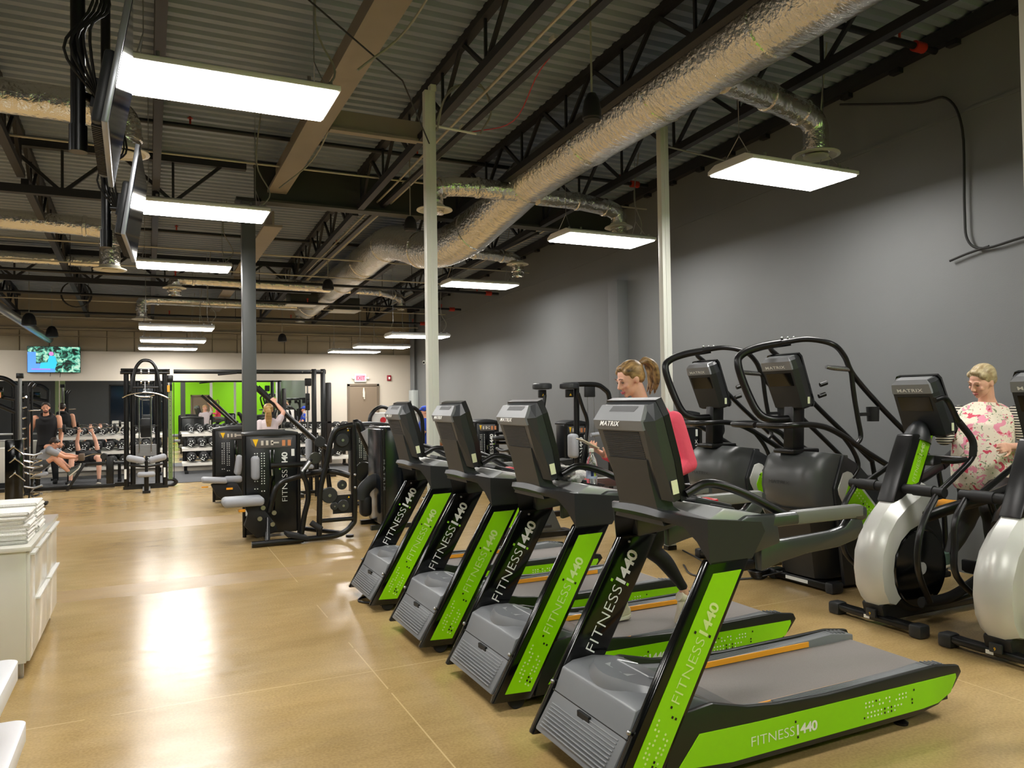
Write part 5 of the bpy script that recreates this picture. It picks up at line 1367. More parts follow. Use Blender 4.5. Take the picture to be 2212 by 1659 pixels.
s = MB(); s.tube([(-0.28, 0, 0.95), (-0.32, 0, 0.05)], 0.04); s.tube([(0.25, 0, 0.95), (0.3, 0, 0.05)], 0.04); s.box(-0.36, 0.5, -0.05, 0.05, 0.0125, 0.07); s.tube([(-0.3, 0, 0.3), (0.3, 0, 0.3)], 0.03); s.build('bench_frame', BLK, t)
s = MB(); s.tube(smooth_path([(-0.6, -0.3, 0.78), (-0.3, -0.3, 0.76), (-0.1, -0.3, 0.80), (0.15, -0.3, 0.76), (0.5, -0.3, 0.78)], 4), 0.014); s.tube([(-0.3, 0, 0.75), (-0.3, -0.3, 0.76)], 0.02); s.tube([(0.3, 0, 0.75), (0.3, -0.3, 0.76)], 0.02); s.build('curl_bar_rest', STEEL, t)
# ================================================================ people
def V3(p): return Vector(p)

def finish(o, voxel, smooth=6):
    m = o.modifiers.new('remesh', 'REMESH'); m.mode = 'VOXEL'; m.voxel_size = voxel; m.use_smooth_shade = True
    s = o.modifiers.new('smooth', 'SMOOTH'); s.factor = 0.5; s.iterations = smooth
    return o

def limb(mb, pts, rs, n=14):
    P = [V3(p) for p in pts]
    path = smooth_path(P, 5)
    rr = []
    for i in range(len(path)):
        t = i / 5
        k = min(int(t), len(rs) - 2)
        f = t - k
        rr.append(lerp(rs[k], rs[k + 1], f * f * (3 - 2 * f)))
    mb.tube(path, rr, n=n)
    mb.ball(P[0], rs[0], n=n); mb.ball(P[-1], rs[-1], n=n)

def ellring(c, x, y, rx, ry, n=20, sq=2.3):
    out = []
    for a in range(n):
        t = 2 * PI * a / n
        ca, sa = math.cos(t), math.sin(t)
        px = math.copysign(abs(ca) ** (2 / sq), ca) * rx
        py = math.copysign(abs(sa) ** (2 / sq), sa) * ry
        out.append(c + x * px + y * py)
    return out

def torso(mb, secs, rt_dir, n=20):
    """secs: (centre, half width, half depth, side dir or None)"""
    rings = []
    for i, sct in enumerate(secs):
        c, w, d = V3(sct[0]), sct[1], sct[2]
        a = V3(secs[max(i - 1, 0)][0]); b = V3(secs[min(i + 1, len(secs) - 1)][0])
        up_ = (b - a).normalized()
        x = (V3(rt_dir) - up_ * V3(rt_dir).dot(up_)).normalized()
        y = up_.cross(x)
        rings.append(ellring(c, x, y, w, d, n))
    mb.loft(rings)

def hand(mb, wrist, fdir, palm, side, curl=0.6, s=1.0, spread=0.12, thumb_curl=0.5):
    """palm box plus five fingers; fdir along fingers, palm = direction the palm faces, side: +1 thumb on (fdir x palm)"""
    w = V3(wrist); f = V3(fdir).normalized(); p = V3(palm); p = (p - f * p.dot(f)).normalized(); t = f.cross(p).normalized() * side
    pr = []
    for a, hw, hd in ((0.0, 0.026, 0.018), (0.02, 0.031, 0.016), (0.05, 0.039, 0.015), (0.082, 0.040, 0.013)):
        pr.append(ellring(w + f * a * s, t, p, hw * s, hd * s, 14))
    mb.loft(pr)
    for i, (off, L) in enumerate(((0.030, 0.070), (0.010, 0.078), (-0.011, 0.072), (-0.030, 0.057))):
        b = w + f * 0.078 * s + t * off * s
        d = (f + t * off / 0.03 * spread).normalized()
        pts = [b]; ang = 0
        for k, fr in enumerate((0.45, 0.32, 0.23)):
            ang += curl * (0.9 if k else 0.6)
            dd = d * math.cos(ang) + p * math.sin(ang)
            pts.append(pts[-1] + dd * L * fr * s)
        mb.tube(pts, [0.0092 * s, 0.0088 * s, 0.0080 * s, 0.0066 * s], n=8); mb.ball(pts[-1], 0.0066 * s, n=8); mb.ball(pts[0], 0.0095 * s, n=8)
    b = w + f * 0.022 * s + t * 0.030 * s
    d = (f * 0.7 + t * 0.7 + p * 0.25 * thumb_curl).normalized()
    p1 = b + d * 0.034 * s; p2 = p1 + (d + f * 0.5 + p * thumb_curl).normalized() * 0.028 * s; p3 = p2 + (f + p * thumb_curl * 1.3).normalized() * 0.022 * s
    mb.tube([b, p1, p2, p3], [0.014 * s, 0.011 * s, 0.0098 * s, 0.0075 * s], n=8); mb.ball(p3, 0.0075 * s, n=8)

def head(mb, c, f, u, s=1.0, heavy=1.0):
    c = V3(c); f = V3(f).normalized(); u = V3(u); u = (u - f * u.dot(f)).normalized(); r = f.cross(u)
    T = Matrix(((r.x, f.x, u.x, c.x), (r.y, f.y, u.y, c.y), (r.z, f.z, u.z, c.z), (0, 0, 0, 1))) @ Matrix.Scale(s, 4)
    mb.ball((0, -0.012, 0.03), (0.073, 0.092, 0.083), n=20, T=T)
    mb.ball((0, 0.028, 0.0), (0.062 * heavy, 0.058, 0.075), n=18, T=T)
    mb.ball((0, 0.030, -0.050), (0.052 * heavy, 0.052, 0.052), n=18, T=T)
    mb.ball((0, 0.066, -0.088), (0.020, 0.018, 0.016), n=12, T=T)              # chin
    for sx in (-1, 1):
        mb.ball((sx * 0.036, 0.066, -0.022), (0.020 * heavy, 0.016, 0.020), n=12, T=T)   # cheeks
        mb.ball((sx * 0.024, 0.082, 0.024), (0.022, 0.009, 0.008), n=10, T=T)        # brow
        mb.ball((sx * 0.074, -0.004, -0.004), (0.010, 0.020, 0.031), n=12, T=T)      # ear
        mb.ball((sx * 0.012, 0.096, -0.032), (0.008, 0.010, 0.007), n=8, T=T)        # nostril wing
    mb.tube([(0, 0.082, 0.018), (0, 0.096, -0.006), (0, 0.108, -0.026), (0, 0.096, -0.036)], [0.008, 0.010, 0.011, 0.008], n=10, T=T)
    return T

def face_parts(par, T, lip='b5564e', brow='5a4230', eye='2a211c', open_=True, glasses=False):
    s = MB()
    for sx in (-1, 1):
        s.ball((sx * 0.030, 0.081, 0.004), (0.0135, 0.007, 0.0075 if open_ else 0.003), n=10, T=T)
    s.build('eyes', mat('eye_' + eye, eye, 0.25), par)
    s = MB()
    for sx in (-1, 1):
        s.tube([(sx * 0.014, 0.0915, 0.030), (sx * 0.030, 0.0915, 0.036), (sx * 0.046, 0.080, 0.030)], [0.0028, 0.0036, 0.0018], n=6, T=T)
        s.tube([(sx * 0.017, 0.088, 0.010), (sx * 0.030, 0.0885, 0.0125), (sx * 0.044, 0.080, 0.008)], [0.0018, 0.0022, 0.0015], n=6, T=T)
    s.build('eyebrows', mat('brow_' + brow, brow, 0.6), par)
    s = MB()
    s.tube([(-0.022, 0.083, -0.060), (-0.008, 0.093, -0.0575), (0.0, 0.0935, -0.059), (0.008, 0.093, -0.0575), (0.022, 0.083, -0.060)], [0.0025, 0.0048, 0.0042, 0.0048, 0.0025], n=8, T=T)
    s.tube([(-0.019, 0.083, -0.063), (0.0, 0.0925, -0.067), (0.019, 0.083, -0.063)], [0.003, 0.006, 0.003], n=8, T=T)
    s.build('lips', mat('lip_' + lip, lip, 0.4), par)
    if glasses:
        s = MB()
        for sx in (-1, 1):
            s.tube([(sx * 0.030 + 0.020 * math.cos(a * PI / 6), 0.100, 0.004 + 0.015 * math.sin(a * PI / 6)) for a in range(12)], 0.002, n=5, T=T, closed=True)
            s.tube([(sx * 0.050, 0.098, 0.008), (sx * 0.078, 0.0, 0.008)], 0.002, n=5, T=T)
        s.tube([(-0.010, 0.101, 0.006), (0.010, 0.101, 0.006)], 0.002, n=5, T=T)
        s.build('glasses', BLK, par)

def hair_cap(mb, T, full=1.0, low=-0.03, fringe=0.035):
    mb.ball((0, -0.024, 0.045), (0.079 * full, 0.090 * full, 0.080 * full), n=20, T=T)
    mb.ball((0, -0.050, 0.005), (0.070 * full, 0.060 * full, 0.062), n=16, T=T)
    for sx in (-1, 1):
        mb.ball((sx * 0.060, -0.018, 0.030), (0.022, 0.050, 0.042), n=14, T=T)
        mb.ball((sx * 0.050, 0.030, 0.066), (0.026, 0.034, 0.026), n=12, T=T)
    mb.ball((0, 0.030, 0.092), (0.052, 0.040, 0.024), n=14, T=T)

def hair_mat(name, dark, light):
    m = bpy.data.materials.new(name); m.use_nodes = True
    nt = m.node_tree; b = nt.nodes['Principled BSDF']; b.inputs['Roughness'].default_value = 0.45
    tc = nt.nodes.new('ShaderNodeTexCoord'); mp = nt.nodes.new('ShaderNodeMapping'); mp.inputs['Scale'].default_value = (0.12, 1.0, 0.45)
    w = nt.nodes.new('ShaderNodeTexNoise'); w.inputs['Scale'].default_value = 60; w.inputs['Detail'].default_value = 4; w.inputs['Distortion'].default_value = 0.1
    r = nt.nodes.new('ShaderNodeValToRGB'); r.color_ramp.elements[0].position = 0.30; r.color_ramp.elements[1].position = 0.75
    r.color_ramp.elements[0].color = hexc(dark); r.color_ramp.elements[1].color = hexc(light)
    nt.links.new(tc.outputs['Object'], mp.inputs[0]); nt.links.new(mp.outputs[0], w.inputs['Vector']); nt.links.new(w.outputs['Fac'], r.inputs[0]); nt.links.new(r.outputs[0], b.inputs['Base Color'])
    bp = nt.nodes.new('ShaderNodeBump'); bp.inputs['Strength'].default_value = 0.5; bp.inputs['Distance'].default_value = 0.004
    nt.links.new(w.outputs['Fac'], bp.inputs['Height']); nt.links.new(bp.outputs[0], b.inputs['Normal'])
    return m

def shoe(par, ankle, toe, side_up, m, sole_m, L=0.27, name='shoe'):
    """shoe from heel under the ankle to the toe"""
    a = V3(ankle); tdir = V3(toe).normalized(); u = V3(side_up); u = (u - tdir * u.dot(tdir)).normalized(); x = tdir.cross(u)
    base = a - u * 0.075 - tdir * 0.055
    s = MB(); rings = []
    for q, hw, hz, up_ in ((0.0, 0.022, 0.030, 0.045), (0.03, 0.034, 0.045, 0.05), (0.09, 0.037, 0.050, 0.052), (0.15, 0.043, 0.034, 0.040), (0.21, 0.047, 0.026, 0.032), (0.25, 0.038, 0.020, 0.026), (0.272, 0.016, 0.012, 0.02)):
        rings.append(ellring(base + tdir * q * L / 0.27 + u * up_, x, u, hw, hz, 16))
    s.loft(rings); s.tube([base + tdir * 0.05 + u * 0.07, base + tdir * 0.052 + u * 0.115], [0.040, 0.034], n=14)
    sh = s.build(name, m, par)
    s = MB(); rings = []
    for q, hw, z in ((0.0, 0.024, 0.006), (0.03, 0.037, 0.0), (0.09, 0.036, 0.0), (0.15, 0.044, 0.0), (0.21, 0.049, 0.0), (0.255, 0.038, 0.006), (0.278, 0.014, 0.016)):
        rings.append(ellring(base + tdir * q * L / 0.27 + u * (z + 0.014), x, u, hw, 0.016, 16, 4))
    s.loft(rings); s.build('sole', sole_m, sh)
    return sh

WSOLE = mat('shoe_sole', 'e9e4d2', 0.5)
# ---------------- woman walking on the second treadmill
t = thing('person', 'woman in a pink top with a ponytail walking on a treadmill, looking at a phone', 'person', (2.95, 4.19, 0.235))
O = Vector((2.95, 4.19, 0.235))
L = lambda x, y, z: Vector((x, y, z)) - O
b = MB()
Hc = L(2.862, 4.20, 1.830); hf = Vector((-0.93, 0.03, -0.36)); hu = Vector((-0.3, 0, 0.95))
Th = head(b, Hc, hf, hu, 0.98)
limb(b, [L(2.90, 4.19, 1.78), L(2.935, 4.18, 1.68), L(2.97, 4.18, 1.60)], [0.050, 0.050, 0.062])
torso(b, [(L(2.99, 4.18, 1.62), 0.10, 0.06), (L(2.98, 4.18, 1.58), 0.175, 0.085), (L(2.985, 4.18, 1.48), 0.175, 0.105), (L(3.0, 4.18, 1.30), 0.140, 0.095), (L(3.01, 4.18, 1.17), 0.150, 0.10), (L(3.01, 4.18, 1.05), 0.17, 0.11)], (0, 1, 0))
# near arm hangs and bends to the grip, far arm lifts the phone
SN, EN, WN = L(3.05, 3.99, 1.56), L(3.12, 3.93, 1.28), L(2.84, 3.97, 1.16)
SF, EF, WF = L(2.98, 4.37, 1.56), L(2.90, 4.40, 1.29), L(2.66, 4.22, 1.345)
limb(b, [SN, EN], [0.048, 0.036]); limb(b, [EN, WN], [0.036, 0.024])
limb(b, [SF, EF], [0.048, 0.036]); limb(b, [EF, WF], [0.036, 0.024])
hand(b, WN, (-0.9, 0.0, 0.1), (0, 0.2, -1), -1, 0.5)
hand(b, WF, (-0.75, -0.15, 0.35), (-0.3, -0.2, 0.9), -1, 0.55)
body = finish(b.build('body', SKIN2, t), 0.007, 4)
face_parts(t, Th, 'c0606a', '6a4a35', '30261f', open_=False)
hm = hair_mat('hair_streaked', '3a2416', 'c9a26a')
s = MB(); hair_cap(s, Th, 1.03)
s.ball((0, -0.108, 0.062), (0.024, 0.024, 0.026), n=12, T=Th)
finish(s.build('hair', hm, t), 0.006, 5)
s = MB()
for k in range(9):
    a = (k - 4) / 4
    s.tube(smooth_path([(0.006 * a, -0.115, 0.075), (0.026 * a, -0.165, 0.080 - 0.01 * abs(a)), (0.044 * a, -0.190, 0.02), (0.046 * a, -0.178 + 0.012 * (k % 2), -0.065), (0.030 * a, -0.150 + 0.02 * (k % 3), -0.135 - 0.02 * (k % 2))], 5), [0.014, 0.015, 0.016, 0.018, 0.019, 0.020, 0.020, 0.020, 0.020, 0.021, 0.021, 0.020, 0.019, 0.018, 0.017, 0.016, 0.014, 0.012, 0.010, 0.007, 0.003], T=Th, n=8)
s.build('ponytail', hm, t)
# top
PINK = mat('pink_knit', 'f4566e', 0.7, bump=0.15, bscale=40)
s = MB()
torso(s, [(L(2.975, 4.18, 1.645), 0.085, 0.060), (L(3.01, 4.18, 1.615), 0.135, 0.075), (L(3.03, 4.18, 1.57), 0.190, 0.095), (L(3.03, 4.18, 1.47), 0.190, 0.125), (L(3.03, 4.18, 1.32), 0.165, 0.120), (L(2.99, 4.18, 1.15), 0.175, 0.125), (L(3.0, 4.18, 1.02), 0.19, 0.135)], (0, 1, 0))
limb(s, [SN, EN], [0.062, 0.050]); limb(s, [EN, WN.lerp(EN, 0.12)], [0.050, 0.036])
limb(s, [SF, EF], [0.062, 0.050]); limb(s, [EF, WF.lerp(EF, 0.15)], [0.050, 0.036])
finish(s.build('shirt', PINK, t), 0.009, 4)
LEG = mat('black_leggings', '0b0b0d', 0.55)
s = MB()
torso(s, [(L(3.01, 4.18, 1.10), 0.165, 0.115), (L(3.03, 4.18, 0.98), 0.178, 0.125), (L(3.03, 4.18, 0.88), 0.165, 0.12)], (0, 1, 0))
kn, an = L(2.93, 4.10, 0.72), L(3.165, 4.08, 0.46)
limb(s, [L(3.03, 4.09, 0.98), kn.lerp(L(3.03, 4.09, 0.98), 0.45), kn], [0.095, 0.080, 0.055]); limb(s, [kn, kn.lerp(an, 0.35) + Vector((0.02, 0, 0.01)), an], [0.055, 0.054, 0.033])
kf, af = L(2.90, 4.29, 0.68), L(2.84, 4.31, 0.37)
limb(s, [L(3.02, 4.27, 0.98), kf], [0.092, 0.056]); limb(s, [kf, kf.lerp(af, 0.35) + Vector((0.02, 0, 0)), af], [0.054, 0.053, 0.033])
finish(s.build('leggings', LEG, t), 0.010, 4)
s = MB(); limb(s, [an, L(3.18, 4.08, 0.40)], [0.031, 0.030]); finish(s.build('ankle', SKIN2, t), 0.008, 2)
CRM = mat('cream_shoe', 'e6dcc4', 0.6)
shoe(t, L(3.165, 4.08, 0.385), (-0.50, 0.0, -0.86), (-0.75, 0, 0.62), CRM, WSOLE, 0.245)
sh = shoe(t, L(2.84, 4.31, 0.315), (-0.99, -0.1, 0.0), (0, 0, 1), CRM, WSOLE, 0.25)
t2 = thing('smartphone', 'phone held in the hand of the woman in the pink top', 'phone', (2.505, 4.16, 1.425))
s = MB(); s.box(-0.075, 0.075, -0.036, 0.036, -0.004, 0.004, bev=0.003); p = s.build('phone_body', mat('phone_cream_case', 'd8ccb0', 0.4), t2); p.rotation_euler = (0.1, 0.42, 0.15)

# ---------------- woman on the elliptical
FLOR = bpy.data.materials.new('floral_knit'); FLOR.use_nodes = True
nt = FLOR.node_tree; bs = nt.nodes['Principled BSDF']; bs.inputs['Roughness'].default_value = 0.75
tc = nt.nodes.new('ShaderNodeTexCoord')
def _mixc(a, c2, fac):
    x = nt.nodes.new('ShaderNodeMix'); x.data_type = 'RGBA'
    nt.links.new(fac, x.inputs[0])
    if isinstance(a, tuple): x.inputs[6].default_value = a
    else: nt.links.new(a, x.inputs[6])
    x.inputs[7].default_value = c2
    return x.outputs[2]
def _blob(scale, thr, seed, wob=0.5):
    mp = nt.nodes.new('ShaderNodeMapping'); mp.inputs['Location'].default_value = (seed, seed * 2, seed)
    nt.links.new(tc.outputs['Object'], mp.inputs[0])
    n = nt.nodes.new('ShaderNodeTexNoise'); n.inputs['Scale'].default_value = scale; n.inputs['Detail'].default_value = 3; n.inputs['Distortion'].default_value = wob
    nt.links.new(mp.outputs[0], n.inputs['Vector'])
    g = nt.nodes.new('ShaderNodeMath'); g.operation = 'GREATER_THAN'; g.inputs[1].default_value = thr
    nt.links.new(n.outputs['Fac'], g.inputs[0]); return g.outputs[0]
c_ = _mixc(hexc('efe3cf'), hexc('8f9a78'), _blob(22, 0.60, 3, 1.5))
c_ = _mixc(c_, hexc('f09ab0'), _blob(14, 0.585, 7))
c_ = _mixc(c_, hexc('d94f66'), _blob(15, 0.63, 7.2))
c_ = _mixc(c_, hexc('b32743'), _blob(30, 0.68, 1.2))
nt.links.new(c_, bs.inputs['Base Color'])
STR = bpy.data.materials.new('striped_knit'); STR.use_nodes = True
nt = STR.node_tree; bs = nt.nodes['Principled BSDF']; bs.inputs['Roughness'].default_value = 0.75
tc2 = nt.nodes.new('ShaderNodeTexCoord'); wv = nt.nodes.new('ShaderNodeTexWave'); wv.bands_direction = 'Z'; wv.inputs['Scale'].default_value = 15
nt.links.new(tc2.outputs['Object'], wv.inputs['Vector']); rp = nt.nodes.new('ShaderNodeValToRGB'); rp.color_ramp.interpolation = 'CONSTANT'
rp.color_ramp.elements[0].color = hexc('17171a'); rp.color_ramp.elements[1].color = hexc('e8e2d4'); rp.color_ramp.elements[1].position = 0.45
nt.links.new(wv.outputs['Fac'], rp.inputs[0]); nt.links.new(rp.outputs[0], bs.inputs['Base Color'])

t = thing('person', 'woman in a floral top with striped sleeves and black leggings on the elliptical', 'person', (6.2, 4.0, 0.30))
O = Vector((6.2, 4.0, 0.30))
b = MB()
Hc = L(6.16, 3.99, 1.80); hf = Vector((-0.90, 0.12, -0.38)); hu = Vector((-0.25, -0.1, 0.95))
Th = head(b, Hc, hf, hu, 1.12, 1.10)
limb(b, [L(6.22, 4.0, 1.78), L(6.26, 4.02, 1.68), L(6.29, 4.03, 1.60)], [0.058, 0.060, 0.075])
SX = Vector((-0.35, 0.94, 0)).normalized()     # shoulder line, torso turned a little to the camera
torso(b, [(L(6.29, 4.03, 1.60), 0.12, 0.07), (L(6.27, 4.03, 1.55), 0.19, 0.10), (L(6.24, 4.03, 1.42), 0.20, 0.14), (L(6.22, 4.03, 1.2), 0.19, 0.14), (L(6.25, 4.03, 1.0), 0.2, 0.15)], SX)
c0 = L(6.28, 4.03, 1.53)
SN = c0 - SX * 0.21; SF = c0 + SX * 0.21
EN, WN = L(6.36, 3.74, 1.27), L(6.06, 3.72, 1.285)
EF, WF = L(6.00, 4.22, 1.34), L(5.84, 4.16, 1.50)
for a_, e_, w_ in ((SN, EN, WN), (SF, EF, WF)):
    limb(b, [a_, e_], [0.060, 0.046]); limb(b, [e_, w_], [0.046, 0.028])
hand(b, WN, (-0.95, -0.15, -0.02), (0.1, 1, -0.3), 1, 0.9)
hand(b, WF, (-0.6, 0.0, 0.8), (-0.6, 0, -0.5), -1, 0.8)
finish(b.build('body', SKIN2, t), 0.007, 4)
face_parts(t, Th, 'b8635e', '9a7a58', '463a30', open_=False)
hm2 = hair_mat('hair_blonde_grey', '8a7048', 'd8c8a0')
s = MB(); hair_cap(s, Th, 1.06); s.ball((0, -0.112, 0.0), (0.032, 0.030, 0.032), n=12, T=Th); s.ball((0.01, -0.135, -0.02), (0.02, 0.02, 0.024), n=10, T=Th)
finish(s.build('hair', hm2, t), 0.006, 4)
s = MB()
torso(s, [(L(6.28, 4.03, 1.625), 0.105, 0.075), (L(6.275, 4.03, 1.59), 0.165, 0.095), (L(6.265, 4.03, 1.53), 0.220, 0.125), (L(6.235, 4.03, 1.42), 0.225, 0.175), (L(6.21, 4.03, 1.28), 0.225, 0.190), (L(6.20, 4.02, 1.12), 0.240, 0.205), (L(6.22, 4.02, 1.00), 0.250, 0.200), (L(6.23, 4.02, 0.95), 0.235, 0.18)], SX)
finish(s.build('shirt', FLOR, t), 0.010, 4)
s = MB(); limb(s, [SN, EN], [0.078, 0.068]); limb(s, [EN, EN.lerp(WN, 0.28)], [0.066, 0.058]); finish(s.build('sleeve', STR, t), 0.009, 3)
s = MB(); limb(s, [SF, EF], [0.078, 0.068]); limb(s, [EF, EF.lerp(WF, 0.5)], [0.064, 0.05]); finish(s.build('sleeve', STR, t), 0.009, 3)
LEG2 = mat('brown_black_leggings', '1a1514', 0.6)
s = MB()
torso(s, [(L(6.23, 4.02, 1.05), 0.215, 0.165), (L(6.26, 4.02, 0.92), 0.235, 0.185), (L(6.27, 4.02, 0.80), 0.21, 0.17)], SX)
kn, an = L(5.93, 3.80, 0.80), L(5.93, 3.80, 0.47)
limb(s, [L(6.22, 3.88, 0.93), L(6.08, 3.82, 0.90), kn], [0.135, 0.125, 0.085]); limb(s, [kn, kn.lerp(an, 0.35) + Vector((0.03, 0, 0)), an], [0.082, 0.076, 0.046])
kf, af = L(6.26, 4.24, 0.60), L(6.02, 4.22, 0.36)
limb(s, [L(6.28, 4.14, 0.92), kf], [0.130, 0.080]); limb(s, [kf, kf.lerp(af, 0.35), af], [0.078, 0.07, 0.045])
finish(s.build('leggings', LEG2, t), 0.012, 4)
GRN = mat('green_grey_shoe', '4f6a5c', 0.6)
shoe(t, L(5.93, 3.80, 0.455), (-0.95, 0, -0.10), (0, 0, 1), GRN, WSOLE, 0.25)
shoe(t, L(5.97, 4.22, 0.345), (-0.97, 0, -0.12), (0, 0, 1), GRN, WSOLE, 0.25)

# ---------------- standing man in a sleeveless black hood
BCL = mat('black_cotton', '0d0d10', 0.8)
def simple_person(label, base, J, heading, skin, hairm, outfit, voxel=0.012, hs=1.0, face=True, hair='short', glasses=False, beard=None):
    """J: joint points in world coordinates"""
    t = thing('person', label, 'person', base)
    O = Vector(base)
    Q = {k: V3(v) - O for k, v in J.items()}
    b = MB()
    Th = head(b, Q['head'], heading[0], heading[1], hs)
    limb(b, [Q['head'] - V3(heading[1]).normalized() * 0.06, Q['neck']], [0.052, 0.062])
    sd = (Q['sl'] - Q['sr']).normalized()
    mid = (Q['sl'] + Q['sr']) / 2; hp = (Q['hl'] + Q['hr']) / 2
    sw = (Q['sl'] - Q['sr']).length / 2
    k_ = outfit.get('girth', 1.0)
    torso(b, [(Q['neck'], 0.08, 0.06), (mid, sw * 0.95, 0.09 * k_), (mid.lerp(hp, 0.25), sw * 0.92, 0.115 * k_), (mid.lerp(hp, 0.65), sw * 0.72, 0.10 * k_), (hp, 0.15 * k_, 0.11 * k_)], sd)
    r0 = outfit.get('arm', 0.050)
    for a_ in ('l', 'r'):
        limb(b, [Q['s' + a_], Q['s' + a_].lerp(Q['e' + a_], 0.5), Q['e' + a_]], [r0 * 1.15, r0, r0 * 0.8]); limb(b, [Q['e' + a_], Q['e' + a_].lerp(Q['w' + a_], 0.35), Q['w' + a_]], [r0 * 0.8, r0 * 0.82, r0 * 0.52])
        fd = Q['w' + a_] - Q['e' + a_]
        hand(b, Q['w' + a_], fd, outfit.get('palm', (0, 1, -0.2)), 1 if a_ == 'l' else -1, 1.0, 1.0)
        limb(b, [Q['h' + a_], Q['k' + a_]], [0.085, 0.056]); limb(b, [Q['k' + a_], Q['k' + a_].lerp(Q['a' + a_], 0.3), Q['a' + a_]], [0.055, 0.056, 0.036])
    finish(b.build('body', skin, t), voxel, 3)
    if face: face_parts(t, Th, glasses=glasses)
    if hair:
        s = MB(); hair_cap(s, Th, 1.0 if hair == 'short' else 1.06)
        finish(s.build('hair', hairm, t), 0.008, 3)
    if hair == 'pony':
        s = MB()
        for k in range(5):
            a = (k - 2) / 2
            s.tube(smooth_path([(0, -0.10, 0.05), (0.02 * a, -0.14, 0.0), (0.035 * a, -0.13, -0.12), (0.025 * a, -0.12, -0.28)], 4), [0.018] * 6 + [0.02] * 4 + [0.016, 0.012, 0.006], T=Th, n=8)
        s.build('ponytail', hairm, t)
    if beard:
        s = MB(); s.ball((0, 0.045, -0.075), (0.050, 0.045, 0.034), n=14, T=Th); s.ball((0, 0.088, -0.047), (0.022, 0.006, 0.005), n=8, T=Th); s.build('beard', mat('beard_brown', beard, 0.7), t)
    s = MB()
    g = 1.14 * k_
    torso(s, [(Q['neck'] + (Q['neck'] - mid).normalized() * 0.01, 0.085, 0.07), (mid.lerp(Q['neck'], 0.5), sw * 0.78, 0.09), (mid, sw * 1.02, 0.105 * g), (mid.lerp(hp, 0.25), sw * 1.0, 0.125 * g), (mid.lerp(hp, 0.65), sw * 0.84, 0.115 * g), (hp + (hp - mid).normalized() * 0.05, 0.165 * k_, 0.125 * g)], sd)
    if outfit.get('sleeve'):
        for a_ in ('l', 'r'):
            limb(s, [Q['s' + a_], Q['s' + a_].lerp(Q['e' + a_], outfit['sleeve'])], [r0 * 1.45, r0 * 1.35])
    if outfit.get('hood'):
        rings = [(Q['neck'] + Vector((0, 0.04, 0.0)), 0.1, 0.09), (Q['neck'] + Vector((0, 0.05, 0.05)), 0.105, 0.075)]
        s.tube(smooth_path([Q['neck'] + Vector((-0.09, -0.07, -0.06)), Q['neck'] + Vector((-0.10, 0.02, 0.03)), Q['neck'] + Vector((0, 0.10, 0.05)), Q['neck'] + Vector((0.10, 0.02, 0.03)), Q['neck'] + Vector((0.09, -0.07, -0.06)), Q['neck'] + Vector((0, -0.11, -0.10)), Q['neck'] + Vector((-0.09, -0.07, -0.06))], 4), 0.036)
    finish(s.build('shirt', outfit['top'], t), voxel, 3)
    if outfit.get('legs'):
        f = outfit.get('leglen', 1.0)
        s = MB(); torso(s, [(hp + (mid - hp) * 0.12, 0.165 * k_, 0.12 * k_), (hp, 0.175 * k_, 0.13 * k_), (hp - (mid - hp).normalized() * 0.10, 0.15 * k_, 0.12 * k_)], sd)
        for a_ in ('l', 'r'):
            if f > 0.6:
                limb(s, [Q['h' + a_], Q['k' + a_]], [0.105, 0.075]); limb(s, [Q['k' + a_], Q['k' + a_].lerp(Q['a' + a_], min(1, f))], [0.075, 0.058])
            else:
                limb(s, [Q['h' + a_], Q['h' + a_].lerp(Q['k' + a_], f)], [0.105, 0.095])
        finish(s.build('trousers' if f > 0.6 else 'shorts', outfit['legs'], t), voxel, 3)
    if outfit.get('shoes'):
        for a_ in ('l', 'r'):
            shoe(t, Q['a' + a_], outfit.get('toe', (0, -1, 0)), outfit.get('shoeup', (0, 0, 1)), outfit['shoes'], outfit.get('sole', WSOLE))
    return t, Th, Q

BRH = hair_mat('hair_dark_brown', '1c120c', '3a281c')
J = dict(head=(-2.06, 19.80, 1.70), neck=(-2.06, 19.86, 1.53), sl=(-1.83, 19.88, 1.47), sr=(-2.27, 19.88, 1.47), el=(-1.77, 19.86, 1.16), er=(-2.36, 19.90, 1.18), wl=(-1.77, 19.74, 0.92), wr=(-2.39, 19.82, 0.93),
         hl=(-1.96, 19.88, 0.92), hr=(-2.14, 19.88, 0.92), kl=(-1.90, 19.86, 0.50), kr=(-2.20, 19.86, 0.50), al=(-1.88, 19.90, 0.10), ar=(-2.23, 19.90, 0.10))
simple_person('man in a sleeveless black hooded top standing behind the row station', (-2.06, 19.88, 0.0125), J, ((0.05, -1, -0.12), (0, -0.1, 1)), SKIN, BRH,
              dict(top=BCL, legs=BCL, leglen=1.0, shoes=BCL, sole=BLKM, arm=0.062, hood=True, girth=1.12), hs=1.06, beard='4a3426')
GRT = mat('grey_tshirt', '8f9094', 0.8); GRS = mat('grey_shorts', '3f4143', 0.8)
J = dict(head=(-1.73, 18.06, 0.97), neck=(-1.86, 18.1, 0.90), sl=(-1.80, 18.30, 0.84), sr=(-1.80, 17.92, 0.84), el=(-1.55, 18.28, 0.72), er=(-1.55, 17.96, 0.70), wl=(-1.33, 18.16, 0.69), wr=(-1.33, 18.04, 0.67),
         hl=(-2.02, 18.2, 0.50), hr=(-2.02, 18.02, 0.50), kl=(-1.74, 18.24, 0.72), kr=(-1.74, 17.98, 0.70), al=(-1.46, 18.22, 0.42), ar=(-1.46, 18.0, 0.38))
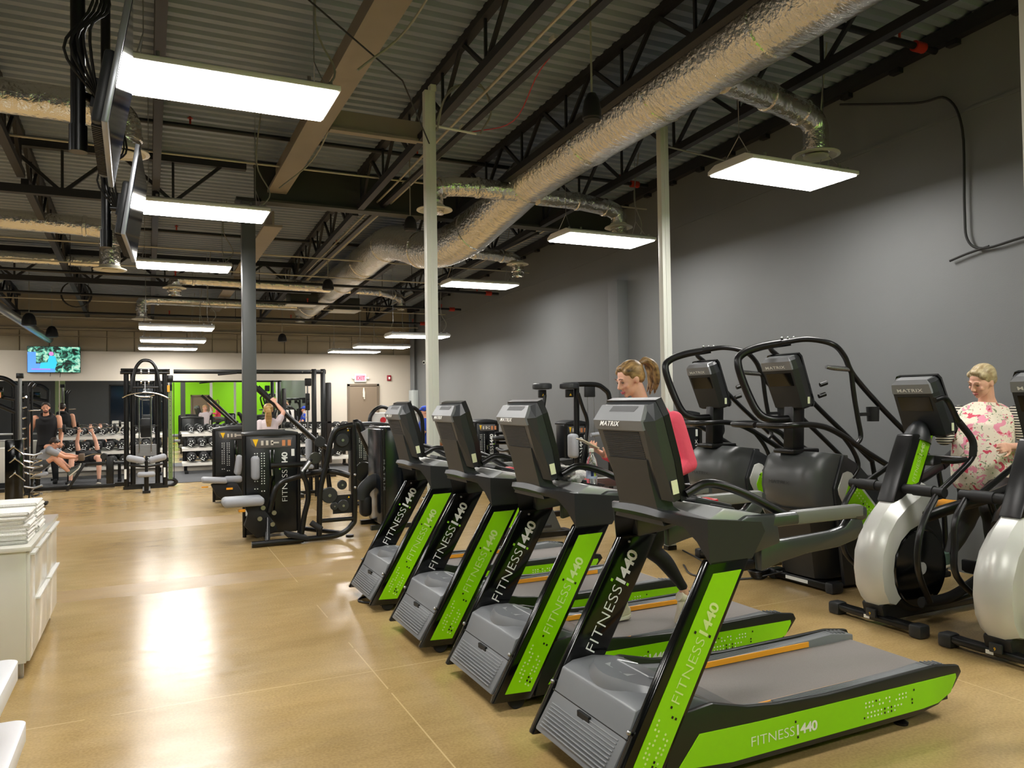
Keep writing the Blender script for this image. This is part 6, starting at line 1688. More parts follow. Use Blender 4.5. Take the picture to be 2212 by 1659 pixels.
simple_person('man in a grey t-shirt and glasses leaning forward on the row station', (-2.02, 18.1, 0.40), J, ((0.75, -0.12, -0.55), (0.45, 0, 0.85)), SKIN, BRH,
              dict(top=GRT, sleeve=0.45, legs=GRS, leglen=0.45, shoes=mat('grey_sneaker', '5f6661', 0.7), toe=(0.70, 0, 0.62), shoeup=(-0.6, 0, 0.75), palm=(0, 0, -1)), glasses=True)
J = dict(head=(-1.22, 20.15, 0.62), neck=(-1.22, 20.02, 0.58), sl=(-1.04, 19.92, 0.60), sr=(-1.42, 19.92, 0.60), el=(-1.08, 19.85, 0.90), er=(-1.46, 19.85, 0.90), wl=(-1.15, 19.75, 1.14), wr=(-1.42, 19.75, 1.13),
         hl=(-1.12, 19.42, 0.56), hr=(-1.32, 19.42, 0.56), kl=(-0.98, 19.0, 0.60), kr=(-1.50, 19.0, 0.60), al=(-0.98, 18.98, 0.11), ar=(-1.52, 18.98, 0.11))
simple_person('person in black lying on the flat bench and pressing a curl bar upward', (-1.22, 19.6, 0.46), J, ((0, 0.1, 1), (0, 1, 0.0)), SKIN2, BRH,
              dict(top=BCL, sleeve=0.3, legs=BCL, leglen=0.5, shoes=BCL, sole=WSOLE, palm=(0, 1, 0)))
t = thing('curl_bar', 'wavy chrome curl bar with black plates held over the bench', 'barbell', (-1.2, 19.72, 1.235))
s = MB(); s.tube(smooth_path([(-0.62, 0, 0), (-0.36, 0, 0.0), (-0.24, 0, -0.03), (-0.12, 0, 0.02), (0.0, 0, -0.02), (0.12, 0, 0.02), (0.24, 0, -0.03), (0.36, 0, 0.0), (0.62, 0, 0)], 4), 0.014); s.build('bar', CHROME, t)
for x in (-0.5, 0.5):
    s = MB(); s.disc((x, 0, 0), (1, 0, 0), 0.09, 0.06, bev=0.01); s.build('weight_plate', RUB, t)
PPT = mat('pale_pink_tee', 'd9ccd0', 0.8)
J = dict(head=(1.84, 13.5, 1.60), neck=(1.84, 13.5, 1.45), sl=(1.70, 13.5, 1.39), sr=(2.00, 13.5, 1.40), el=(1.64, 13.4, 1.12), er=(2.10, 13.55, 1.56), wl=(1.70, 13.6, 0.95), wr=(1.98, 13.68, 1.74),
         hl=(1.76, 13.5, 0.88), hr=(1.94, 13.5, 0.88), kl=(1.76, 13.48, 0.48), kr=(1.94, 13.48, 0.48), al=(1.76, 13.52, 0.09), ar=(1.94, 13.52, 0.09))
simple_person('girl in a pale pink t-shirt with a long blonde ponytail, seen from behind', (1.85, 13.5, 0), J, ((0.1, 1, 0), (0, 0, 1)), SKIN2, hair_mat('hair_blonde', '8a6238', 'd8b070'),
              dict(top=PPT, sleeve=0.5, legs=LEG, leglen=1.0, shoes=WHT, toe=(0, 1, 0), arm=0.042, girth=0.9), hair='pony', hs=0.97)
BLU = mat('blue_tshirt', '1a3fa8', 0.8)
J = dict(head=(5.10, 14.9, 1.50), neck=(5.12, 14.9, 1.36), sl=(5.12, 15.06, 1.28), sr=(5.12, 14.72, 1.28), el=(4.98, 15.1, 1.05), er=(4.98, 14.7, 1.05), wl=(4.80, 15.05, 0.92), wr=(4.80, 14.75, 0.92),
         hl=(5.12, 15.0, 0.58), hr=(5.12, 14.8, 0.58), kl=(4.75, 15.02, 0.56), kr=(4.75, 14.78, 0.56), al=(4.72, 15.02, 0.09), ar=(4.72, 14.78, 0.09))
_, Thc, Qc = simple_person('person in a blue cap and blue shirt mostly hidden behind the left white post', (5.1, 14.9, 0.54), J, ((-1, -0.1, -0.1), (0, 0, 1)), SKIN, BRH,
              dict(top=BLU, sleeve=0.5, legs=GRS, leglen=1.0, shoes=BCL, toe=(-1, 0, 0)))
s = MB(); s.ball((0, -0.012, 0.055), (0.084, 0.100, 0.075), n=18, T=Thc); s.ball((0, 0.09, 0.065), (0.06, 0.07, 0.008), n=14, T=Thc); s.build('cap', BLU, bpy.data.objects[_.name])
t = thing('bench_seat', 'black box seat under the person in the blue cap', 'seat', (5.15, 14.9, 0)); s = MB(); s.box(-0.2, 0.22, -0.2, 0.2, 0, 0.46, bev=0.02); s.build('seat_body', BLKM, t)
OLT = mat('olive_tshirt', '7d7f6a', 0.8)
J = dict(head=(4.58, 12.5, 1.30), neck=(4.66, 12.5, 1.18), sl=(4.74, 12.66, 1.10), sr=(4.74, 12.34, 1.10), el=(4.60, 12.68, 0.92), er=(4.72, 12.28, 0.95), wl=(4.46, 12.6, 1.05), wr=(4.58, 12.30, 1.16),
         hl=(4.88, 12.6, 0.55), hr=(4.88, 12.4, 0.55), kl=(4.50, 12.62, 0.55), kr=(4.50, 12.38, 0.55), al=(4.48, 12.62, 0.09), ar=(4.48, 12.38, 0.09))
simple_person('seated person in an olive t-shirt between the white post and the second farthest console', (4.86, 12.5, 0.50), J, ((-1, -0.3, -0.25), (-0.2, 0, 1)), SKINT, BRH,
              dict(top=OLT, sleeve=0.5, legs=BCL, leglen=1.0, shoes=BCL, toe=(-1, 0, 0)))
t = thing('bench_seat', 'black box seat under the person in the olive t-shirt', 'seat', (4.9, 12.5, 0)); s = MB(); s.box(-0.2, 0.2, -0.2, 0.2, 0, 0.42, bev=0.02); s.build('seat_body', BLKM, t)
# ================================================================ ducts, diffusers, pipes, televisions, speakers
def duct_collars(pts, r, parent, every=1.5, name='tape_collar', m=None):
    P = [V3(p) for p in pts]
    acc = 0
    for a, b_ in zip(P, P[1:]):
        acc += (b_ - a).length
        if acc > every:
            acc = 0
            d = (b_ - a).normalized()
            s = MB(); s.tube([b_ - d * 0.03, b_ - d * 0.02, b_ + d * 0.02, b_ + d * 0.03], [r + 0.002, r + 0.014, r + 0.014, r + 0.002], n=24); s.build(name, m or DUCT2, parent)

t = thing('main_duct', 'big round foil wrapped duct slanting across the ceiling', 'duct', (4.5, 9.0, 4.6))
O = Vector((4.5, 9.0, 4.6))
path = smooth_path([(4.5, YF + 0.1, 4.82), (4.5, 1.0, 4.76), (4.5, 5.0, 4.68), (4.5, 8.4, 4.60), (4.42, 9.5, 4.40), (4.18, 10.4, 4.09), (3.98, 11.3, 4.08), (3.82, 12.1, 4.32), (3.76, 12.9, 4.45), (3.74, 15.0, 4.38), (3.66, 18.0, 4.24), (3.62, 19.9, 4.15)], 8)
path = [p - O for p in path]
s = MB(); s.tube(path, 0.29, n=32); s.build('duct_body', DUCT, t)
duct_collars(path, 0.29, t, 1.35)
rng = random.Random(3)

def branch(label, pts, r, drop, ring_r=0.22):
    """horizontal run pts then a vertical drop to a round diffuser"""
    P = [V3(p) for p in pts]
    O = P[-1].copy(); O.z = drop
    t = thing('branch_duct', label, 'duct', O, 0, 'foil branch ducts with round diffusers')
    d = (P[-1] - P[-2]).normalized()
    elbow = smooth_path([P[-1] - d * 0.30, P[-1] - d * 0.08 + Vector((0, 0, -0.02)), P[-1] + Vector((0, 0, -0.10)) + d * 0.02, P[-1] + Vector((0, 0, -0.32)) + d * 0.02], 5)
    full = P[:-1] + elbow + [Vector((P[-1].x + d.x * 0.02, P[-1].y + d.y * 0.02, drop + 0.03))]
    s = MB(); s.tube([p - O for p in full], r, n=20); s.build('duct_run', DUCT2, t)
    duct_collars([p - O for p in (P[:-1] + elbow)], r, t, 0.45)
    s = MB(); c = Vector((d.x * 0.02, d.y * 0.02, 0))
    s.lathe([(r, 0.05), (r + 0.01, 0.03), (ring_r, 0.0), (ring_r + 0.005, -0.012), (ring_r - 0.03, -0.02), (ring_r - 0.085, 0.02), (ring_r - 0.09, 0.045)], c, n=32)
    s.build('diffuser_ring', mat('diffuser_ivory', 'd9d4c4', 0.45), t)
    s = MB(); s.lathe([(0.02, -0.03), (0.07, -0.035), (ring_r - 0.10, -0.02), (ring_r - 0.105, -0.01), (0.05, 0.0)], c, n=28); s.build('diffuser_cone', MATS['diffuser_ivory'], t)
    s = MB(); s.disc(c + Vector((0, 0, 0.02)), (0, 0, 1), ring_r - 0.095, 0.01); s.build('duct_mouth', BLKM, t)
    return t
branch('short foil duct with lime glints ending over the lamp by the grey wall', [(4.60, 5.20, 4.50), (5.2, 5.30, 4.48), (5.88, 5.40, 4.42)], 0.12, 4.06)
branch('foil duct reaching left to a diffuser behind the left white post', [(4.40, 8.90, 4.42), (3.8, 8.90, 4.42), (3.25, 8.95, 4.40)], 0.12, 4.10)
branch('foil duct reaching right to the small diffuser between the posts', [(4.60, 8.80, 4.36), (5.2, 8.80, 4.36), (5.86, 8.84, 4.32)], 0.11, 4.08, 0.19)
branch('foil duct right of the left white post over the second wall side lamp', [(4.2, 11.9, 4.18), (5.0, 11.9, 4.22), (5.84, 12.0, 4.20)], 0.10, 4.10, 0.19)
branch('far foil duct ending over the far wall side lamps', [(4.0, 17.0, 4.26), (4.8, 17.1, 4.26), (5.46, 17.6, 4.24)], 0.10, 3.98, 0.17)
branch('far foil duct dropping left of the far speaker', [(3.5, 18.9, 4.18), (3.6, 19.0, 4.18), (3.52, 19.9, 4.12)], 0.12, 3.86, 0.19)
branch('foil duct high at the far left, dropping behind the television pole', [(-6.0, 7.7, 4.42), (-2.5, 7.75, 4.42), (-0.22, 7.75, 4.38)], 0.15, 4.02, 0.22)
branch('foil duct dropping left of the second television', [(-6.0, 12.7, 4.38), (-2.5, 12.7, 4.38), (-0.52, 12.6, 4.32)], 0.14, 3.72, 0.22)
branch('foil duct dropping behind the third left lamp', [(3.3, 15.4, 4.04), (1.6, 15.3, 4.04), (0.46, 15.2, 4.04)], 0.11, 3.86, 0.20)
branch('far left foil duct over the three farthest lamps', [(3.2, 18.6, 4.04), (1.6, 18.6, 4.04), (-0.1, 18.4, 4.04)], 0.11, 3.6, 0.2)
t = thing('long_branch_duct', 'thin long foil duct at the far left running across the ceiling', 'duct', (-3.0, 16.0, 4.4))
s = MB(); s.tube([(-4, 0, 0), (2.0, 0, -0.02), (2.5, 0, -0.02)], 0.10, n=18); s.build('duct_run', DUCT2, t)
for k, (x, y) in enumerate(((-3.1, 15.5), (-2.75, 17.6))):
    t = thing('branch_duct', ('left', 'right')[k] + ' one of two crumpled foil ducts above the far left speaker', 'duct', (x, y, 3.9), 0, 'crumpled ducts at the far left')
    s = MB(); s.tube(smooth_path([(0.0, 0.5, 0.42), (0.0, 0.15, 0.42), (0, 0, 0.3), (0, 0, 0.0)], 5), 0.15, n=18); s.build('duct_run', DUCT2, t)
# bright spiral duct entering from the left edge
t = thing('spiral_duct', 'smooth thin spiral duct slanting down behind the far left speaker', 'duct', (-2.9, 18.5, 3.9))
s = MB(); s.tube([(-0.5, -3.0, 0.35), (0.75, 2.9, -0.55)], 0.09, n=20); s.build('duct_body', mat('galvanised', 'a9adb0', 0.3, 0.9), t)
# air handling boxes near the far end of the main duct
for x, y, l in ((3.15, 17.6, 'grey plenum box left of the far end of the big duct'), (4.35, 18.6, 'grey plenum box right of the far end of the big duct')):
    t = thing('plenum_box', l, 'plenum', (x, y, 3.95)); s = MB(); s.box(-0.3, 0.3, -0.3, 0.3, 0, 0.30, bev=0.01); s.build('box_body', OLIVE, t); s = MB(); s.box(-0.33, 0.33, -0.33, 0.33, -0.01, 0.012); s.build('box_flange', ALU, t)

def pipe(name, label, pts, r, m, cat='pipe', group=None, smooth=0, n=8):
    O = V3(pts[0]); s = MB(); P = [V3(p) - O for p in pts]
    if smooth: P = smooth_path(P, smooth)
    s.tube(P, r, n=n); o = s.build(name, m); o.location = O
    return tag(o, label, cat, group)
PIPEM = mat('pipe_black', '15151a', 0.4)
for y, z, l in ((4.80, 5.0, 'nearest black sprinkler pipe, capped with a red fitting near the grey wall'), (9.5, 4.93, 'black sprinkler pipe crossing in front of the girder'), (14.3, 4.70, 'black sprinkler pipe crossing beyond the girder'), (15.0, 4.02, 'black sprinkler pipe between the third and fourth lamps'), (17.2, 3.93, 'black sprinkler pipe over the cable station'), (19.4, 3.80, 'farthest black sprinkler pipe before the back wall')):
    t = thing('sprinkler_pipe', l, 'pipe', (0, y, z), 0, 'sprinkler pipes under the ceiling')
    s = MB(); s.tube([(XL + 0.1, 0, 0), (6.85, 0, 0)], 0.032 if y < 9 else 0.028, n=12); s.build('pipe_run', PIPEM, t)
    for x in (-4.2, -1.2, 1.9, 4.9):
        s = MB(); s.tube([(x, 0, 0.0), (x, 0, deck_z(y) - z)], 0.006, n=6); s.tube([(x, -0.04 + 0.0, 0.0), (x, 0, 0.045), (x, 0.04, 0.0), (x, 0, -0.04)], 0.006, closed=True, n=5); s.build('pipe_hanger', DKBEAM, t)
    for x in (0.45, 3.2, 6.35):
        s = MB(); s.tube([(x, 0, 0.03), (x, 0, 0.09)], 0.012, n=8); s.disc((x, 0, 0.095), (0, 0, 1), 0.03, 0.006); s.tube([(x, 0, 0.09), (x, 0, 0.115)], 0.014, n=8); s.build('sprinkler_head', mat('sprinkler_red', 'a82a1a', 0.5), t)
    s = MB(); s.tube([(6.55, 0, 0), (6.68, 0, 0)], 0.05, n=12); s.build('pipe_coupling', MATS['sprinkler_red'], t)
# thin conduits across
CND = mat('conduit_pale', 'b9b2a0', 0.4, 0.3)
for y, z, l in ((9.6, 4.62, 'thin pale conduit crossing in front of the girder'), (13.6, 4.28, 'thin pale conduit crossing over the third lamps'), (14.6, 4.12, 'thin pale conduit running under the far deck'), (18.4, 3.96, 'thin pale conduit crossing above the cable station'), (20.6, 3.82, 'thin pale conduit nearest the back wall')):
    pipe('conduit', l, [(XL + 0.1, y, z), (-2, y, z), (3, y, z - 0.01), (6.9, y, z - 0.02)], 0.012, CND, 'conduit', 'pale conduits across the ceiling')
# the bundled lines running away from the camera
t = thing('conduit_rack', 'bundle of pale conduits on a dark rail running from overhead toward the back wall', 'conduit', (3.05, 5.0, 4.75))
s = MB(); s.prism([(YF - 5 + 0.1, 0.04), (16.0, -0.44), (16.0, -0.40), (YF - 5 + 0.1, 0.08)], -0.02, 0.05, 'x'); s.build('rail', DKBEAM, t)
for k, x in enumerate((-0.08, 0.09, 0.12)):
    s = MB(); s.tube([(x, YF - 5 + 0.1, 0.06), (x, 0, 0.02), (x + 0.02, 5, -0.14), (x, 16.0, -0.44)], 0.014, n=8); s.build('conduit', CND, t)
for k in range(8):
    y = -1.5 + 2.1 * k
    s = MB(); s.box(0.06, 0.16, y, y + 0.10, -0.03 - 0.03 * y + 0.06, 0.01 - 0.03 * y + 0.06, bev=0.004); s.build('junction_box', WPAINT, t)
s = MB(); s.tube(smooth_path([(0.12, 0.2, 0.0), (0.14, 1.0, -0.08), (0.2, 1.7, -0.30), (0.12, 2.6, -0.13)], 6), 0.006, n=6); s.build('red_wire', mat('red_wire', 'a82028', 0.5), t)
t = thing('conduit_rack', 'second bundle of conduits between the big duct and the far wall side lamps', 'conduit', (5.75, 12.0, 4.45))
s = MB(); s.box(-0.02, 0.02, -1.0, 9.0, -0.04, 0.0); s.build('rail', DKBEAM, t)
for x in (-0.06, 0.06):
    s = MB(); s.tube([(x, -1.2, 0.0), (x, 9.0, -0.25)], 0.013, n=8); s.build('conduit', CND, t)
# loose cables
pipe('looped_cable', 'looped grey cable sagging from the top of the left white post', [(2.56, 7.0, 4.35), (2.65, 6.95, 4.7), (2.95, 6.9, 4.86), (3.1, 6.9, 4.6), (2.98, 6.9, 4.35)], 0.01, WIREL, 'cable', None, 6)
pipe('looped_cable', 'grey cable looping from the white post top onto the conduit rack', [(2.56, 7.0, 4.45), (2.70, 6.95, 4.78), (2.98, 6.9, 4.82), (3.1, 6.9, 4.7)], 0.008, WIREL, 'cable', None, 6)
pipe('cable_stub', 'short pale bracket between the left white post and the conduit rack', [(2.55, 7.05, 4.42), (3.0, 7.05, 4.40)], 0.012, WPAINT, 'bracket')
pipe('cable_stub', 'thin pale bar leaving the right white post toward the grey wall', [(5.36, 7.05, 4.58), (6.9, 7.1, 4.50)], 0.010, WIREL, 'bracket')
pipe('wall_cable', 'black cable hanging down the grey wall and bending to the right', [(6.94, 6.0, 4.93), (6.94, 5.1, 4.62), (6.95, 4.77, 4.55), (6.95, 4.62, 4.2), (6.95, 4.62, 3.45), (6.95, 4.60, 3.15), (6.95, 4.45, 3.04), (6.95, 4.1, 3.07), (6.95, 3.6, 3.10)], 0.012, WIRE, 'cable', None, 6)
pipe('wall_cable', 'short black cable tail at the bend of the hanging cable', [(6.95, 4.40, 3.05), (6.95, 4.6, 3.02), (6.95, 4.78, 2.98)], 0.012, WIRE, 'cable', None, 4)
for x, y0, l in ((1.75, 5.0, 'cable bundle sagging along the beige beam near the camera'), (1.70, 8.4, 'cable bundle sagging along the beige beam near the dark column')):
    pipe('beam_cable', l, [(x, y0 - 1.5, 4.9), (x + 0.03, y0 - 0.5, 4.62), (x, y0 + 0.4, 4.48), (x - 0.35, y0 + 0.5, 4.15)], 0.009, WIREL, 'cable', None, 6)
pipe('diagonal_wire', 'thin dark wire stretched from the nearest lamp to the left white post', [(1.0, 5.3, 4.5), (1.9, 6.0, 4.35), (2.48, 7.0, 4.22)], 0.007, WIRE, 'cable')
t = thing('cable_coil', 'coil of black cable hung under the far deck left of the lamps', 'cable', (-1.3, 17.6, 3.98))
s = MB()
for k in range(3): s.tube([(0.26 * math.cos(a * PI / 12) * (1 + 0.03 * k), 0.02 * k, 0.26 * math.sin(a * PI / 12)) for a in range(24)], 0.012, closed=True, n=6)
s.build('coil', WIRE, t)
# pendant speakers
def speaker(x, y, z0, z1, r, label):
    t = thing('pendant_speaker', label, 'speaker', (x, y, z0), 0, 'black bell shaped speakers on cords')
    h = z1 - z0
    s = MB(); s.lathe([(r * 0.9, 0.0), (r, 0.01), (r * 0.97, h * 0.35), (r * 0.78, h * 0.72), (r * 0.45, h * 0.95), (r * 0.15, h)], (0, 0, 0), n=28); s.build('speaker_shell', BLKM, t)
    s = MB(); s.disc((0, 0, -0.002), (0, 0, 1), r * 0.86, 0.012); s.build('speaker_grille', mat('grille_dark', '24231f', 0.7), t)
    s = MB(); s.tube([(0, 0, h), (0, 0, deck_z(y) - z0)], 0.008, n=6); s.build('cord', WIREL, t)
speaker(3.10, 5.0, 3.86, 4.07, 0.075, 'nearest black bell speaker hanging in front of the big duct')
speaker(3.06, 9.4, 3.92, 4.10, 0.085, 'black bell speaker hanging over the dip of the big duct, left of the white post')
speaker(3.08, 14.5, 3.86, 4.06, 0.11, 'third black bell speaker, left of the far end of the big duct')
speaker(3.08, 20.0, 3.30, 3.50, 0.11, 'far black bell speaker in front of the block wall, right of the dark column')
speaker(-2.28, 19.0, 3.46, 3.72, 0.14, 'black bell speaker at the far left above the wall television')
speaker(-2.02, 20.6, 3.35, 3.60, 0.13, 'black bell speaker just right of and over the wall television')

# ceiling televisions at the left
def tv(label, xn, yn, xf, yf, z0, z1, lean, pole_x, pole_y):
    t = thing('ceiling_television', label, 'television', ((xn + xf) / 2, (yn + yf) / 2, z0), 0, 'televisions hung from the ceiling')
    O = Vector(t.location)
    A, B = Vector((xn, yn, z0)) - O, Vector((xf, yf, z0)) - O
    yd = (B - A).normalized(); upv = Vector((lean, 0, z1 - z0)); hgt = upv.length; upv.normalize()
    nrm = yd.cross(upv).normalized()      # faces +x
    if nrm.x < 0: nrm = -nrm
    w = (B - A).length
    T = Matrix(((yd.x, nrm.x, upv.x, A.x), (yd.y, nrm.y, upv.y, A.y), (yd.z, nrm.z, upv.z, A.z), (0, 0, 0, 1)))
    s = MB(); s.box(0, w, -0.03, 0, 0, hgt, bev=0.006, T=T); s.build('tv_frame', mat('tv_silver_edge', '8c8f94', 0.3, 0.6), t)
    s = MB(); s.box(0.012, w - 0.012, 0.0, 0.003, 0.014, hgt - 0.012, T=T); s.build('tv_screen', SCRD, t)
    s = MB(); s.box(0.10, w - 0.10, -0.085, -0.028, 0.02, hgt * 0.62, bev=0.02, T=T); bk = s.build('back_housing', CHAR, t)
    s = MB(); [s.box(0.14 + 0.03 * k, 0.155 + 0.03 * k, -0.08, -0.03, 0.012, 0.022, T=T) for k in range(int((w - 0.3) / 0.03))]; s.build('vent_slots', BLKM, bk)
    s = MB(); s.box(w * 0.42, w * 0.58, -0.14, -0.08, hgt * 0.35, hgt * 0.6, T=T); c = T @ Vector((w / 2, -0.13, hgt * 0.45)); P = Vector((pole_x, pole_y, 0)) - O
    s.tube([c, (P.x, P.y, c.z)], 0.025); s.tube([(P.x, P.y, c.z - 0.25), (P.x, P.y, deck_z(pole_y) - O.z)], 0.036, n=14); s.tube([(P.x, P.y, c.z - 0.32), (P.x, P.y, c.z - 0.18)], 0.045, n=14)
    s.build('ceiling_mount', BLK, t)
    s = MB()
    for k in range(5):
        s.tube(smooth_path([(P.x + 0.05, P.y + 0.02 * k, c.z + 0.9), (P.x + 0.07 + 0.02 * k, P.y, c.z + 0.5), (P.x + 0.03 * (k - 2), P.y - 0.06, c.z + 0.2 + 0.03 * k), (P.x + 0.09, P.y, c.z - 0.02), (c.x, c.y, c.z)], 5), 0.008, n=6)
    s.build('cable_tangle', WIRE, t)
    return t
tv('nearest ceiling television, seen edge on at the top left, its screen mirroring the lamp', -0.17, 4.1, -0.19, 5.32, 3.06, 3.70, 0.11, -0.33, 4.6)
tv('second ceiling television, seen edge on below and beyond the first', -0.15, 6.3, -0.10, 7.5, 2.97, 3.66, 0.10, -0.30, 6.9)

# wall television on the back wall
SCR = bpy.data.materials.new('tv_picture'); SCR.use_nodes = True
nt = SCR.node_tree; bs = nt.nodes['Principled BSDF']; bs.inputs['Base Color'].default_value = (0.02, 0.02, 0.02, 1); bs.inputs['Roughness'].default_value = 0.2
tc = nt.nodes.new('ShaderNodeTexCoord')
n = nt.nodes.new('ShaderNodeTexNoise'); n.inputs['Scale'].default_value = 9; n.inputs['Detail'].default_value = 5; n.inputs['Distortion'].default_value = 1.2
nt.links.new(tc.outputs['Object'], n.inputs['Vector'])
r = nt.nodes.new('ShaderNodeValToRGB'); e = r.color_ramp.elements
e[0].position = 0.40; e[0].color = hexc('04140f'); e[1].position = 0.66; e[1].color = hexc('d8ffe0')
x = e.new(0.47); x.color = hexc('1f6a55'); x = e.new(0.55); x.color = hexc('6fd8b8')
nt.links.new(n.outputs['Fac'], r.inputs[0]); nt.links.new(r.outputs[0], bs.inputs['Emission Color']); bs.inputs['Emission Strength'].default_value = 0.9
t = thing('wall_television', 'television mounted high on the back wall showing a garden scene', 'television', (-2.06, YB - 0.10, 2.55))
s = MB(); s.box(-0.56, 0.56, 0, 0.06, 0, 0.64, bev=0.008); s.build('tv_frame', GLS, t)
s = MB(); s.box(-0.55, 0.55, -0.003, 0.0, 0.012, 0.63); sc = s.build('tv_screen', SCR, t)
s = MB(); s.box(-0.55, 0.02, -0.005, -0.003, 0.012, 0.22); s.box(-0.55, -0.38, -0.005, -0.003, 0.22, 0.5); s.build('picture_water', mat('picture_blue', '5a9af0', 0.5, emit=0.9), sc)
s = MB(); s.prism([(-0.30, 0.10), (0.02, 0.10), (0.06, 0.24), (0.02, 0.40), (-0.10, 0.42), (-0.14, 0.25), (-0.28, 0.24)], -0.008, -0.005, 'y'); s.build('picture_figure', mat('picture_cyan', '38c4e8', 0.5, emit=0.9), sc)
s = MB(); s.disc((-0.06, -0.007, 0.46), (0, 1, 0), 0.05, 0.003); s.build('picture_head', mat('picture_pink', 'd88ad0', 0.5, emit=0.9), sc)
s = MB(); s.box(-0.47, -0.08, -0.008, -0.005, 0.075, 0.10); s.build('picture_bar', mat('picture_violet', 'b070f0', 0.5, emit=0.9), sc)
s = MB(); s.tube([(-0.08, 0.02, 0.0), (-0.085, 0.02, -0.09)], 0.006, n=6); s.tube([(0.13, 0.02, 0.0), (0.12, 0.02, -0.11)], 0.006, n=6); s.build('loose_cable', WIRE, t)
# ================================================================ left foreground: towel cabinet, shelf unit
CABW = mat('white_lacquer', 'dcdad0', 0.18, coat=0.3)
t = thing('towel_cabinet', 'white lacquered drawer cabinet with folded towels on top, at the left edge', 'cabinet', (-1.10, 6.34, 0))
s = MB(); s.box(-0.42, 0.40, -0.66, 0.92, 0.10, 0.80, bev=0.003); s.build('cabinet_body', CABW, t)
s = MB(); s.box(-0.43, 0.43, -0.68, 0.94, 0.80, 0.83, bev=0.003); s.build('top_panel', CABW, t)
k = 0
for y0, y1 in ((-0.65, -0.40), (-0.395, 0.25), (0.255, 0.91)):
    for z0, z1 in (((0.11, 0.79),) if k == 0 else ((0.46, 0.79), (0.11, 0.455))):
        s = MB(); s.box(0.40, 0.42, y0, y1, z0, z1, bev=0.002); d = s.build('drawer_front' if k else 'side_front', CABW, t)
        s = MB(); s.box(0.42, 0.445, y0 + 0.03, y1 - 0.03, z1 - 0.022, z1 - 0.010); s.build('pull_handle', ALU, d)
    k += 1
for x in (-0.36, 0.36):
    for y in (-0.60, 0.86):
        s = MB(); s.box(x - 0.02, x + 0.02, y - 0.02, y + 0.02, 0.0, 0.10, bev=0.002); s.build('leg', STEEL, t)
TWL = mat('white_towel', 'eceae4', 0.9, bump=0.4, bscale=120)
rng = random.Random(11)
def towel_stack(x, y, n, w, d, label, g, zbase=0.832):
    z = zbase
    for k in range(n):
        h = 0.022 + rng.random() * 0.006
        ox, oy = (rng.random() - 0.5) * 0.02, (rng.random() - 0.5) * 0.02
        s = MB()
        rings = []
        for j in range(9):
            a = j / 8
            yy = lerp(-d / 2, d / 2, a)
            wob = 0.003 * math.sin(a * 9 + k)
            rings.append([(-w / 2, yy, wob), (w / 2 - 0.01, yy, wob), (w / 2, yy, h * 0.5 + wob), (w / 2 - 0.01, yy, h * 0.96 + wob), (-w / 2, yy, h * 0.96 + wob)])
        s.loft(rings)
        s.tube([(w / 2 - 0.012, -d / 2, h * 0.5), (w / 2 - 0.012, d / 2, h * 0.5)], h * 0.48, n=8)
        s.tube([(-w / 2, -d / 2 + 0.006, h * 0.5), (w / 2 - 0.012, -d / 2 + 0.006, h * 0.5)], h * 0.45, n=8)
        pos = 'topmost' if k == n - 1 else ('bottom' if k == 0 else 'middle')
        o = s.build('folded_towel', TWL)
        o.location = (x + ox, y + oy, z); o.rotation_euler = (0, 0, (rng.random() - 0.5) * 0.08)
        tag(o, {'topmost': 'folded white towel, topmost of the ' + label, 'bottom': 'folded white towel at the bottom of the ' + label, 'middle': 'folded white towel inside the ' + label}[pos], 'towel', 'towels of the ' + label)
        z += h + 0.0005
towel_stack(-0.88, 5.95, 8, 0.36, 0.34, 'front towel stack at the cabinet corner', 'a')
towel_stack(-0.93, 6.42, 8, 0.46, 0.38, 'taller towel stack behind the front one', 'b')
towel_stack(-1.26, 6.30, 11, 0.28, 0.40, 'towel stack cut by the left picture edge', 'c')
# white shelf unit at the bottom left corner
t = thing('white_shelf_unit', 'white shelf unit with rounded corners at the bottom left corner', 'shelf', (-0.60, 3.30, 0))
def rounded(x0, x1, y0, y1, r, n=6):
    pts = []
    for cx, cy, a0 in ((x1 - r, y1 - r, 0), (x0 + r, y1 - r, 90), (x0 + r, y0 + r, 180), (x1 - r, y0 + r, 270)):
        pts += [(cx + r * math.cos(R(a0 + 90 * i / n)), cy + r * math.sin(R(a0 + 90 * i / n))) for i in range(n + 1)]
    return pts
for k, (z, x1, y1) in enumerate(((0.62, 0.128, 0.36), (0.36, 0.150, 0.40))):
    s = MB(); s.prism(rounded(-0.5, x1, -0.6, y1, 0.05), z, z + 0.075, 'z', bev=0.004); s.build('shelf_board', mat('shelf_white', 'efeff2', 0.35), t)
s = MB(); s.prism(rounded(-0.5, 0.12, -0.6, 0.34, 0.04), 0.0, 0.36, 'z'); s.build('shelf_base', MATS['shelf_white'], t)
s = MB(); s.prism(rounded(-0.48, 0.06, -0.58, 0.30, 0.04), 0.435, 0.62, 'z'); s.build('red_packs', mat('pack_maroon', '6a1a24', 0.5), t)

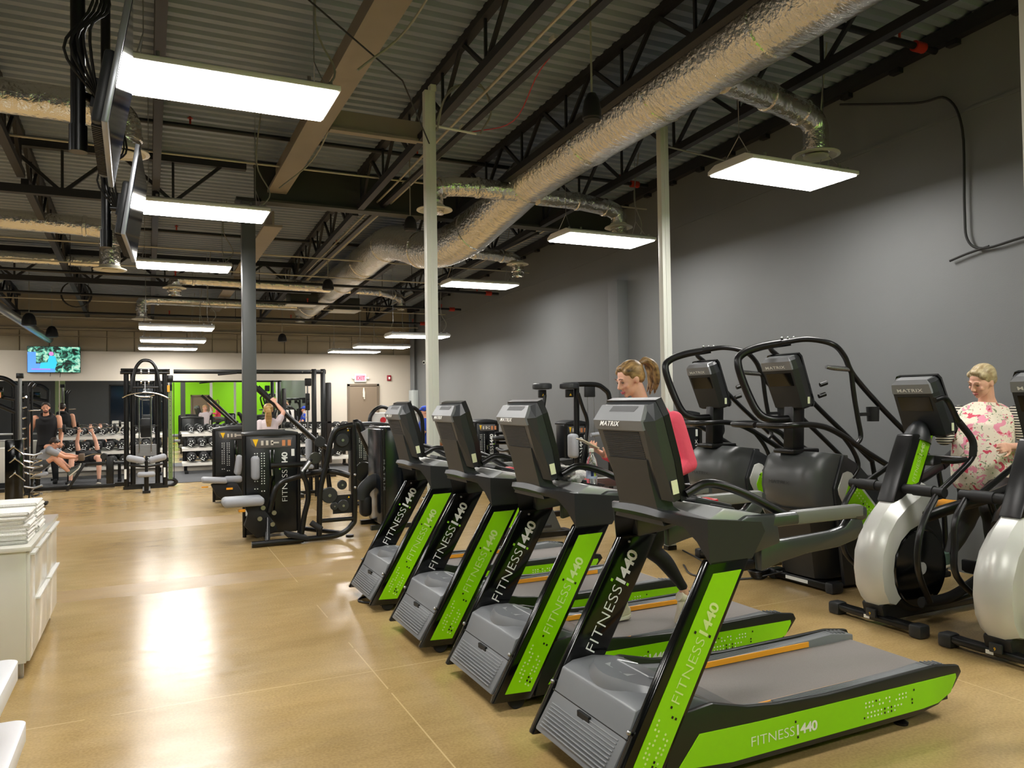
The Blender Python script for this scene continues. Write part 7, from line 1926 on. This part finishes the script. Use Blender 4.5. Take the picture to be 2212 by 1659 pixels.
# water bottle and tissue on the second treadmill, power cords on the floor
t = thing('water_bottle', 'clear plastic water bottle with a printed label in the treadmill cup holder', 'bottle', (2.41, 3.96, 1.182))
GLSM = mat('clear_pet', 'eef4f2', 0.08, trans=0.9)
s = MB(); s.lathe([(0.030, 0.0), (0.033, 0.006), (0.033, 0.10), (0.034, 0.12), (0.031, 0.15), (0.016, 0.185), (0.012, 0.195), (0.012, 0.205)], n=24); s.build('bottle_body', GLSM, t)
s = MB(); s.lathe([(0.0335, 0.045), (0.0342, 0.046), (0.0342, 0.105), (0.0335, 0.106)], n=24); lb = s.build('label', mat('label_blue_white', 'c8d4f0', 0.4), t)
s = MB()
for a0, w_, mi in ((-2.3, 0.5, 0), (-1.7, 0.35, 1)):
    for j in range(4):
        a = a0 + j * w_ / 4; a2 = a0 + (j + 1) * w_ / 4
        s.add([(0.0346 * math.cos(a), 0.0346 * math.sin(a), 0.06), (0.0346 * math.cos(a2), 0.0346 * math.sin(a2), 0.06), (0.0346 * math.cos(a2), 0.0346 * math.sin(a2), 0.095), (0.0346 * math.cos(a), 0.0346 * math.sin(a), 0.095)], [(0, 1, 2, 3)], mi)
s.build('label_print', [mat('print_navy', '1c2f6a', 0.5), mat('print_yellow', 'd9e84a', 0.5)], lb)
s = MB(); s.lathe([(0.014, 0.203), (0.015, 0.206), (0.015, 0.222), (0.013, 0.224)], n=20); s.build('cap', WHT, t)
t = thing('crumpled_towel', 'small crumpled white cloth lying behind the water bottle on the treadmill tray', 'cloth', (2.36, 4.13, 1.19))
s = MB()
for k in range(14):
    s.ball((0.05 * math.sin(k * 2.1), 0.06 * math.cos(k * 1.7), 0.02 + 0.03 * (k % 3)), (0.045, 0.035, 0.03), n=10)
finish(s.build('cloth', TWL, t), 0.006, 3)
for n_, l, pts in ((0, 'black power cord coiled on the floor by the white post foot', [(5.36, 6.9, 0.01), (5.2, 6.4, 0.01), (5.05, 6.1, 0.01), (5.0, 5.85, 0.015), (5.1, 5.75, 0.02), (5.2, 5.9, 0.03)]),
               (1, 'black power cord trailing from the nearer stair climber', [(5.25, 5.3, 0.10), (5.12, 5.5, 0.02), (4.9, 5.6, 0.01), (4.7, 5.9, 0.01), (4.9, 6.3, 0.01)]),
               (2, 'looped black cord under the farthest treadmill front', [(1.95, 6.55, 0.01), (1.70, 6.62, 0.01), (1.62, 6.48, 0.01), (1.80, 6.35, 0.01), (2.0, 6.3, 0.02)])):
    pipe('floor_cable', l, pts, 0.009, BLK, 'cord', None, 6)
t = thing('cord_bundle', 'heap of bundled black cord in front of the nearer stair climber foot', 'cord', (5.17, 5.52, 0.0))
s = MB()
for k in range(6):
    s.tube([(0.10 * math.cos(a * PI / 8) * (0.8 + 0.07 * k), 0.06 * math.sin(a * PI / 8) * (0.8 + 0.05 * k), 0.015 + 0.012 * k + 0.006 * math.sin(a)) for a in range(16)], 0.010, closed=True, n=6)
s.build('coil', BLK, t)
